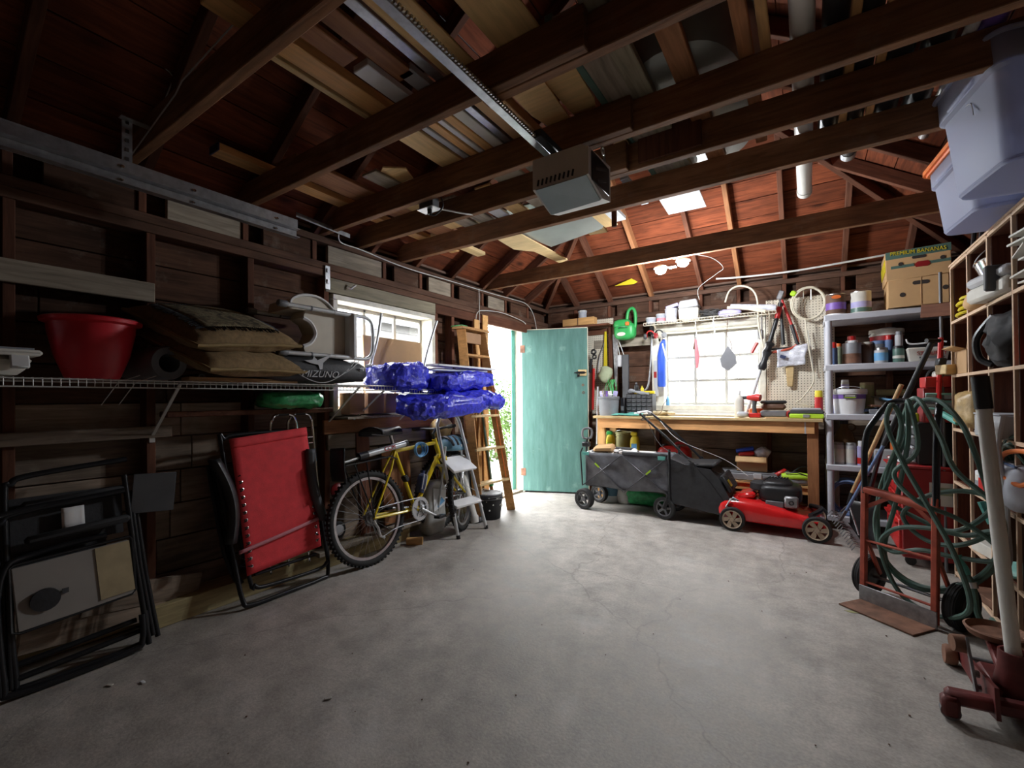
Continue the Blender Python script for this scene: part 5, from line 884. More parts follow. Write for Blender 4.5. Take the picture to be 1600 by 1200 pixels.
# pole pruner, bolt cutter, lopper on the pegboard
t = T('pole_pruner', 'long pole pruner with black and red head leaning on the pegboard', 'pruner', (-.50, 4.98, .96)); MB().cyl((.0, 0, .03), (.13, .10, .50), .013, 10).build('shaft', 'light_grey', t); MB().tube([(.12, .09, .45), (.17, .11, .62), (.20, .12, .72)], [.03, .045, .03], 12, smooth=4).build('gear_head', 'black', t); MB().tube([(.19, .11, .70), (.25, .12, .92), (.29, .12, 1.10)], .020, 10).build('grip', 'black', t); MB().tube([(.26, .12, .95), (.285, .12, 1.06)], .024, 10).build('red_collar', 'red', t); MB().tube([(.04, .05, .62), (.09, .06, .72)], .016, 8).build('lever', 'red', t); MB().box((.12, .09, .80), (.05, .05, .10), None, .012).build('bracket', 'dull_steel', t); MB().tube([(.13, .1, .84), (.13, .1, 1.04)], .008, 6).build('rod', 'steel', t)
t = T('bolt_cutter', 'red bolt cutter with black grips hanging on the pegboard', 'bolt cutter', (-.17, 5.12, 1.62))
for a, b, c in (((-.03, 0, .47), (.05, 0, .22), (.10, 0, .02)), ((-.04, 0, .47), (-.03, 0, .22), (-.02, 0, .03))): MB().tube([a, b], .013, 8).build('arm', 'red' if a[0] > -.035 else 'black', t); MB().tube([b, c], .017, 8).build('grip', 'black', t)
MB().tube([(.06, 0, .20), (.10, 0, .05), (.06, 0, .0), (-.05, 0, -.03), (-.14, 0, -.04)], .013, 8, smooth=4).build('bow_frame', 'rust_red', t); MB().box((-.04, 0, .52), (.05, .025, .09), (0, 20, 0), .008).build('jaw', 'dull_steel', t); MB().cyl((-.14, 0, -.01), (.05, 0, .0), .010, 8).build('saw_blade', 'black', t)
t = T('plastic_pouch', 'clear plastic pouch of papers hanging on the pegboard', 'pouch', (-.135, 5.10, 1.43)); MB().grid(lambda u, v: (-.11+.22*u+.03*v*u, .02*math.sin(u*4), .02*u+.17*v+.03*u*v), 14, 10).noise(.012, 12, 3).build('sleeve', 'bag_clear', t, sol=.006); MB().box((-.06, -.014, .10), (.05, .004, .03), (0, 20, 0)).build('print', 'navy', t)
t = T('wall_brush', 'wooden brush handle hanging below the plastic pouch', 'brush', (-.14, 5.15, 1.24)); MB().box((0, 0, .10), (.05, .02, .20), None, .006, 1.4).build('handle', 'pale_pine', t); MB().box((0, 0, .21), (.08, .024, .03), None, .004).build('ferrule', 'tan', t)
t = T('clear_hose', 'coil of clear hose hanging on the pegboard beside the shelf unit', 'hose', (.01, 5.12, 2.03)); ch = MB()
for k in range(4): ch.torus((.004*k, -.02*k, -.004*k), .135-.008*(k % 2), .007, (.05*k-.1, 1, .04*k), 34, 6, sq=1.15)
ch.build('coil', 'cream', t); MB().tube([(-.02, -.03, -.14), (.01, -.03, -.45), (.03, -.03, -.60), (.04, -.03, -.75), (-.05, -.03, -.90), (-.10, -.03, -.95), (.04, -.03, -.98)], .007, 6, smooth=6).build('tail', 'cream', t); MB().box((-.11, -.05, .10), (.05, .03, .05), (0, 30, 0), .01).build('valve', 'lime', t); MB().tube([(-.03, -.03, .05), (-.03, -.04, .12), (.03, -.04, .12), (.03, -.03, .03)], .005, 6).build('hook', 'steel', t)
O('grab_stick', MB().tube([(0, 0, 0), (-.02, 0, .28), (-.04, 0, .42)], .006, 6), 'off_white', 'thin pale stick hanging below the clear hose coil', 'stick', (.05, 5.14, 1.35))
# ================================================================ grey shelf unit
t = T('shelf_unit', 'grey plastic five tier shelf unit in the back right corner', 'shelving', (.60, 4.96, 0)); LV = (.12, .555, .99, 1.415, 1.845)
for z in LV:
    s_ = MB().box((0, 0, z-.025), (.94, .46, .05), None, .006).build('shelf', 'shelf_grey', t)
    for k in range(9): MB().box((-.4+.1*k, 0, z-.028), (.016, .45, .05)).build('rib', 'shelf_grey', s_) if 0 else None
for x in (-.44, .44):
    for y in (-.20, .20):
        for a, b in zip(LV, LV[1:]): MB().cyl((x, y, a), (x, y, b-.05), .026, 14).build('post', 'shelf_grey', t)
def on(name, fn, *a, **k): pass
Z1, Z2, Z3, Z4, Z5 = LV
jar('paint_can', 'brown and cream labelled paint can at the left of the top shelf', 'paint can', (.22, 4.90, Z5), .073, .195, 'brown', band=('white', .02, .12)); MB().lathe([(.0745, .06), (.0745, .12)], 22).build('photo_print', 'purple', bpy.data.objects['paint_can']); MB().lathe([(.035, 0), (.035, .003), (0, .004)], 20, (0, -.0735, .165), (0, -1, 0), 1, .45).build('orange_oval', 'orange', bpy.data.objects['paint_can']); jar('paint_can', 'white labelled paint can next to the banana box', 'paint can', (.395, 4.90, Z5), .073, .195, 'off_white', band=('lilac', .3, .55)); MB().lathe([(.0742, .02), (.0742, .055)], 22).build('green_print', 'hose_green', bpy.data.objects['paint_can.001'])
t = T('banana_box', 'two part cardboard banana box on the top shelf', 'box', (.745, 4.90, Z5+.004), R(-3)); MB().box((0, 0, .12), (.36, .40, .23), None, .004).build('base', 'box_card', t); MB().box((-.0, 0, .345), (.385, .42, .23), (1.5, -1.5, 0), .004).build('lid', 'box_card', t)
MB().box((0, -.213, .425), (.385, .004, .06), (1.5, -1.5, 0)).build('green_band', 'hose_green', t); text('lettering', 'PREMIUM BANANAS', 'yellow', t, (0, -.218, .428), (90, 1.5, 0), .043, sx=.86)
MB().box((-.09, -.211, .325), (.14, .004, .022), (1.5, -1.5, 0)).build('green_stripe', 'hose_green', t); MB().box((.13, -.211, .332), (.12, .004, .022), (1.5, -1.5, 0)).build('green_stripe', 'hose_green', t); MB().prism([(-.04, -.02), (.03, -.02), (.045, 0), (.03, .022), (-.03, .022), (-.045, .005)], .004, Matrix.Translation((.03, -.211, .325)) @ Matrix.Rotation(R(90), 4, 'X')).build('red_logo', 'deep_red', t)
MB().box((-.195, 0, .345), (.004, .41, .10), (0, -1.5, 0)).build('yellow_panel', 'yellow', t)
def hole(x, z, w=.03, h=.03): MB().prism([((w-h)/2*sg+h/2*math.cos(a), h/2*math.sin(a)) for sg, a0 in ((1, -PI/2), (-1, PI/2)) for a in [a0+PI*i/8 for i in range(9)]], .002, Matrix.Translation((x, -.2115 if z > .24 else -.2, z)) @ Matrix.Rotation(R(90), 4, 'X')).build('hand_hole', 'hole', t)
hole(.01, .385, .085, .024); hole(.02, .185, .10, .03); hole(-.10, .345); hole(.145, .355); hole(-.09, .10, .036, .036); hole(.16, .125, .036, .036); MB().box((.02, -.2015, .12), (.004, .003, .23)).build('seam', 'cardboard', t)
# tier 2
jar('spray_can', 'blue spray can with red cap on the second shelf', 'can', (.195, 4.85, Z4), .031, .15, 'slate_blue', .024, 'red', lh=.05); jar('spray_can', 'green spray can standing behind the blue one', 'can', (.235, 4.97, Z4), .031, .17, 'sage', .024, 'orange', lh=.03); jar('stain_can', 'square solvent tin with red cap on the second shelf', 'can', (.325, 4.86, Z4), .066, .185, 'grey', .045, 'white', band=('rust', .05, .5)); MB().lathe([(.03, 0), (.03, .04), (0, .045)], 16, (.0, 0, .205)).build('red_cap', 'red', bpy.data.objects['stain_can'])
jar('brown_jar', 'dark brown jar with white lid on the second shelf', 'jar', (.43, 4.92, Z4), .05, .17, 'brown', .045, 'off_white'); jar('tin_can', 'white tin with blue label on the second shelf', 'can', (.52, 4.84, Z4), .046, .11, 'light_grey', .044, 'steel', band=('light_blue', .2, .8)); jar('tin_can', 'grey tin with blue lid stacked behind the white tin', 'can', (.515, 4.95, Z4), .055, .17, 'mid_grey', .055, 'slate_blue', lh=.03)
jar('tin_can', 'dark green labelled tin on the second shelf', 'can', (.63, 4.83, Z4), .038, .115, 'hose_green', .036, 'black', band=('off_white', .3, .5)); jar('spray_can', 'grey spray can stacked on the dark green tin', 'can', (.635, 4.84, Z4+.138), .026, .09, 'light_grey', .02, 'grey', lh=.03); jar('spray_can', 'red capped aerosol behind the dark green tin', 'can', (.58, 4.92, Z4), .028, .20, 'slate_blue', .024, 'red', lh=.04)
t = bucket('joint_pail', 'white pail with dark label at the back of the second shelf', (.58, 5.06, Z4), .115, .29, 'off_white', lidm='off_white'); MB().lathe([(.108, .15), (.115, .25)], 30).build('label', 'deep_red', t)
t = T('paint_tray', 'white lettered paint tray of tools on the second shelf', 'tray', (.80, 4.84, Z4)); MB().box((0, 0, .055), (.22, .16, .11), None, .006, 1.15).build('tub', 'off_white', t); text('lettering', 'STOURLY', 'deep_red', t, (.02, -.0905, .062), (97, 0, 0), .042); MB().box((.02, -.0865, .03), (.15, .002, .012), (7, 0, 0)).build('grey_print', 'mid_grey', t)
O('roller_frame', MB().tube([(-.12, 0, .07), (-.10, 0, .03), (.0, 0, .03), (.05, 0, .05), (.12, 0, .03)], .007, 6, smooth=4), 'white', 'white paint roller frame lying on the paint tray', 'roller', (.80, 4.83, Z4+.12)); O('black_roller', MB().cyl((-.11, 0, 0), (.1, 0, .0), .022, 12), 'black', 'black roller sleeve in the paint tray', 'roller', (.80, 4.86, Z4+.122))
# tier 3
t = bucket('adhesive_tub', 'white tub with purple band on the third shelf', (.30, 4.86, Z3), .122, .20, 'white', lidm='white'); MB().lathe([(.1175, .13), (.1205, .175)], 30).build('purple_band', 'purple', t); MB().prism([(-.045, -.014), (.045, -.014), (.045, .016), (-.045, .016)], .003, Matrix.Translation((.0, -.1215, .148)) @ Matrix.Rotation(R(90), 4, 'X')).build('dark_label', 'dark_grey', t); MB().box((0, -.125, .155), (.07, .002, .009)).build('white_print', 'off_white', t); MB().box((0, -.125, .140), (.075, .002, .006)).build('green_print', 'lime', t)
jar('pill_bottle', 'small white jar standing on the white tub', 'jar', (.275, 4.86, Z3+.213), .028, .06, 'off_white', .026, 'white', band=('lilac', .2, .7)); jar('tin_can', 'purple and white can left of the white tub', 'can', (.17, 4.92, Z3), .03, .13, 'lilac', .028, 'lime'); jar('olive_can', 'olive tin behind the white tub', 'can', (.44, 5.03, Z3), .05, .25, 'olive', .05, 'tan')
for i, (x, y, m, lab) in enumerate(((.50, 4.83, 'slate_blue', 'blue handled hand tool'), (.56, 4.88, 'dull_steel', 'steel hand tool'), (.64, 4.82, 'black', 'black handled hand tool'), (.60, 4.93, 'light_grey', 'grey caulking tool'), (.54, 4.96, 'light_blue', 'light blue plastic clamp'))):
    t = T('hand_tool', lab + ' in the heap on the third shelf', 'tool', (x, y, Z3+.03+.02*i), R(35*i)); MB().tube([(-.10, 0, 0), (-.02, 0, .012), (.02, .01, .02)], [.012, .014, .010], 8, smooth=3).build('handle', m, t); MB().bar((.02, .01, .02), (.11, .03, .05), .022, .006).build('head', 'dull_steel', t)
t = T('parts_tray', 'low metal tray of odds and ends on the third shelf', 'tray', (.555, 4.86, Z3)); MB().box((0, 0, .02), (.24, .18, .04), None, .004, 1.06).build('tray', 'grey', t); O('rust_plate', MB().box((0, 0, 0), (.20, .10, .015), (0, 4, 15), .003), 'rust', 'rusty plate lying over the metal tray', 'plate', (.53, 4.84, Z3+.065)); O('rolled_mat', MB().cyl((-.1, 0, 0), (.1, .02, 0), .028, 14), 'olive', 'olive rolled mat on top of the third shelf heap', 'roll', (.60, 4.98, Z3+.18))
# tier 4
for i, x in enumerate((.225, .305)): jar('solvent_tin', ('grey solvent tin on the fourth shelf, left of two', 'grey solvent tin on the fourth shelf, next to the aerosol')[i], 'can', (x, 4.83, Z2), .038, .165, 'light_grey', .036, 'dull_steel', band=('off_white', .1, .8))
t = T('glass_jug', 'brown glass jug with handle at the back of the fourth shelf', 'jug', (.27, 4.98, Z2)); MB().lathe([(.075, 0), (.08, .01), (.08, .20), (.06, .27), (.028, .31), (.025, .345), (0, .345)], 24).build('body', 'jar_amber', t); MB().lathe([(.03, .34), (.03, .37), (0, .37)], 16).build('cap', 'black', t); MB().torus((.05, 0, .31), .03, .007, (0, 1, 0), 18, 6).build('handle', 'jar_amber', t)
jar('aerosol_can', 'white aerosol with red and blue print on the fourth shelf', 'can', (.375, 4.82, Z2), .028, .16, 'lilac', .02, 'white', lh=.045, band=('red', .08, .4)); O('white_carton', MB().box((0, 0, .07), (.20, .18, .14), None, .004), 'light_grey', 'pale carton at the right of the fourth shelf', 'box', (.56, 4.86, Z2)); jar('orange_tin', 'small orange tin on the pale carton', 'can', (.60, 4.85, Z2+.14), .03, .06, 'orange', .028, 'hot_orange')
t = T('blue_hose', 'coil of slate blue air hose on the bottom shelf', 'hose', (.28, 4.82, Z1)); ch = MB()
for k in range(9): ch.torus((.0+.003*(k % 3), -.05+.016*k, .155), .13-.012*(k % 2), .0115, (.25, 1, .0), 34, 7, sq=1.1)
ch.build('coil', 'slate_blue', t); MB().tube([(.05, -.08, .25), (.06, -.09, .15), (.08, -.09, .05)], .010, 6).build('chain_tie', 'black', t)
# ================================================================ cubby shelves on the right
YS = (3.90, 3.55, 3.21, 2.88, 2.545, 2.21); ZS = (.03, .28, .60, .93, 1.265, 1.60, 1.948); CX0, CX1 = .765, 1.13
t = T('cubby_shelf', 'tall dark wooden pigeonhole shelf along the right wall', 'shelving', (.765, 2.21, 0)); o_ = Vector((.765, 2.21, 0))
for y in YS:
    plank('divider', t, Vector((CX0+.012, y, .98))-o_-Vector((0, 0, .97)), Vector((CX0+.012, y, .98))-o_+Vector((0, 0, .97)), .018, .012, 'cubby_edge', (1, 0, 0)) if 0 else None
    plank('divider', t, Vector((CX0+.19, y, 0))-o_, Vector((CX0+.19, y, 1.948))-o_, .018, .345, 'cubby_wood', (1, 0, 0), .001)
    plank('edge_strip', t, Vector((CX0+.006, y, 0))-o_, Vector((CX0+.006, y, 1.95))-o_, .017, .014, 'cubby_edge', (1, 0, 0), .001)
for z in ZS:
    for a, b in zip(YS, YS[1:]):
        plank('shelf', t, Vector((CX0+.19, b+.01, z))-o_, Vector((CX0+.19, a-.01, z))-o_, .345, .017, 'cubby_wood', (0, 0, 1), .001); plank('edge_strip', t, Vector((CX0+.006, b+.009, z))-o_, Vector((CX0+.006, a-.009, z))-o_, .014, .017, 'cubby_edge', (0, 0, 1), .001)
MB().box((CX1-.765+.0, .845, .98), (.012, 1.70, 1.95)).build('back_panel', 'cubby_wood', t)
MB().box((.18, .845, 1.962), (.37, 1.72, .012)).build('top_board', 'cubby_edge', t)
# clear bins on top
def bin_(label, loc, dx, dy, h, rz, lid, rimm, n):
    t = T('storage_bin', label, 'bin', loc, rz); mb = MB(); r = .05
    def ring(sx, sy, z): return [(sx/2*a-cr*a+cr*math.cos(t_), sy/2*b-cr*b+cr*math.sin(t_), z) for (a, b, t0) in ((1, 1, 0), (-1, 1, PI/2), (-1, -1, PI), (1, -1, 1.5*PI)) for t_ in [t0+PI/2*i/4 for i in range(5)]]
    cr = r; k = 20; rows = [ring(dx*.80, dy*.84, .0), ring(dx*.82, dy*.86, .012), ring(dx*.93, dy*.95, h*.74), ring(dx*.985, dy*.985, h*.76), ring(dx, dy, h)]
    for q in rows: mb.v += q
    for i in range(len(rows)-1):
        for j in range(k): mb.f.append((i*k+j, i*k+(j+1) % k, (i+1)*k+(j+1) % k, (i+1)*k+j))
    mb.f.append(tuple(range(k))[::-1]); mb.build('tub', 'bin_plastic', t, sol=.003)
    MB().tube([Vector(p) for p in ring(dx+.015, dy+.015, h)], .009, 6, closed=True).build('rim', rimm, t)
    if lid: MB().prism([p[:2] for p in ring(dx+.05, dy+.05, 0)], .022, Matrix.Translation((0, 0, h+.004))).build('lid', lid, t)
    for s in (-1, 1): MB().box((s*0-dx*.49 if s < 0 else dx*.49, 0, h*.80), (.02, dy*.45, .022), None, .006).build('grip', 'bin_plastic', t)
    MB().tube([(x*1.0, y*1.0, .012) for x, y, z in ring(dx*.81, dy*.85, 0)], .006, 6, closed=True).build('foot_ridge', 'bin_plastic', t)
    return t
b1 = bin_('large translucent storage bin on top of the pigeonhole shelf, nearest the camera', (.80, 2.49, 1.97), .58, .44, .44, R(10), None, 'bin_plastic', 0)
MB().tube([(-.27, -.04, .28), (-.275, -.06, .24), (-.27, -.03, .30), (-.275, .0, .305)], .002, 4, smooth=4).build('scratch', 'white', b1)
b2 = bin_('translucent storage bin with orange lid on top of the pigeonhole shelf', (.80, 3.0, 1.97), .46, .46, .33, R(6), 'hot_orange', 'orange', 1)
O('papers_in_bin', MB().box((0, 0, .09), (.28, .26, .16), (0, 0, 8), .01), 'slate_blue', 'blue folded cloth inside the bin with the orange lid', 'cloth', (.88, 2.97, 1.985)); O('cloth_in_bin', sell(MB(), (0, 0, .08), (.32, .24, .15), .6, 22, 12).noise(.015, 8, 2), 'light_grey', 'pale cloth lying in the large translucent bin', 'cloth', (.88, 2.44, 1.985))
t = T('black_stool', 'black folding step stool stored on top of the pigeonhole shelf', 'stool', (.93, 3.66, 1.97)); MB().box((0, 0, .16), (.26, .22, .03), None, .008).build('seat', 'black', t)
for x in (-.10, .10):
    for y in (-.08, .08): MB().cyl((x, y, 0), (x*.9, y*.9, .15), .012, 8).build('leg', 'black_metal', t)
board('jutting_plank', 'dark brown plank jutting out from the far end of the pigeonhole shelf', (.655, 4.06, 1.712), (1.10, 3.62, 1.66), .03, .085, 'stud_wood'); O('grey_pipe', MB().cyl((0, 0, 0), (.0, .03, 1.95), .009, 10), 'mid_grey', 'slim grey pipe standing at the far end of the pigeonhole shelf', 'pipe', (.735, 3.96, 0))
t = T('red_hammer', 'red handled sledge standing beside the far end of the pigeonhole shelf', 'hammer', (.70, 3.97, .70)); MB().tube([(0, 0, 0), (.02, .0, .60), (.03, 0, .82)], .014, 8).build('handle', 'red', t); MB().box((.025, -.01, .66), (.04, .10, .05), (0, 10, 0), .006).build('head', 'black', t)
# things in the cubbies
yr = MB()
for k in range(6): yr.torus((.01*(k % 2), .004*k, .02+.016*k), .085-.006*(k % 3), .009, (.25*(k % 2)-.1, .1, 1), 26, 6, sq=1.1)
O('yellow_rope', yr, 'yellow', 'coil of yellow rope in the top far cubby', 'rope', (.85, 3.72, 1.615)); O('kraft_bag', sell(MB(), (0, 0, .045), (.20, .28, .09), .7, 24, 12).noise(.014, 10, 4), 'box_card', 'crumpled brown paper bag lying in front of the metal pail', 'bag', (.83, 3.44, 1.612))
t = T('metal_pail', 'shiny tin pail tilted in the top row of cubbies', 'pail', (.90, 3.37, 1.66), rot=(R(-10), R(-8), 0)); MB().lathe([(.075, 0), (.11, .21), (.106, .21), (.07, .006), (0, .006)], 28).build('body', 'chrome', t); MB().torus((0, 0, .21), .11, .005, (0, 0, 1), 28, 6).build('rim', 'chrome', t); MB().torus((0, 0, .2), .112, .003, (0, .6, .8), 22, 5, 0, PI).build('bail', 'steel', t)
t = T('tool_case', 'beige power tool case lying in the top row of cubbies', 'case', (.83, 3.10, 1.612), R(8)); MB().box((0, 0, .04), (.22, .36, .075), None, .015).build('base', 'off_white', t); MB().box((0, 0, .105), (.22, .36, .05), (0, 0, 0), .015).build('lid', 'light_grey', t); MB().box((-.05, -.10, .08), (.19, .03, .12), None, .008).build('strap', 'dark_grey', t)
pp = T('paper_stack', 'stack of white papers in the top near cubby', 'papers', (.86, 2.68, 1.61))
for k in range(9): MB().box((rnd.uniform(-.02, .02), rnd.uniform(-.015, .015), .012+.024*k), (.22, .24, .008), (rnd.uniform(-3, 3), rnd.uniform(-3, 3), rnd.uniform(-8, 8))).build('sheet', 'off_white', pp)
t = T('open_carton', 'small tan carton with open flaps in the second row far cubby', 'box', (.86, 3.73, 1.275)); MB().box((0, 0, .07), (.18, .24, .14), None, .002).build('body', 'cardboard', t); MB().grid(lambda u, v: (-.09-.06*v, -.12+.24*u, .14+.02*v), 3, 3).build('flap', 'box_card', t, sol=.003); MB().grid(lambda u, v: (-.09+.18*u, -.12-.03*v, .14+.05*v), 3, 3).build('flap', 'box_card', t, sol=.003)
O('wood_block', MB().box((0, 0, .03), (.11, .09, .06), (0, 0, 25), .004), 'pale_pine', 'pale wooden block at the front of the far cubby', 'block', (.75, 3.86, 1.276)); O('black_bag', sell(MB(), (0, 0, .14), (.22, .25, .27), .75, 34, 22).noise(.035, 9, 5).noise(.012, 24, 3), 'black_matte', 'black gym bag with strap stuffed into the second row cubby', 'bag', (.83, 3.04, 1.275)); O('bag_sling', MB().tube([(-.08, .12, .26), (-.13, .17, .16), (-.12, .18, .06), (-.08, .15, .02)], .016, 8, smooth=5), 'black', 'black strap hanging from the gym bag in the cubby', 'strap', (.85, 3.02, 1.275)); O('red_box', MB().box((0, 0, .07), (.16, .14, .14), None, .004), 'red', 'red box with yellow panel at the right edge in the second row', 'box', (.86, 2.72, 1.275)); MB().box((-.081, 0, .05), (.003, .10, .06)).build('yellow_panel', 'yellow', bpy.data.objects['red_box'])
t = T('white_jug', 'white plastic jug lying in the third row of cubbies', 'jug', (.88, 3.0, .94)); sell(MB(), (0, 0, .13), (.18, .24, .26), .6, 24, 14).build('body', 'light_grey', t); MB().lathe([(.03, 0), (.03, .03), (0, .03)], 14, (-.03, .05, .255)).build('cap', 'white', t)
t = T('junction_box', 'grey metal junction box jutting out of the third row cubby', 'box', (.80, 3.08, .94)); MB().box((0, 0, .055), (.16, .26, .11), (0, 0, 6), .006).build('case', 'light_grey', t); MB().box((0, 0, .113), (.165, .265, .008), (0, 0, 6), .002).build('cover', 'shelf_grey', t)
for dx, dz in ((-.055, .02), (.05, .02), (-.055, .09)): MB().lathe([(.006, 0), (.006, .003), (0, .004)], 10, (-.085, .09+dx, dz), (-1, 0, 0)).build('screw', 'steel', t)
bpy.data.objects['white_jug'].location = (.93, 2.99, .94)
O('plastic_sack', sell(MB(), (0, 0, .0), (.16, .28, .24), .75, 28, 18).noise(.025, 9, 8), 'tan_bag', 'bulging brown plastic sack sticking out of a cubby', 'bag', (.80, 3.60, 1.06)); MB().cyl((-.05, .10, -.08), (-.1, .2, -.03), .018, 8).build('knot', 'teal', bpy.data.objects['plastic_sack'])
t = jar('white_tub', 'white tub with print in a cubby behind the jack handle', 'tub', (.82, 3.46, .61), .055, .10, 'off_white', .055, 'white', band=('grey', .3, .7)); t = T('blue_carton', 'blue and red printed carton behind the jack handle', 'box', (.82, 3.35, .61)); MB().box((0, 0, .08), (.10, .14, .16), None, .003).build('body', 'light_blue', t); MB().box((-.051, 0, .05), (.003, .138, .08)).build('red_panel', 'red', t); O('book_stack', MB().box((0, 0, .03), (.16, .22, .06), (0, 0, 10), .003), 'off_white', 'stack of pale booklets in the lower cubby', 'books', (.85, 3.40, .29))
cb = MB()
for k in range(7): cb.torus((.006*k, .005*k, .012*k-.03), .085-.006*(k % 3), .008, (.8, .3*(k % 2), .4), 26, 6)
O('cable_coil', cb, 'hose_green', 'coil of dark green cable hanging in the fourth row of cubbies', 'cable', (.79, 2.93, .87)); O('orange_sling', MB().tube([(0, .16, -.0), (-.02, .06, -.05), (.0, -.08, -.08), (.02, -.18, -.02), (.02, -.12, .06), (.0, .04, .05)], .011, 8, closed=True, smooth=5), 'hot_orange', 'orange strap looped over the front of a cubby', 'strap', (.75, 2.86, .84)); O('extension_cable', MB().tube([(0, .08, .35), (-.02, .06, .20), (-.015, .0, .02), (.0, .04, -.15), (.01, .06, -.30), (0, .09, -.36)], .010, 8, smooth=6), 'light_grey', 'grey extension cord hanging down in front of the cubbies', 'cord', (.745, 2.87, .70))
t = T('feed_bag', 'white and navy printed cloth bag stuffed in the fourth row of cubbies', 'bag', (.85, 2.94, .61)); sell(MB(), (0, 0, .12), (.26, .30, .22), .6, 28, 16).noise(.02, 7, 3).build('sack', 'feed_cloth', t); MB().torus((-.125, .0, .10), .05, .014, (1, 0, 0), 22, 6, sq=1.2).build('navy_print', 'navy', t); MB().tube([(-.10, .14, .22), (-.12, .03, .235), (-.10, -.12, .22)], .006, 5).build('hem', 'slate_blue', t)
O('pale_rag', sell(MB(), (0, 0, .03), (.2, .24, .06), .7, 20, 10).noise(.012, 9, 2), 'pale_teal', 'folded pale rag in a lower cubby', 'rag', (.86, 3.05, .29)); O('scrap_wood', MB().box((0, 0, .02), (.2, .26, .04), (0, 0, 12), .003), 'rust', 'rusty flat stock lying in the bottom far cubby', 'scrap', (.86, 3.40, .04))
# ================================================================ tool chests
t = T('tool_chest', 'red rolling tool chest beside the pigeonhole shelf', 'tool chest', (.72, 4.24, 0)); MB().box((.0, 0, .36), (.40, .56, .60), None, .008).build('cabinet', 'deep_red', t)
for k, (z, h) in enumerate(((.20, .22), (.40, .14), (.52, .09), (.62, .08))): d = MB().box((-.207, 0, z), (.018, .52, h-.012), None, .005).build('drawer', 'red', t); MB().bar((-.224, -.25, z+h*.36), (-.224, .25, z+h*.36), .02, .012).build('pull', 'red', d)
MB().box((0, 0, .67), (.42, .58, .02), None, .006).build('top_tray', 'deep_red', t); MB().box((-.16, -.05, .69), (.10, .26, .012), (0, 0, 8)).build('paper', 'paper', t); MB().box((.04, -.2815, .50), (.20, .003, .15)).build('sticker', 'off_white', t); MB().box((.04, -.2835, .52), (.13, .002, .05)).build('sticker_print', 'sage', t)
for x in (-.15, .15):
    for y in (-.22, .22): MB().lathe([(.03, -.012), (.03, .012), (0, .012)], 14, (x, y, .03), (0, 1, 0)).build('caster', 'black', t)
t = T('drawer_toolbox', 'black tool box with three drawers on the red tool chest', 'toolbox', (.76, 4.22, .685)); MB().box((.02, 0, .14), (.34, .46, .28), None, .006).build('case', 'black', t)
for k, (z, h) in enumerate(((.06, .11), (.15, .07), (.22, .06))): d = MB().box((-.155, 0, z), (.012, .43, h-.008), None, .003).build('drawer', 'dark_grey', t); MB().box((-.165, 0, z+h*.40), (.016, .43, .014), None, .003).build('pull', 'light_grey', d); MB().box((-.163, -.06, z), (.004, .03, .02)).build('latch', 'steel', d)
t = T('cantilever_toolbox', 'small red tool chest with pale green drawers on the black tool box', 'toolbox', (.76, 4.08, .965)); MB().box((.0, 0, .115), (.24, .20, .23), None, .004).build('case', 'deep_red', t)
for k in range(4): d = MB().box((-.01, -.103, .03+.048*k), (.20, .012, .042), None, .003).build('drawer', 'red' if k == 0 else 'light_grey', t); MB().box((-.01, -.112, .044+.048*k), (.20, .014, .014), None, .003).build('pull', 'pale_teal' if k else 'red', d)
t = T('red_tackle_box', 'open red tray of small hardware on top of the green drawer tool chest', 'tray', (.76, 4.06, 1.197)); MB().box((0, 0, .035), (.22, .18, .07), None, .004).build('tray', 'red', t); MB().lathe([(.016, 0), (.016, .006), (0, .007)], 14, (-.04, -.092, .04), (0, -1, 0)).build('knob', 'deep_red', t); MB().tube([(-.09, .0, .07), (-.06, .0, .12), (.05, 0, .12), (.09, 0, .07)], .007, 6, smooth=4).build('handle', 'black', t)
O('rag_pile', sell(MB(), (0, 0, .02), (.16, .12, .06), .8, 20, 12).noise(.014, 12, 3), 'off_white', 'white rag lying on the open red tray', 'rag', (.78, 4.05, 1.262)); O('lime_clamp', MB().box((0, 0, .03), (.05, .05, .06), None, .008), 'lime', 'small lime block beside the green drawer tool chest', 'block', (.60, 4.03, .966)); O('steel_wool', sell(MB(), (0, 0, .03), (.14, .10, .07), .8, 18, 10).noise(.02, 14, 1), 'dull_steel', 'bundle of steel hardware on the black tool box', 'hardware', (.60, 4.22, .966))
# ================================================================ hand truck, hose, rake
t = T('hand_truck', 'red and black two wheeled hand truck with rusty toe plate', 'hand truck', (.372, 3.07, 0), R(-38)); w = .165
for s in (-1, 1):
    MB().bar((s*w, .01, .02), (s*w, .035, .64), .028, .028, (0, 1, 0), .004).build('upright', 'rust_red', t); MB().tube([(s*w, .033, .60), (s*w, .045, .90), (s*w*.86, .10, 1.02), (s*w*.72, .16, 1.10)], .0155, 10, smooth=4).build('handle_tube', 'black_metal', t)
    MB().bar((s*w, .03, .36), (s*w, .15, .13), .02, .012, (1, 0, 0)).build('wheel_brace', 'rust_red', t)
    wh = MB().lathe([(.055, -.03), (.085, -.034), (.108, -.026), (.112, 0), (.108, .026), (.085, .034), (.055, .03), (.055, -.03)], 30, (s*(w+.045), .13, .112), (1, 0, 0)).build('wheel', 'rubber', t)
    for k in (-.018, -.006, .006, .018): MB().torus((s*(w+.045)+k, .13, .112), .110, .003, (1, 0, 0), 30, 5).build('tread_rib', 'black_matte', wh)
    MB().lathe([(0, -.026), (.056, -.022), (.056, .022), (0, .026)], 22, (s*(w+.045), .13, .112), (1, 0, 0)).build('hub', 'dark_grey', wh)
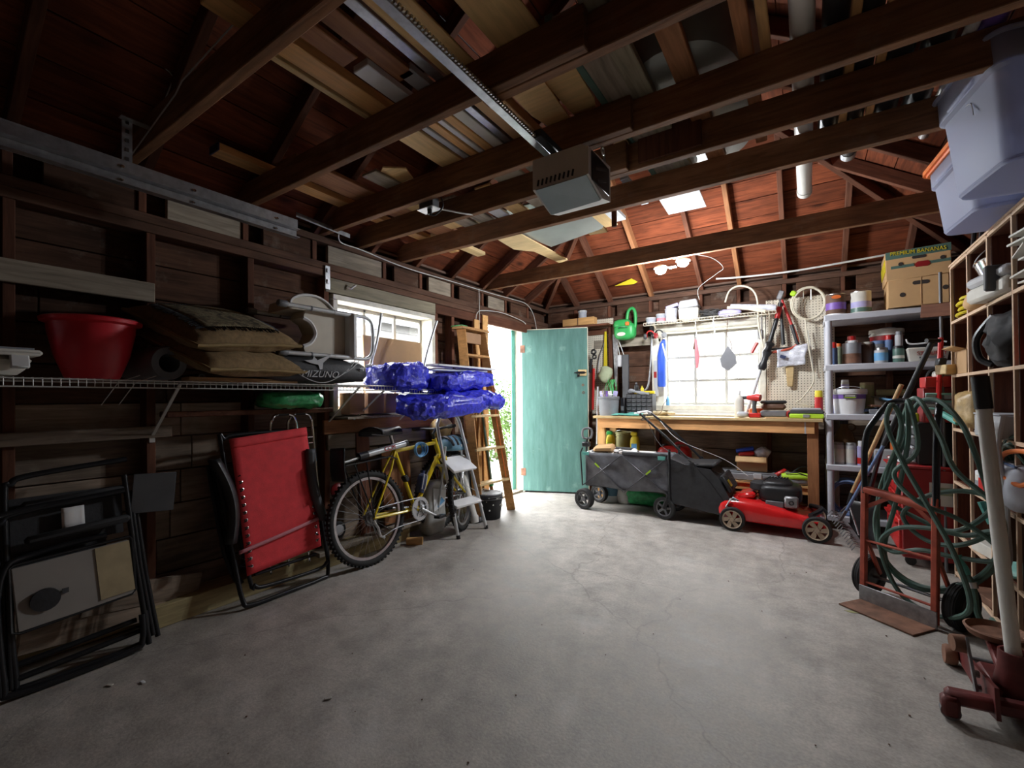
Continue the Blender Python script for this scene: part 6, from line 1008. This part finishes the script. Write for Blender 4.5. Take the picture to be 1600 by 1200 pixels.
MB().cyl((-w-.05, .13, .112), (w+.05, .13, .112), .009, 8).build('axle', 'dull_steel', t); MB().tube([(-w*.72, .16, 1.10), (-.08, .19, 1.115), (.08, .19, 1.115), (w*.72, .16, 1.10)], .0155, 10, smooth=3).build('top_grip', 'black_metal', t)
MB().tube([(-w, .035, .62), (-.06, .04, .61), (.0, .04, .60), (w, .035, .58)], .022, 10).build('cross_bar', 'rust_red', t); MB().cyl((-w, .02, .34), (w, .02, .34), .007, 8).build('cross_bar', 'rust_red', t); MB().cyl((-w, .012, .11), (w, .012, .11), .007, 8).build('cross_bar', 'rust_red', t); MB().bar((-w, .035, .52), (-.04, .04, .60), .02, .01, (0, 1, 0)).build('gusset', 'rust_red', t); MB().bar((w, .035, .50), (.06, .04, .59), .02, .01, (0, 1, 0)).build('gusset', 'rust_red', t)
MB().box((0, .0, .045), (.36, .008, .09), None, .002).build('plate_flange', 'dull_steel', t); MB().box((0, -.085, .006), (.35, .17, .007), None, .001).build('toe_plate', 'rust', t)
t = T('garden_hose', 'green garden hose coiled over the hand truck', 'hose', (.45, 3.1, 0))
def HY(x, o): return 3.17-.75*(x-.25)+o
def hp(l, o): return [(x-.45, HY(x, o if not isinstance(o, list) else o[i % len(o)])-3.1, z) for i, (x, z) in enumerate(l)]
for l, o in (([(.37, 1.10), (.345, 1.0), (.40, .81), (.49, .59), (.57, .38), (.61, .16), (.52, .05), (.40, .09), (.33, .30), (.33, .6), (.41, .95)], [-.05, -.06, -.06, -.06, -.05, -.02, .06, .10, .12, .12, .05]),
             ([(.47, 1.13), (.53, .95), (.57, .80), (.68, .66), (.72, .50), (.66, .28), (.5, .15), (.36, .22), (.31, .45), (.38, .74), (.43, 1.04)], [.06, -.03, -.05, -.03, .05, .12, .14, .14, .12, .10, .12]),
             ([(.55, 1.12), (.61, 1.02), (.645, .89), (.68, .72), (.70, .62), (.60, .47), (.47, .50), (.37, .57), (.36, .72), (.42, .87), (.48, 1.09)], [.13, .08, .06, .06, .10, .16, .16, .13, .10, .12, .16]),
             ([(.43, 1.12), (.455, .88), (.37, .74), (.45, .62), (.6, .55), (.72, .42), (.62, .2), (.45, .13), (.35, .26), (.40, .6), (.44, .9)], [.0, -.04, -.05, -.06, .05, .10, .14, .16, .15, .12, .10]),
             ([(.39, .43), (.5, .47), (.62, .475), (.71, .52), (.72, .40), (.6, .36), (.48, .35), (.38, .30), (.33, .34)], .09), ([(.42, .50), (.5, .62), (.62, .68), (.71, .66), (.73, .55), (.62, .42), (.5, .40)], .13)):
    MB().tube(hp(l, o), .0115, 8, closed=True, smooth=7).build('coil', 'hose_green', t)
MB().tube([(.17, -.13, .30), (.19, -.15, .24), (.20, -.18, .12), (.25, -.20, .045), (.31, -.14, .02), (.31, .1, .02)], .0125, 8, smooth=6).build('tail', 'hose_green', t); MB().lathe([(.018, 0), (.022, .03), (.016, .06), (.02, .09)], 14, (.17, -.13, .29), (-.1, .1, .3)).build('nozzle', 'teal', t); MB().cyl((.185, -.145, .265), (.19, -.15, .24), .019, 12).build('coupling', 'steel', t); MB().tube([(.26, .02, .62), (.29, .0, .52)], .017, 8).build('sleeve', 'teal', t)
t = T('garden_rake', 'steel garden rake with wooden handle standing upside down by the mower', 'rake', (.26, 4.36, 0)); MB().cyl((.02, -.03, .40), (.28, -.32, 1.22), .0145, 10).build('handle', 'handle_wood', t); MB().cyl((.0, -.0, .30), (.02, -.03, .40), .017, 10).build('ferrule', 'black', t); MB().bar((-.06, .12, .20), (.07, -.22, .03), .03, .01).build('head_bar', 'dull_steel', t); tn = MB()
for k in range(15): f = k/14; p = Vector((-.06, .12, .20)).lerp(Vector((.07, -.22, .03)), f); tn.tube([p, p+Vector((-.05, -.02, .02)), p+Vector((-.075, -.03, -.015))], .004, 5)
tn.build('tines', 'dull_steel', t); MB().tube([(.0, .0, .30), (-.05, .07, .22)], .006, 6).build('bow', 'dull_steel', t); MB().tube([(.0, .0, .30), (.05, -.12, .10)], .006, 6).build('bow', 'dull_steel', t)
t = T('long_weeder', 'long black handled weeder leaning over the hand truck to the shelf', 'garden tool', (.27, 4.28, 0)); MB().cyl((-.03, .0, .27), (.17, -.24, .80), .011, 10).build('shaft', 'slate_blue', t); MB().cyl((.17, -.24, .80), (.39, -.46, 1.48), .017, 10).build('handle_sleeve', 'black', t); MB().cyl((.36, -.49, 1.49), (.43, -.43, 1.49), .013, 10).build('grip', 'black', t); MB().box((.255, -.31, 1.08), (.06, .05, .08), (0, 25, 0), .01).build('bracket', 'navy', t); MB().bar((-.03, 0, .27), (-.07, .05, .17), .03, .006).build('blade', 'dull_steel', t)
t = T('snow_shovel', 'black snow shovel blade standing beside the rake', 'shovel', (.36, 4.36, 0)); MB().grid(lambda u, v: (-.09+.16*u, .05-.10*u+.04*math.sin(v*2), .02+.30*v), 8, 8).build('blade', 'black', t, sol=.006); MB().cyl((.0, .03, .28), (.14, .0, .9), .014, 8).build('shaft', 'black_metal', t)
# ================================================================ trolley jack
t = T('trolley_jack', 'worn red trolley jack with long upright handle in the near right corner', 'jack', (.60, 2.34, 0))
for s in (-1, 1): MB().prism([(-.18, .05), (-.16, .15), (-.02, .13), (.26, .085), (.32, .05), (.30, .03), (-.1, .03)], .012, Matrix.Translation((s*.075-.006, 0, 0)) @ Euler((R(90), 0, R(90))).to_matrix().to_4x4()).build('side_plate', 'jack_red', t); MB().lathe([(.036, -.02), (.04, -.012), (.04, .012), (.036, .02), (0, .02)], 20, (s*.105, .29, .04), (1, 0, 0)).build('front_wheel', 'rust', t)
MB().cyl((-.12, .29, .04), (.12, .29, .04), .012, 10).build('axle', 'dull_steel', t); MB().box((0, .02, .075), (.13, .20, .08), None, .01).build('hydraulic_block', 'jack_red', t); MB().bar((0, -.02, .10), (.02, .26, .15), .05, .03, (0, 0, 1), .006).build('lift_arm', 'jack_red', t)
MB().lathe([(.03, 0), (.085, .006), (.098, .03), (.09, .034), (.076, .014), (0, .010)], 30, (.03, .27, .16)).build('saddle', 'rust', t); MB().lathe([(.058, 0), (.055, .04), (.045, .09), (.042, .15), (.036, .15), (.036, .0)], 24, (.0, -.04, .09)).build('handle_socket', 'jack_red', t)
MB().cyl((.0, -.04, .19), (-.065, -.0, 1.20), .0215, 20).build('handle', 'pvc', t); MB().cyl((-.058, -.005, 1.095), (-.066, 0, 1.215), .0255, 20).build('grip', 'black', t)
MB().bar((-.20, -.13, .07), (.10, -.13, .09), .05, .05, (0, 0, 1), .012).build('rear_bar', 'jack_red', t); MB().box((-.19, -.15, .045), (.05, .05, .07), None, .01).build('caster_mount', 'jack_red', t); MB().lathe([(.028, -.014), (.028, .014), (0, .014)], 16, (-.19, -.15, .028), (0, 1, 0)).build('rear_caster', 'dull_steel', t)
MB().bar((-.105, -.10, .05), (-.11, .02, .23), .02, .008, (1, 0, 0)).build('lever_arm', 'dull_steel', t); MB().lathe([(.03, -.02), (.032, .02), (0, .02)], 16, (-.13, .03, .20), (1, .2, 0)).build('lift_roller', 'rust', t)
for x, y, z in ((-.10, -.04, .13), (-.10, -.06, .09), (.06, -.09, .14), (.09, -.02, .13)): MB().lathe([(.012, -.01), (.012, .01), (0, .01)], 6, (x, y, z), (1, 0, 0)).build('bolt', 'dull_steel', t)
# ================================================================ stored on the ceiling joists
ZJ = 2.451
def cb_(x, y0, y1, w, h, m, lab, z=None, x2=None, cat='board', nm='stored_board'):
    z = (ZJ if z is None else z)+h/2; return board(nm, lab, (x, y0, z), (x if x2 is None else x2, y1, z), w, h, m, cat=cat)
cb_(-2.58, 1.10, 2.0, .10, .04, 'pine', 'pine two by four with blue painted end on the joists above the left track'); MB().box((-.452, 0, 0), (.006, .10, .04)).build('painted_end', 'navy', bpy.data.objects['stored_board'])
cb_(-2.60, 2.02, 3.05, .09, .04, 'pine', 'pine two by four on the joists over the left wall, far one'); cb_(-2.36, 1.36, 2.75, .19, .022, 'red_fir', 'wide reddish knotty plank on the left end of the joists'); cb_(-2.47, 2.64, 3.26, .09, .03, 'pale_pine', 'pale board end poking past the far joists at the left wall')
cb_(-2.10, 1.70, 2.70, .12, .014, 'weathered', 'dull grey thin board between the reddish plank and the crooked scrap')
O('ply_scrap', MB().prism([(-.10, 0), (.02, -.06), (.12, .02), (.06, .14), (-.06, .12)], .008), 'ply', 'crooked yellow plywood scrap on the joists near the power outlet', 'scrap', (-2.02, 1.78, ZJ+.016)); O('ply_scrap', MB().prism([(-.08, 0), (.05, -.10), (.07, .03)], .008), 'ply', 'triangular plywood scrap lying next to the crooked one', 'scrap', (-2.12, 1.83, ZJ+.03))
cb_(-1.60, .66, 1.50, .10, .045, 'pine', 'long orange pine two by four on the near joists'); cb_(-1.685, .90, 1.46, .03, .02, 'pale_pine', 'thin pale batten beside the orange two by four'); cb_(-1.455, 1.14, 1.42, .085, .03, 'white', 'short white board end on the near joists'); cb_(-1.46, .60, 1.10, .09, .02, 'red_fir', 'short reddish board on the near joists behind the white one'); cb_(-1.34, .70, 1.28, .085, .02, 'red_fir', 'second short reddish board on the near joists'); cb_(-1.325, 1.25, 1.42, .07, .03, 'light_grey', 'grey plank end on the near joists'); cb_(-1.235, .60, 1.44, .045, .03, 'galv', 'narrow grey metal strip on the near joists')
cb_(-1.13, .60, 1.44, .14, .012, 'ply', 'wide plywood strip on the near joists left of the rail'); cb_(-.86, .62, 1.47, .18, .012, 'ply', 'wide plywood strip on the near joists right of the rail')
cb_(-1.63, 1.42, 1.98, .14, .016, 'ply', 'yellow plywood board with white sticker over the middle joists'); MB().box((-.16, 0, -.0085), (.045, .03, .001)).build('sticker', 'off_white', [o for o in bpy.data.objects if o.get('label', '').startswith('yellow plywood board with white')][0])
for x, w, m, lab in ((-1.525, .035, 'light_grey', 'grey strip'), (-1.475, .045, 'pine', 'pine strip'), (-1.425, .03, 'white', 'narrow white strip'), (-1.375, .05, 'pine', 'orange pine strip'), (-1.315, .06, 'off_white', 'off white trim board'), (-1.255, .04, 'galv', 'metal trim strip')): cb_(x, 1.43+rnd.uniform(0, .05), 1.98, w, .02+rnd.uniform(0, .02), m, lab+' in the row of lumber left of the opener rail')
cb_(-1.155, 1.42, 2.0, .13, .05, 'box_card', 'long flat carton with white label beside the opener rail', cat='box', nm='flat_carton'); MB().box((-.12, 0, -.0255), (.08, .03, .001)).build('label', 'off_white', bpy.data.objects['flat_carton'])
O('hardboard_strip', MB().prism([(-.15, -.35), (.02, -.35), (.0, -.05), (-.02, .22), (-.10, .22), (-.15, 0)], .008), 'ply', 'curved tan hardboard strip right of the opener rail', 'panel', (-.90, 1.78, ZJ+.004)); O('hardboard_strip', MB().prism([(-.03, -.35), (.12, -.35), (.10, .05), (.05, .20), (-.02, .20), (-.03, .0)], .008), 'ply', 'second curved tan hardboard strip farther from the rail', 'panel', (-.87, 1.80, ZJ+.018))
cb_(-.735, 1.36, 3.0, .03, .03, 'hose_green', 'narrow green trim strip on the joists'); cb_(-.665, 1.36, 2.75, .11, .012, 'weathered', 'brown grey panel strip beside the green trim'); cb_(-.575, 1.30, 2.8, .085, .035, 'moss_wood', 'pale speckled board along the joists beside the oval tub'); cb_(-.40, 1.0, 2.72, .085, .03, 'red_fir', 'broad orange board crossing beneath the oval tub'); cb_(-.18, 1.2, 2.62, .05, .035, 'red_fir', 'reddish batten along the right side of the oval tub'); cb_(-.115, 1.0, 2.0, .035, .03, 'pine', 'thin tan batten right of the oval tub')
O('pale_wedge', MB().prism([(-.03, -.1), (.05, -.1), (.06, .20), (.04, .22)], .02), 'pale_pine', 'pale wooden wedge behind the garage door opener', 'wedge', (-.79, 2.25, ZJ))
for i, (x, y0, y1, w, m, lab) in enumerate(((-2.2, 2.15, 2.62, .16, 'ply', 'yellow board in the far bay, nearest the outlet box'), (-2.32, 2.1, 2.62, .05, 'dark_grey', 'dark strip in the far bay'), (-1.95, 2.2, 2.7, .13, 'weathered', 'dull wide board in the far bay'), (-1.80, 2.25, 2.72, .10, 'white', 'white board in the far bay'), (-1.66, 2.2, 2.72, .12, 'ply', 'plywood piece in the far bay'), (-1.45, 1.93, 2.72, .18, 'hardboard', 'wide beige hardboard in the far bay'), (-1.22, 1.93, 2.72, .2, 'weathered', 'wide grey panel in the far bay by the opener'))): cb_(x, y0, y1, w, .016, m, lab+' of the joists')
O('hardboard_sheet', MB().prism([(-.40, -.45), (.30, -.45), (.32, .02), (.14, .27), (-.40, .42), (-.46, 0)], .012), 'drum', 'large dark grey panel lying across the far joists', 'panel', (-1.50, 3.12, ZJ+.05)); O('pale_sheet', MB().prism([(-.14, -.4), (.04, -.4), (.06, .85), (-.05, .90), (-.08, .45), (-.2, .30)], .012), 'pale_pine', 'pale plywood sheet sticking out past the dark grey panel', 'panel', (-1.98, 3.06, ZJ+.03)); O('grey_tile', MB().box((0, 0, 0), (.22, .12, .01)), 'grey', 'small grey tile at the corner of the dark panel', 'tile', (-1.95, 2.92, ZJ+.025))
cb_(-1.14, 2.7, 3.2, .09, .03, 'white', 'white trim board end poking past the far joist'); cb_(-1.23, 2.7, 3.26, .10, .015, 'ply', 'tan board end next to the white trim board'); O('tan_block', MB().box((0, 0, 0), (.16, .22, .03), (0, 0, 8), .003), 'pale_pine', 'pale block of plywood hanging behind the dark grey panel', 'block', (-1.52, 3.64, 2.62))
O('white_sheet', MB().box((0, 0, 0), (.25, .56, .008), (0, 0, 2)), 'paper', 'white sheet of board poking past the far joist', 'sheet', (-.68, 3.02, ZJ+.008)); cb_(-.90, 2.6, 3.02, .05, .02, 'light_grey', 'pale grey strip left of the white sheet on the far joist')
O('yellow_pennant', MB().prism([(-.14, -.01), (.08, -.02), (.12, .0), (.05, .05)], .006, Matrix.Rotation(R(75), 4, 'X')), 'yellow', 'yellow plastic scrap stuck on the back roof boards', 'scrap', (-1.68, 4.92, 2.43))
# oval tub
t = T('oval_tub', 'big grey oval plastic tub lying on the ceiling joists', 'tub', (-.43, 2.28, 2.485)); mb = MB(); rows = []
def ov(a, b, z): return [(sgn(math.cos(q), .75)*a, sgn(math.sin(q), .75)*b, z) for q in [2*PI*i/40 for i in range(40)]]
for a, b, z in ((.205, .46, 0), (.235, .50, .015), (.26, .54, .14), (.275, .56, .26)): mb.v += ov(a, b, z)
for i in range(3):
    for j in range(40): mb.f.append((i*40+j, i*40+(j+1) % 40, (i+1)*40+(j+1) % 40, (i+1)*40+j))
mb.f.append(tuple(range(40))); mb.build('shell', 'drum', t, sol=.006); MB().tube(ov(.278, .563, .26), .012, 6, closed=True).build('rim', 'drum', t)
# pipes over the right half
def pipe(x, y0, y1, r, m, lab, cap=None, z=None):
    zz = ZJ+r+.001 if z is None else z; t = T('pipe', lab, 'pipe', (x, y0, zz)); MB().tube([(0, 0, 0), (0, y1-y0, 0)], r, 18).build('tube', m, t)
    if cap: MB().lathe([(r*1.08, -.05), (r*1.08, .006), (r*.5, .012), (0, .012)], 18, (0, y1-y0, 0), (0, 1, 0)).build('end_cap', cap, t)
pipe(0.0, .9, 3.52, .040, 'pvc', 'long white pipe over the joists reaching farthest back', 'pvc'); pipe(.10, .9, 3.0, .042, 'black', 'black pipe right of the long white pipe', 'black'); pipe(.205, .9, 3.1, .034, 'black', 'slim black pipe with grey end in the row of pipes', 'galv'); pipe(.315, .8, 2.9, .05, 'black', 'thick black pipe in the row of pipes'); pipe(.43, .8, 2.95, .05, 'black', 'thick black pipe, rightmost of the thick ones'); pipe(.51, .9, 3.05, .02, 'pvc', 'thin white pipe with coupling near the right roof slope', 'steel'); pipe(.57, .8, 2.4, .04, 'purple', 'dark purple pipe near the right roof slope')
for x, m, lab in ((.155, 'pine', 'tan batten between two black pipes'), (.255, 'pine', 'tan batten with red mark between black pipes')): cb_(x, .9, 2.75, .03, .03, m, lab)
# ================================================================ opener, rail, track
t = T('door_opener', 'grey garage door opener motor hanging from the joists', 'opener', (-.915, 1.80, 2.09))
mb = MB().add([(-.145, 0, .03), (.135, 0, .03), (.135, 0, .15), (.10, 0, .17), (-.145, 0, .17), (-.14, .16, -.03), (.135, .16, -.02), (.135, .26, .0), (.135, .26, .17), (-.145, .26, .17), (-.145, .26, .0)], [(0, 1, 2, 3, 4), (8, 9, 4, 3, 2), (9, 8, 7, 10), (0, 4, 9, 10, 5), (1, 6, 7, 8, 2), (5, 6, 1, 0), (5, 10, 7, 6)]); mb.build('housing', 'opener_grey', t, 20)
MB().add([(-.13, -.002, .024), (.125, -.002, .026), (.125, .155, -.028), (-.13, .155, -.036)]+[(-.13, .004, .036), (.125, .004, .036), (.125, .16, -.018), (-.13, .16, -.026)], [(0, 1, 2, 3), (4, 5, 6, 7), (0, 1, 5, 4), (1, 2, 6, 5), (2, 3, 7, 6), (3, 0, 4, 7)]).build('lamp_lens', 'lens_grey', t); MB().box((.138, .13, .08), (.006, .20, .13), None, .002).build('end_plate', 'black', t)
for k in range(9): MB().box((-.115+.022*k, -.002, .055), (.007, .006, .028), (0, 12, 0)).build('vent_slot', 'black', t)
MB().box((.1425, .13, .10), (.002, .14, .012), (20, 0, 0)).build('end_rib', 'dark_grey', t); MB().box((.1425, .14, .05), (.002, .10, .010), (20, 0, 0)).build('end_rib', 'dark_grey', t)
for x in (-.10, .13): MB().bar((x, .20, .17), (x, .16, .30), .025, .003, (1, 0, 0)).build('hanger_strap', 'galv', t)
MB().torus((.145, .14, .19), .016, .004, (1, 0, 0), 14, 6).build('eye_bolt', 'steel', t)
t = T('opener_rail', 'steel opener rail with toothed chain running under the joists', 'rail', (-1.0, -.2, 2.30)); MB().box((0, 1.02, .0), (.008, 2.04, .03)).build('web', 'galv', t); MB().box((0, 1.02, -.015), (.036, 2.04, .006), None, .001).build('flange', 'galv', t); tt = MB()
for k in range(130): tt.box((.022, .02+.0155*k, -.006), (.010, .008, .012))
tt.build('chain', 'steel', t)['kind'] = 'stuff'; MB().box((.03, 1.98, -.0), (.05, .20, .035), None, .004).build('end_bracket', 'black', t)
t = T('door_track', 'galvanised overhead door track along the left wall', 'track', (-2.45, -.6, 2.08)); MB().box((0, 1.035, .02), (.004, 2.07, .045)).build('track_web', 'galv', t); MB().box((.018, 1.035, .0), (.036, 2.07, .004)).build('track_lip', 'galv', t); MB().box((.02, 1.035, .045), (.04, 2.07, .004)).build('track_lip', 'galv', t); MB().box((.012, 1.035, .075), (.004, 2.07, .055)).build('reinforcing_angle', 'galv', t); MB().box((.0, 1.035, .103), (.03, 2.07, .004)).build('angle_flange', 'galv', t)
for y in (.3, .7, 1.28, 1.55, 1.95):
    for z in (.022, .075): MB().lathe([(.007, 0), (.007, .004), (0, .005)], 8, (.004 if z < .05 else .015, y, z), (1, 0, 0)).build('bolt', 'chrome', t)
pa = MB().box((.0, 1.30, .17), (.003, .036, .26)); pa.box((.02, 1.34, .285), (.036, .14, .003)); pa.build('hanger_angle', 'galv', t); ho = MB()
for k in range(6): ho.box((.0025, 1.30, .08+.04*k), (.003, .012, .016))
ho.build('hanger_slots', 'hole', t)
# wiring and fittings
t = T('outlet_box', 'metal ceiling outlet box with plugged black cord under a joist', 'outlet', (-1.87, 1.955, 2.29)); MB().box((0, 0, .02), (.11, .06, .06), None, .004).build('box', 'dark_grey', t); MB().box((0, 0, -.012), (.13, .08, .006), None, .002).build('cover_plate', 'galv', t); MB().cyl((.01, -.005, -.015), (.01, -.005, -.045), .014, 10).build('plug', 'black', t); MB().tube([(.01, -.005, -.045), (.05, .0, -.055), (.09, .02, -.01), (.08, .02, .05)], .005, 6, smooth=5).build('cord', 'black', t); MB().tube([(.03, .02, .0), (.06, .08, .0), (.10, .20, .01), (.12, .30, .03)], .005, 6, smooth=5).build('cable', 'wire', t)
O('house_cable', MB().tube([(.12, -.10, .05), (.02, -.02, .01), (.0, .18, .01), (.005, .62, -.02), (.005, 1.25, -.01), (.0, 1.9, .0), (.0, 2.25, .01), (.02, 2.55, .0), (.02, 2.72, -.10), (.02, 2.80, -.28)], .0042, 6, smooth=6), 'wire', 'white electric cable running along the top of the left wall', 'cable', (-2.84, 2.05, 2.285)); O('house_cable', MB().tube([(0, 0, -.40), (0, .02, -.15), (.0, .05, -.04), (0, .15, .0), (0, .50, .03), (0, .90, .0), (0, 1.0, -.03)], .0042, 6, smooth=6), 'wire', 'white cable looping over the doorway header', 'cable', (-2.825, 3.6, 2.07)); O('drop_cable', MB().tube([(0, 0, .02), (0, .004, -.2), (0, 0, -.62)], .004, 6), 'wire', 'thin cable dropping from the plate beside the doorway', 'cable', (-2.84, 3.70, 2.27))
O('pale_string', MB().tube([(.05, -.10, .12), (.0, .02, .12), (-.02, .18, .06), (-.03, .2, .05), (-.05, .16, -.10), (-.08, .10, -.22)], .003, 5), 'wire', 'pale cord stapled across the left roof rafters', 'cord', (-2.44, .68, 2.62)); O('pale_string', MB().tube([(-.25, -.0, -.06), (.05, .0, .0), (.30, .0, .05), (.36, .0, .08), (.62, 0, .10), (.9, 0, .12)], .003, 5), 'wire', 'thin cord strung along the nearest joist', 'cord', (-2.45, .772, 2.36))
O('metal_bracket', MB().box((0, 0, 0), (.006, .04, .17), None, .002).box((.006, 0, .05), (.008, .016, .03)).box((.006, 0, -.03), (.008, .016, .03)), 'galv', 'slotted steel bracket on the left wall above the shower chair', 'bracket', (-2.845, 1.94, 2.02)); O('white_hook', MB().tube([(0, 0, 0), (.02, .02, -.01), (.04, .05, .02)], .008, 6), 'white', 'small white plastic hook on the header above the left window', 'hook', (-2.845, 2.10, 1.985)); O('flat_iron', MB().bar((0, 0, 0), (.0, .40, -.02), .004, .03), 'dull_steel', 'flat steel strap nailed beside the track end', 'strap', (-2.70, 1.62, 2.33)); O('curtain_rod', MB().tube([(0, 0, .0), (.25, 0, -.02), (.7, 0, -.03), (1.37, 0, -.0)], .009, 8, smooth=5), 'wire', 'white conduit sagging along the back wall above the pegboard', 'conduit', (-.77, 5.0, 2.36))
t = T('wooden_box', 'shallow tan wooden box with glass jar on the plate above the door', 'box', (-2.34, 5.08, 2.03)); MB().box((0, 0, .05), (.42, .10, .09), None, .004).build('carcass', 'pine', t); MB().box((.0, -.052, .05), (.008, .004, .09)).build('joint', 'brown', t); jar('glass_jar', 'small clear glass jar standing on the tan wooden box', 'jar', (-2.30, 5.08, 2.126), .05, .07, 'clear_dull', .055, 'light_grey')
board('box_shelf', 'rough shelf plank carrying the tan wooden box above the door', (-2.75, 5.09, 2.017), (-1.95, 5.09, 2.017), .16, .022, 'stud_wood')
# floor litter
for i, (x, y, lab) in enumerate(((-2.28, .70, 'small white paper tag on the floor by the director chair'), (-2.37, .62, 'white plastic chip on the floor by the director chair legs'), (-1.55, 1.05, 'pale pebble on the open floor'), (.18, 2.98, 'dry yellow leaf on the floor beside the toe plate'))): O('litter', MB().box((0, 0, .004), (.026, .014, .005), (0, 0, 30*i), .002) if i < 3 else MB().prism([(-.03, 0), (0, -.015), (.035, 0), (0, .015)], .002), ('paper', 'off_white', 'gravel', 'olive')[i], lab, 'litter', (x, y, .0))
dl = MB(); q_ = random.Random(21)
for _ in range(45): x, y = q_.uniform(-2.2, .4), q_.uniform(.7, 4.2); dl.ball((x, y, .003), q_.uniform(.002, .0045), 6, 4, (1, 1, .5))
tag(dl.build('floor_debris', 'brown'), 'scattered dark crumbs and grit on the concrete floor', 'debris', kind='stuff')
# ================================================================ LED garage lamp and its cord
def lamp():
    t = T('led_lamp', 'folding LED garage lamp with two lit panels hanging at the back', 'lamp', (-.945, 4.03, 2.355))
    MB().lathe([(.03, 0), (.05, .01), (.05, .05), (.025, .07)], 18).build('socket_housing', 'white', t)
    emit('led_glow', (.86, .92, 1.0), 60)
    for i, (x, y, z) in enumerate(((.07, -.03, -.045), (-.12, -.02, -.075))):
        o = MB().lathe([(.02, .03), (.055, .012), (.06, 0), (.052, -.002)], 20, (x, y, z)).build('lamp_head', 'white', t)
        MB().ball((x, y, z-.018), .046, 16, 10, (1, 1, .7)).build('bulb', 'led_glow', o)
        l = bpy.data.lights.new('led_light', 'POINT'); l.shadow_soft_size = .045; l.energy = LED_W; l.color = (.92, .96, 1.0)
        lo = bpy.data.objects.new('led_light', l); COL.objects.link(lo); lo.parent = t; lo.location = (x, y, z-.10)
    MB().box((-.02, -.02, -.08), (.06, .04, .01)).build('lamp_panel', 'white', t)
    MB().tube([(.02, 0, .05), (.05, .1, .06), (.2, .5, .1), (.28, .7, .04), (.2, .83, .02), (.0, 1.0, -.06), (.0, 1.03, -.18)], .003, 6, smooth=6).build('cord', 'wire', t)
lamp()
# ---------------------------------------------------------------- repeats belong together
GROUPS = {'stored_board': 'lumber stored across the ceiling joists', 'pipe': 'pipes stored across the ceiling joists', 'paint_can': 'paint cans on the top grey shelf', 'tin_can': 'tins on the grey shelf unit', 'spray_can': 'spray cans on the second grey shelf', 'solvent_tin': 'solvent tins on the fourth grey shelf', 'hand_tool': 'hand tools heaped on the third grey shelf',
          'brush': 'brushes and scrapers in the grey bucket', 'cushion': 'chenille cushions on the wire shelf', 'storage_box': 'brown boxes under the left window', 'fence_board': 'fence boards beside the bench', 'spray_bottle': 'yellow bottles under the bench', 'plant_bucket': 'plant buckets under the bench', 'clear_tub': 'clear tubs on the window shelf', 'wire_hook': 'wire hooks in the back window',
          'ear_defenders': 'ear defenders beside the back window', 'ply_scrap': 'plywood scraps on the joists', 'hardboard_strip': 'hardboard strips right of the opener rail', 'house_cable': 'white cables above the left wall', 'pale_string': 'pale strings under the roof', 'litter': 'litter on the floor', 'scrap_plank': 'scrap planks behind the director chair', 'leafy_bush': 'bushes outside the doorway',
          'leaning_board': 'boards leaning on the left wall', 'pegboard': 'pegboards on the back wall', 'wire_shelf': 'white wire shelves'}
for o in list(S.objects):
    k = o.name.split('.')[0]
    if o.parent is None and 'label' in o and k in GROUPS: o['group'] = GROUPS[k]
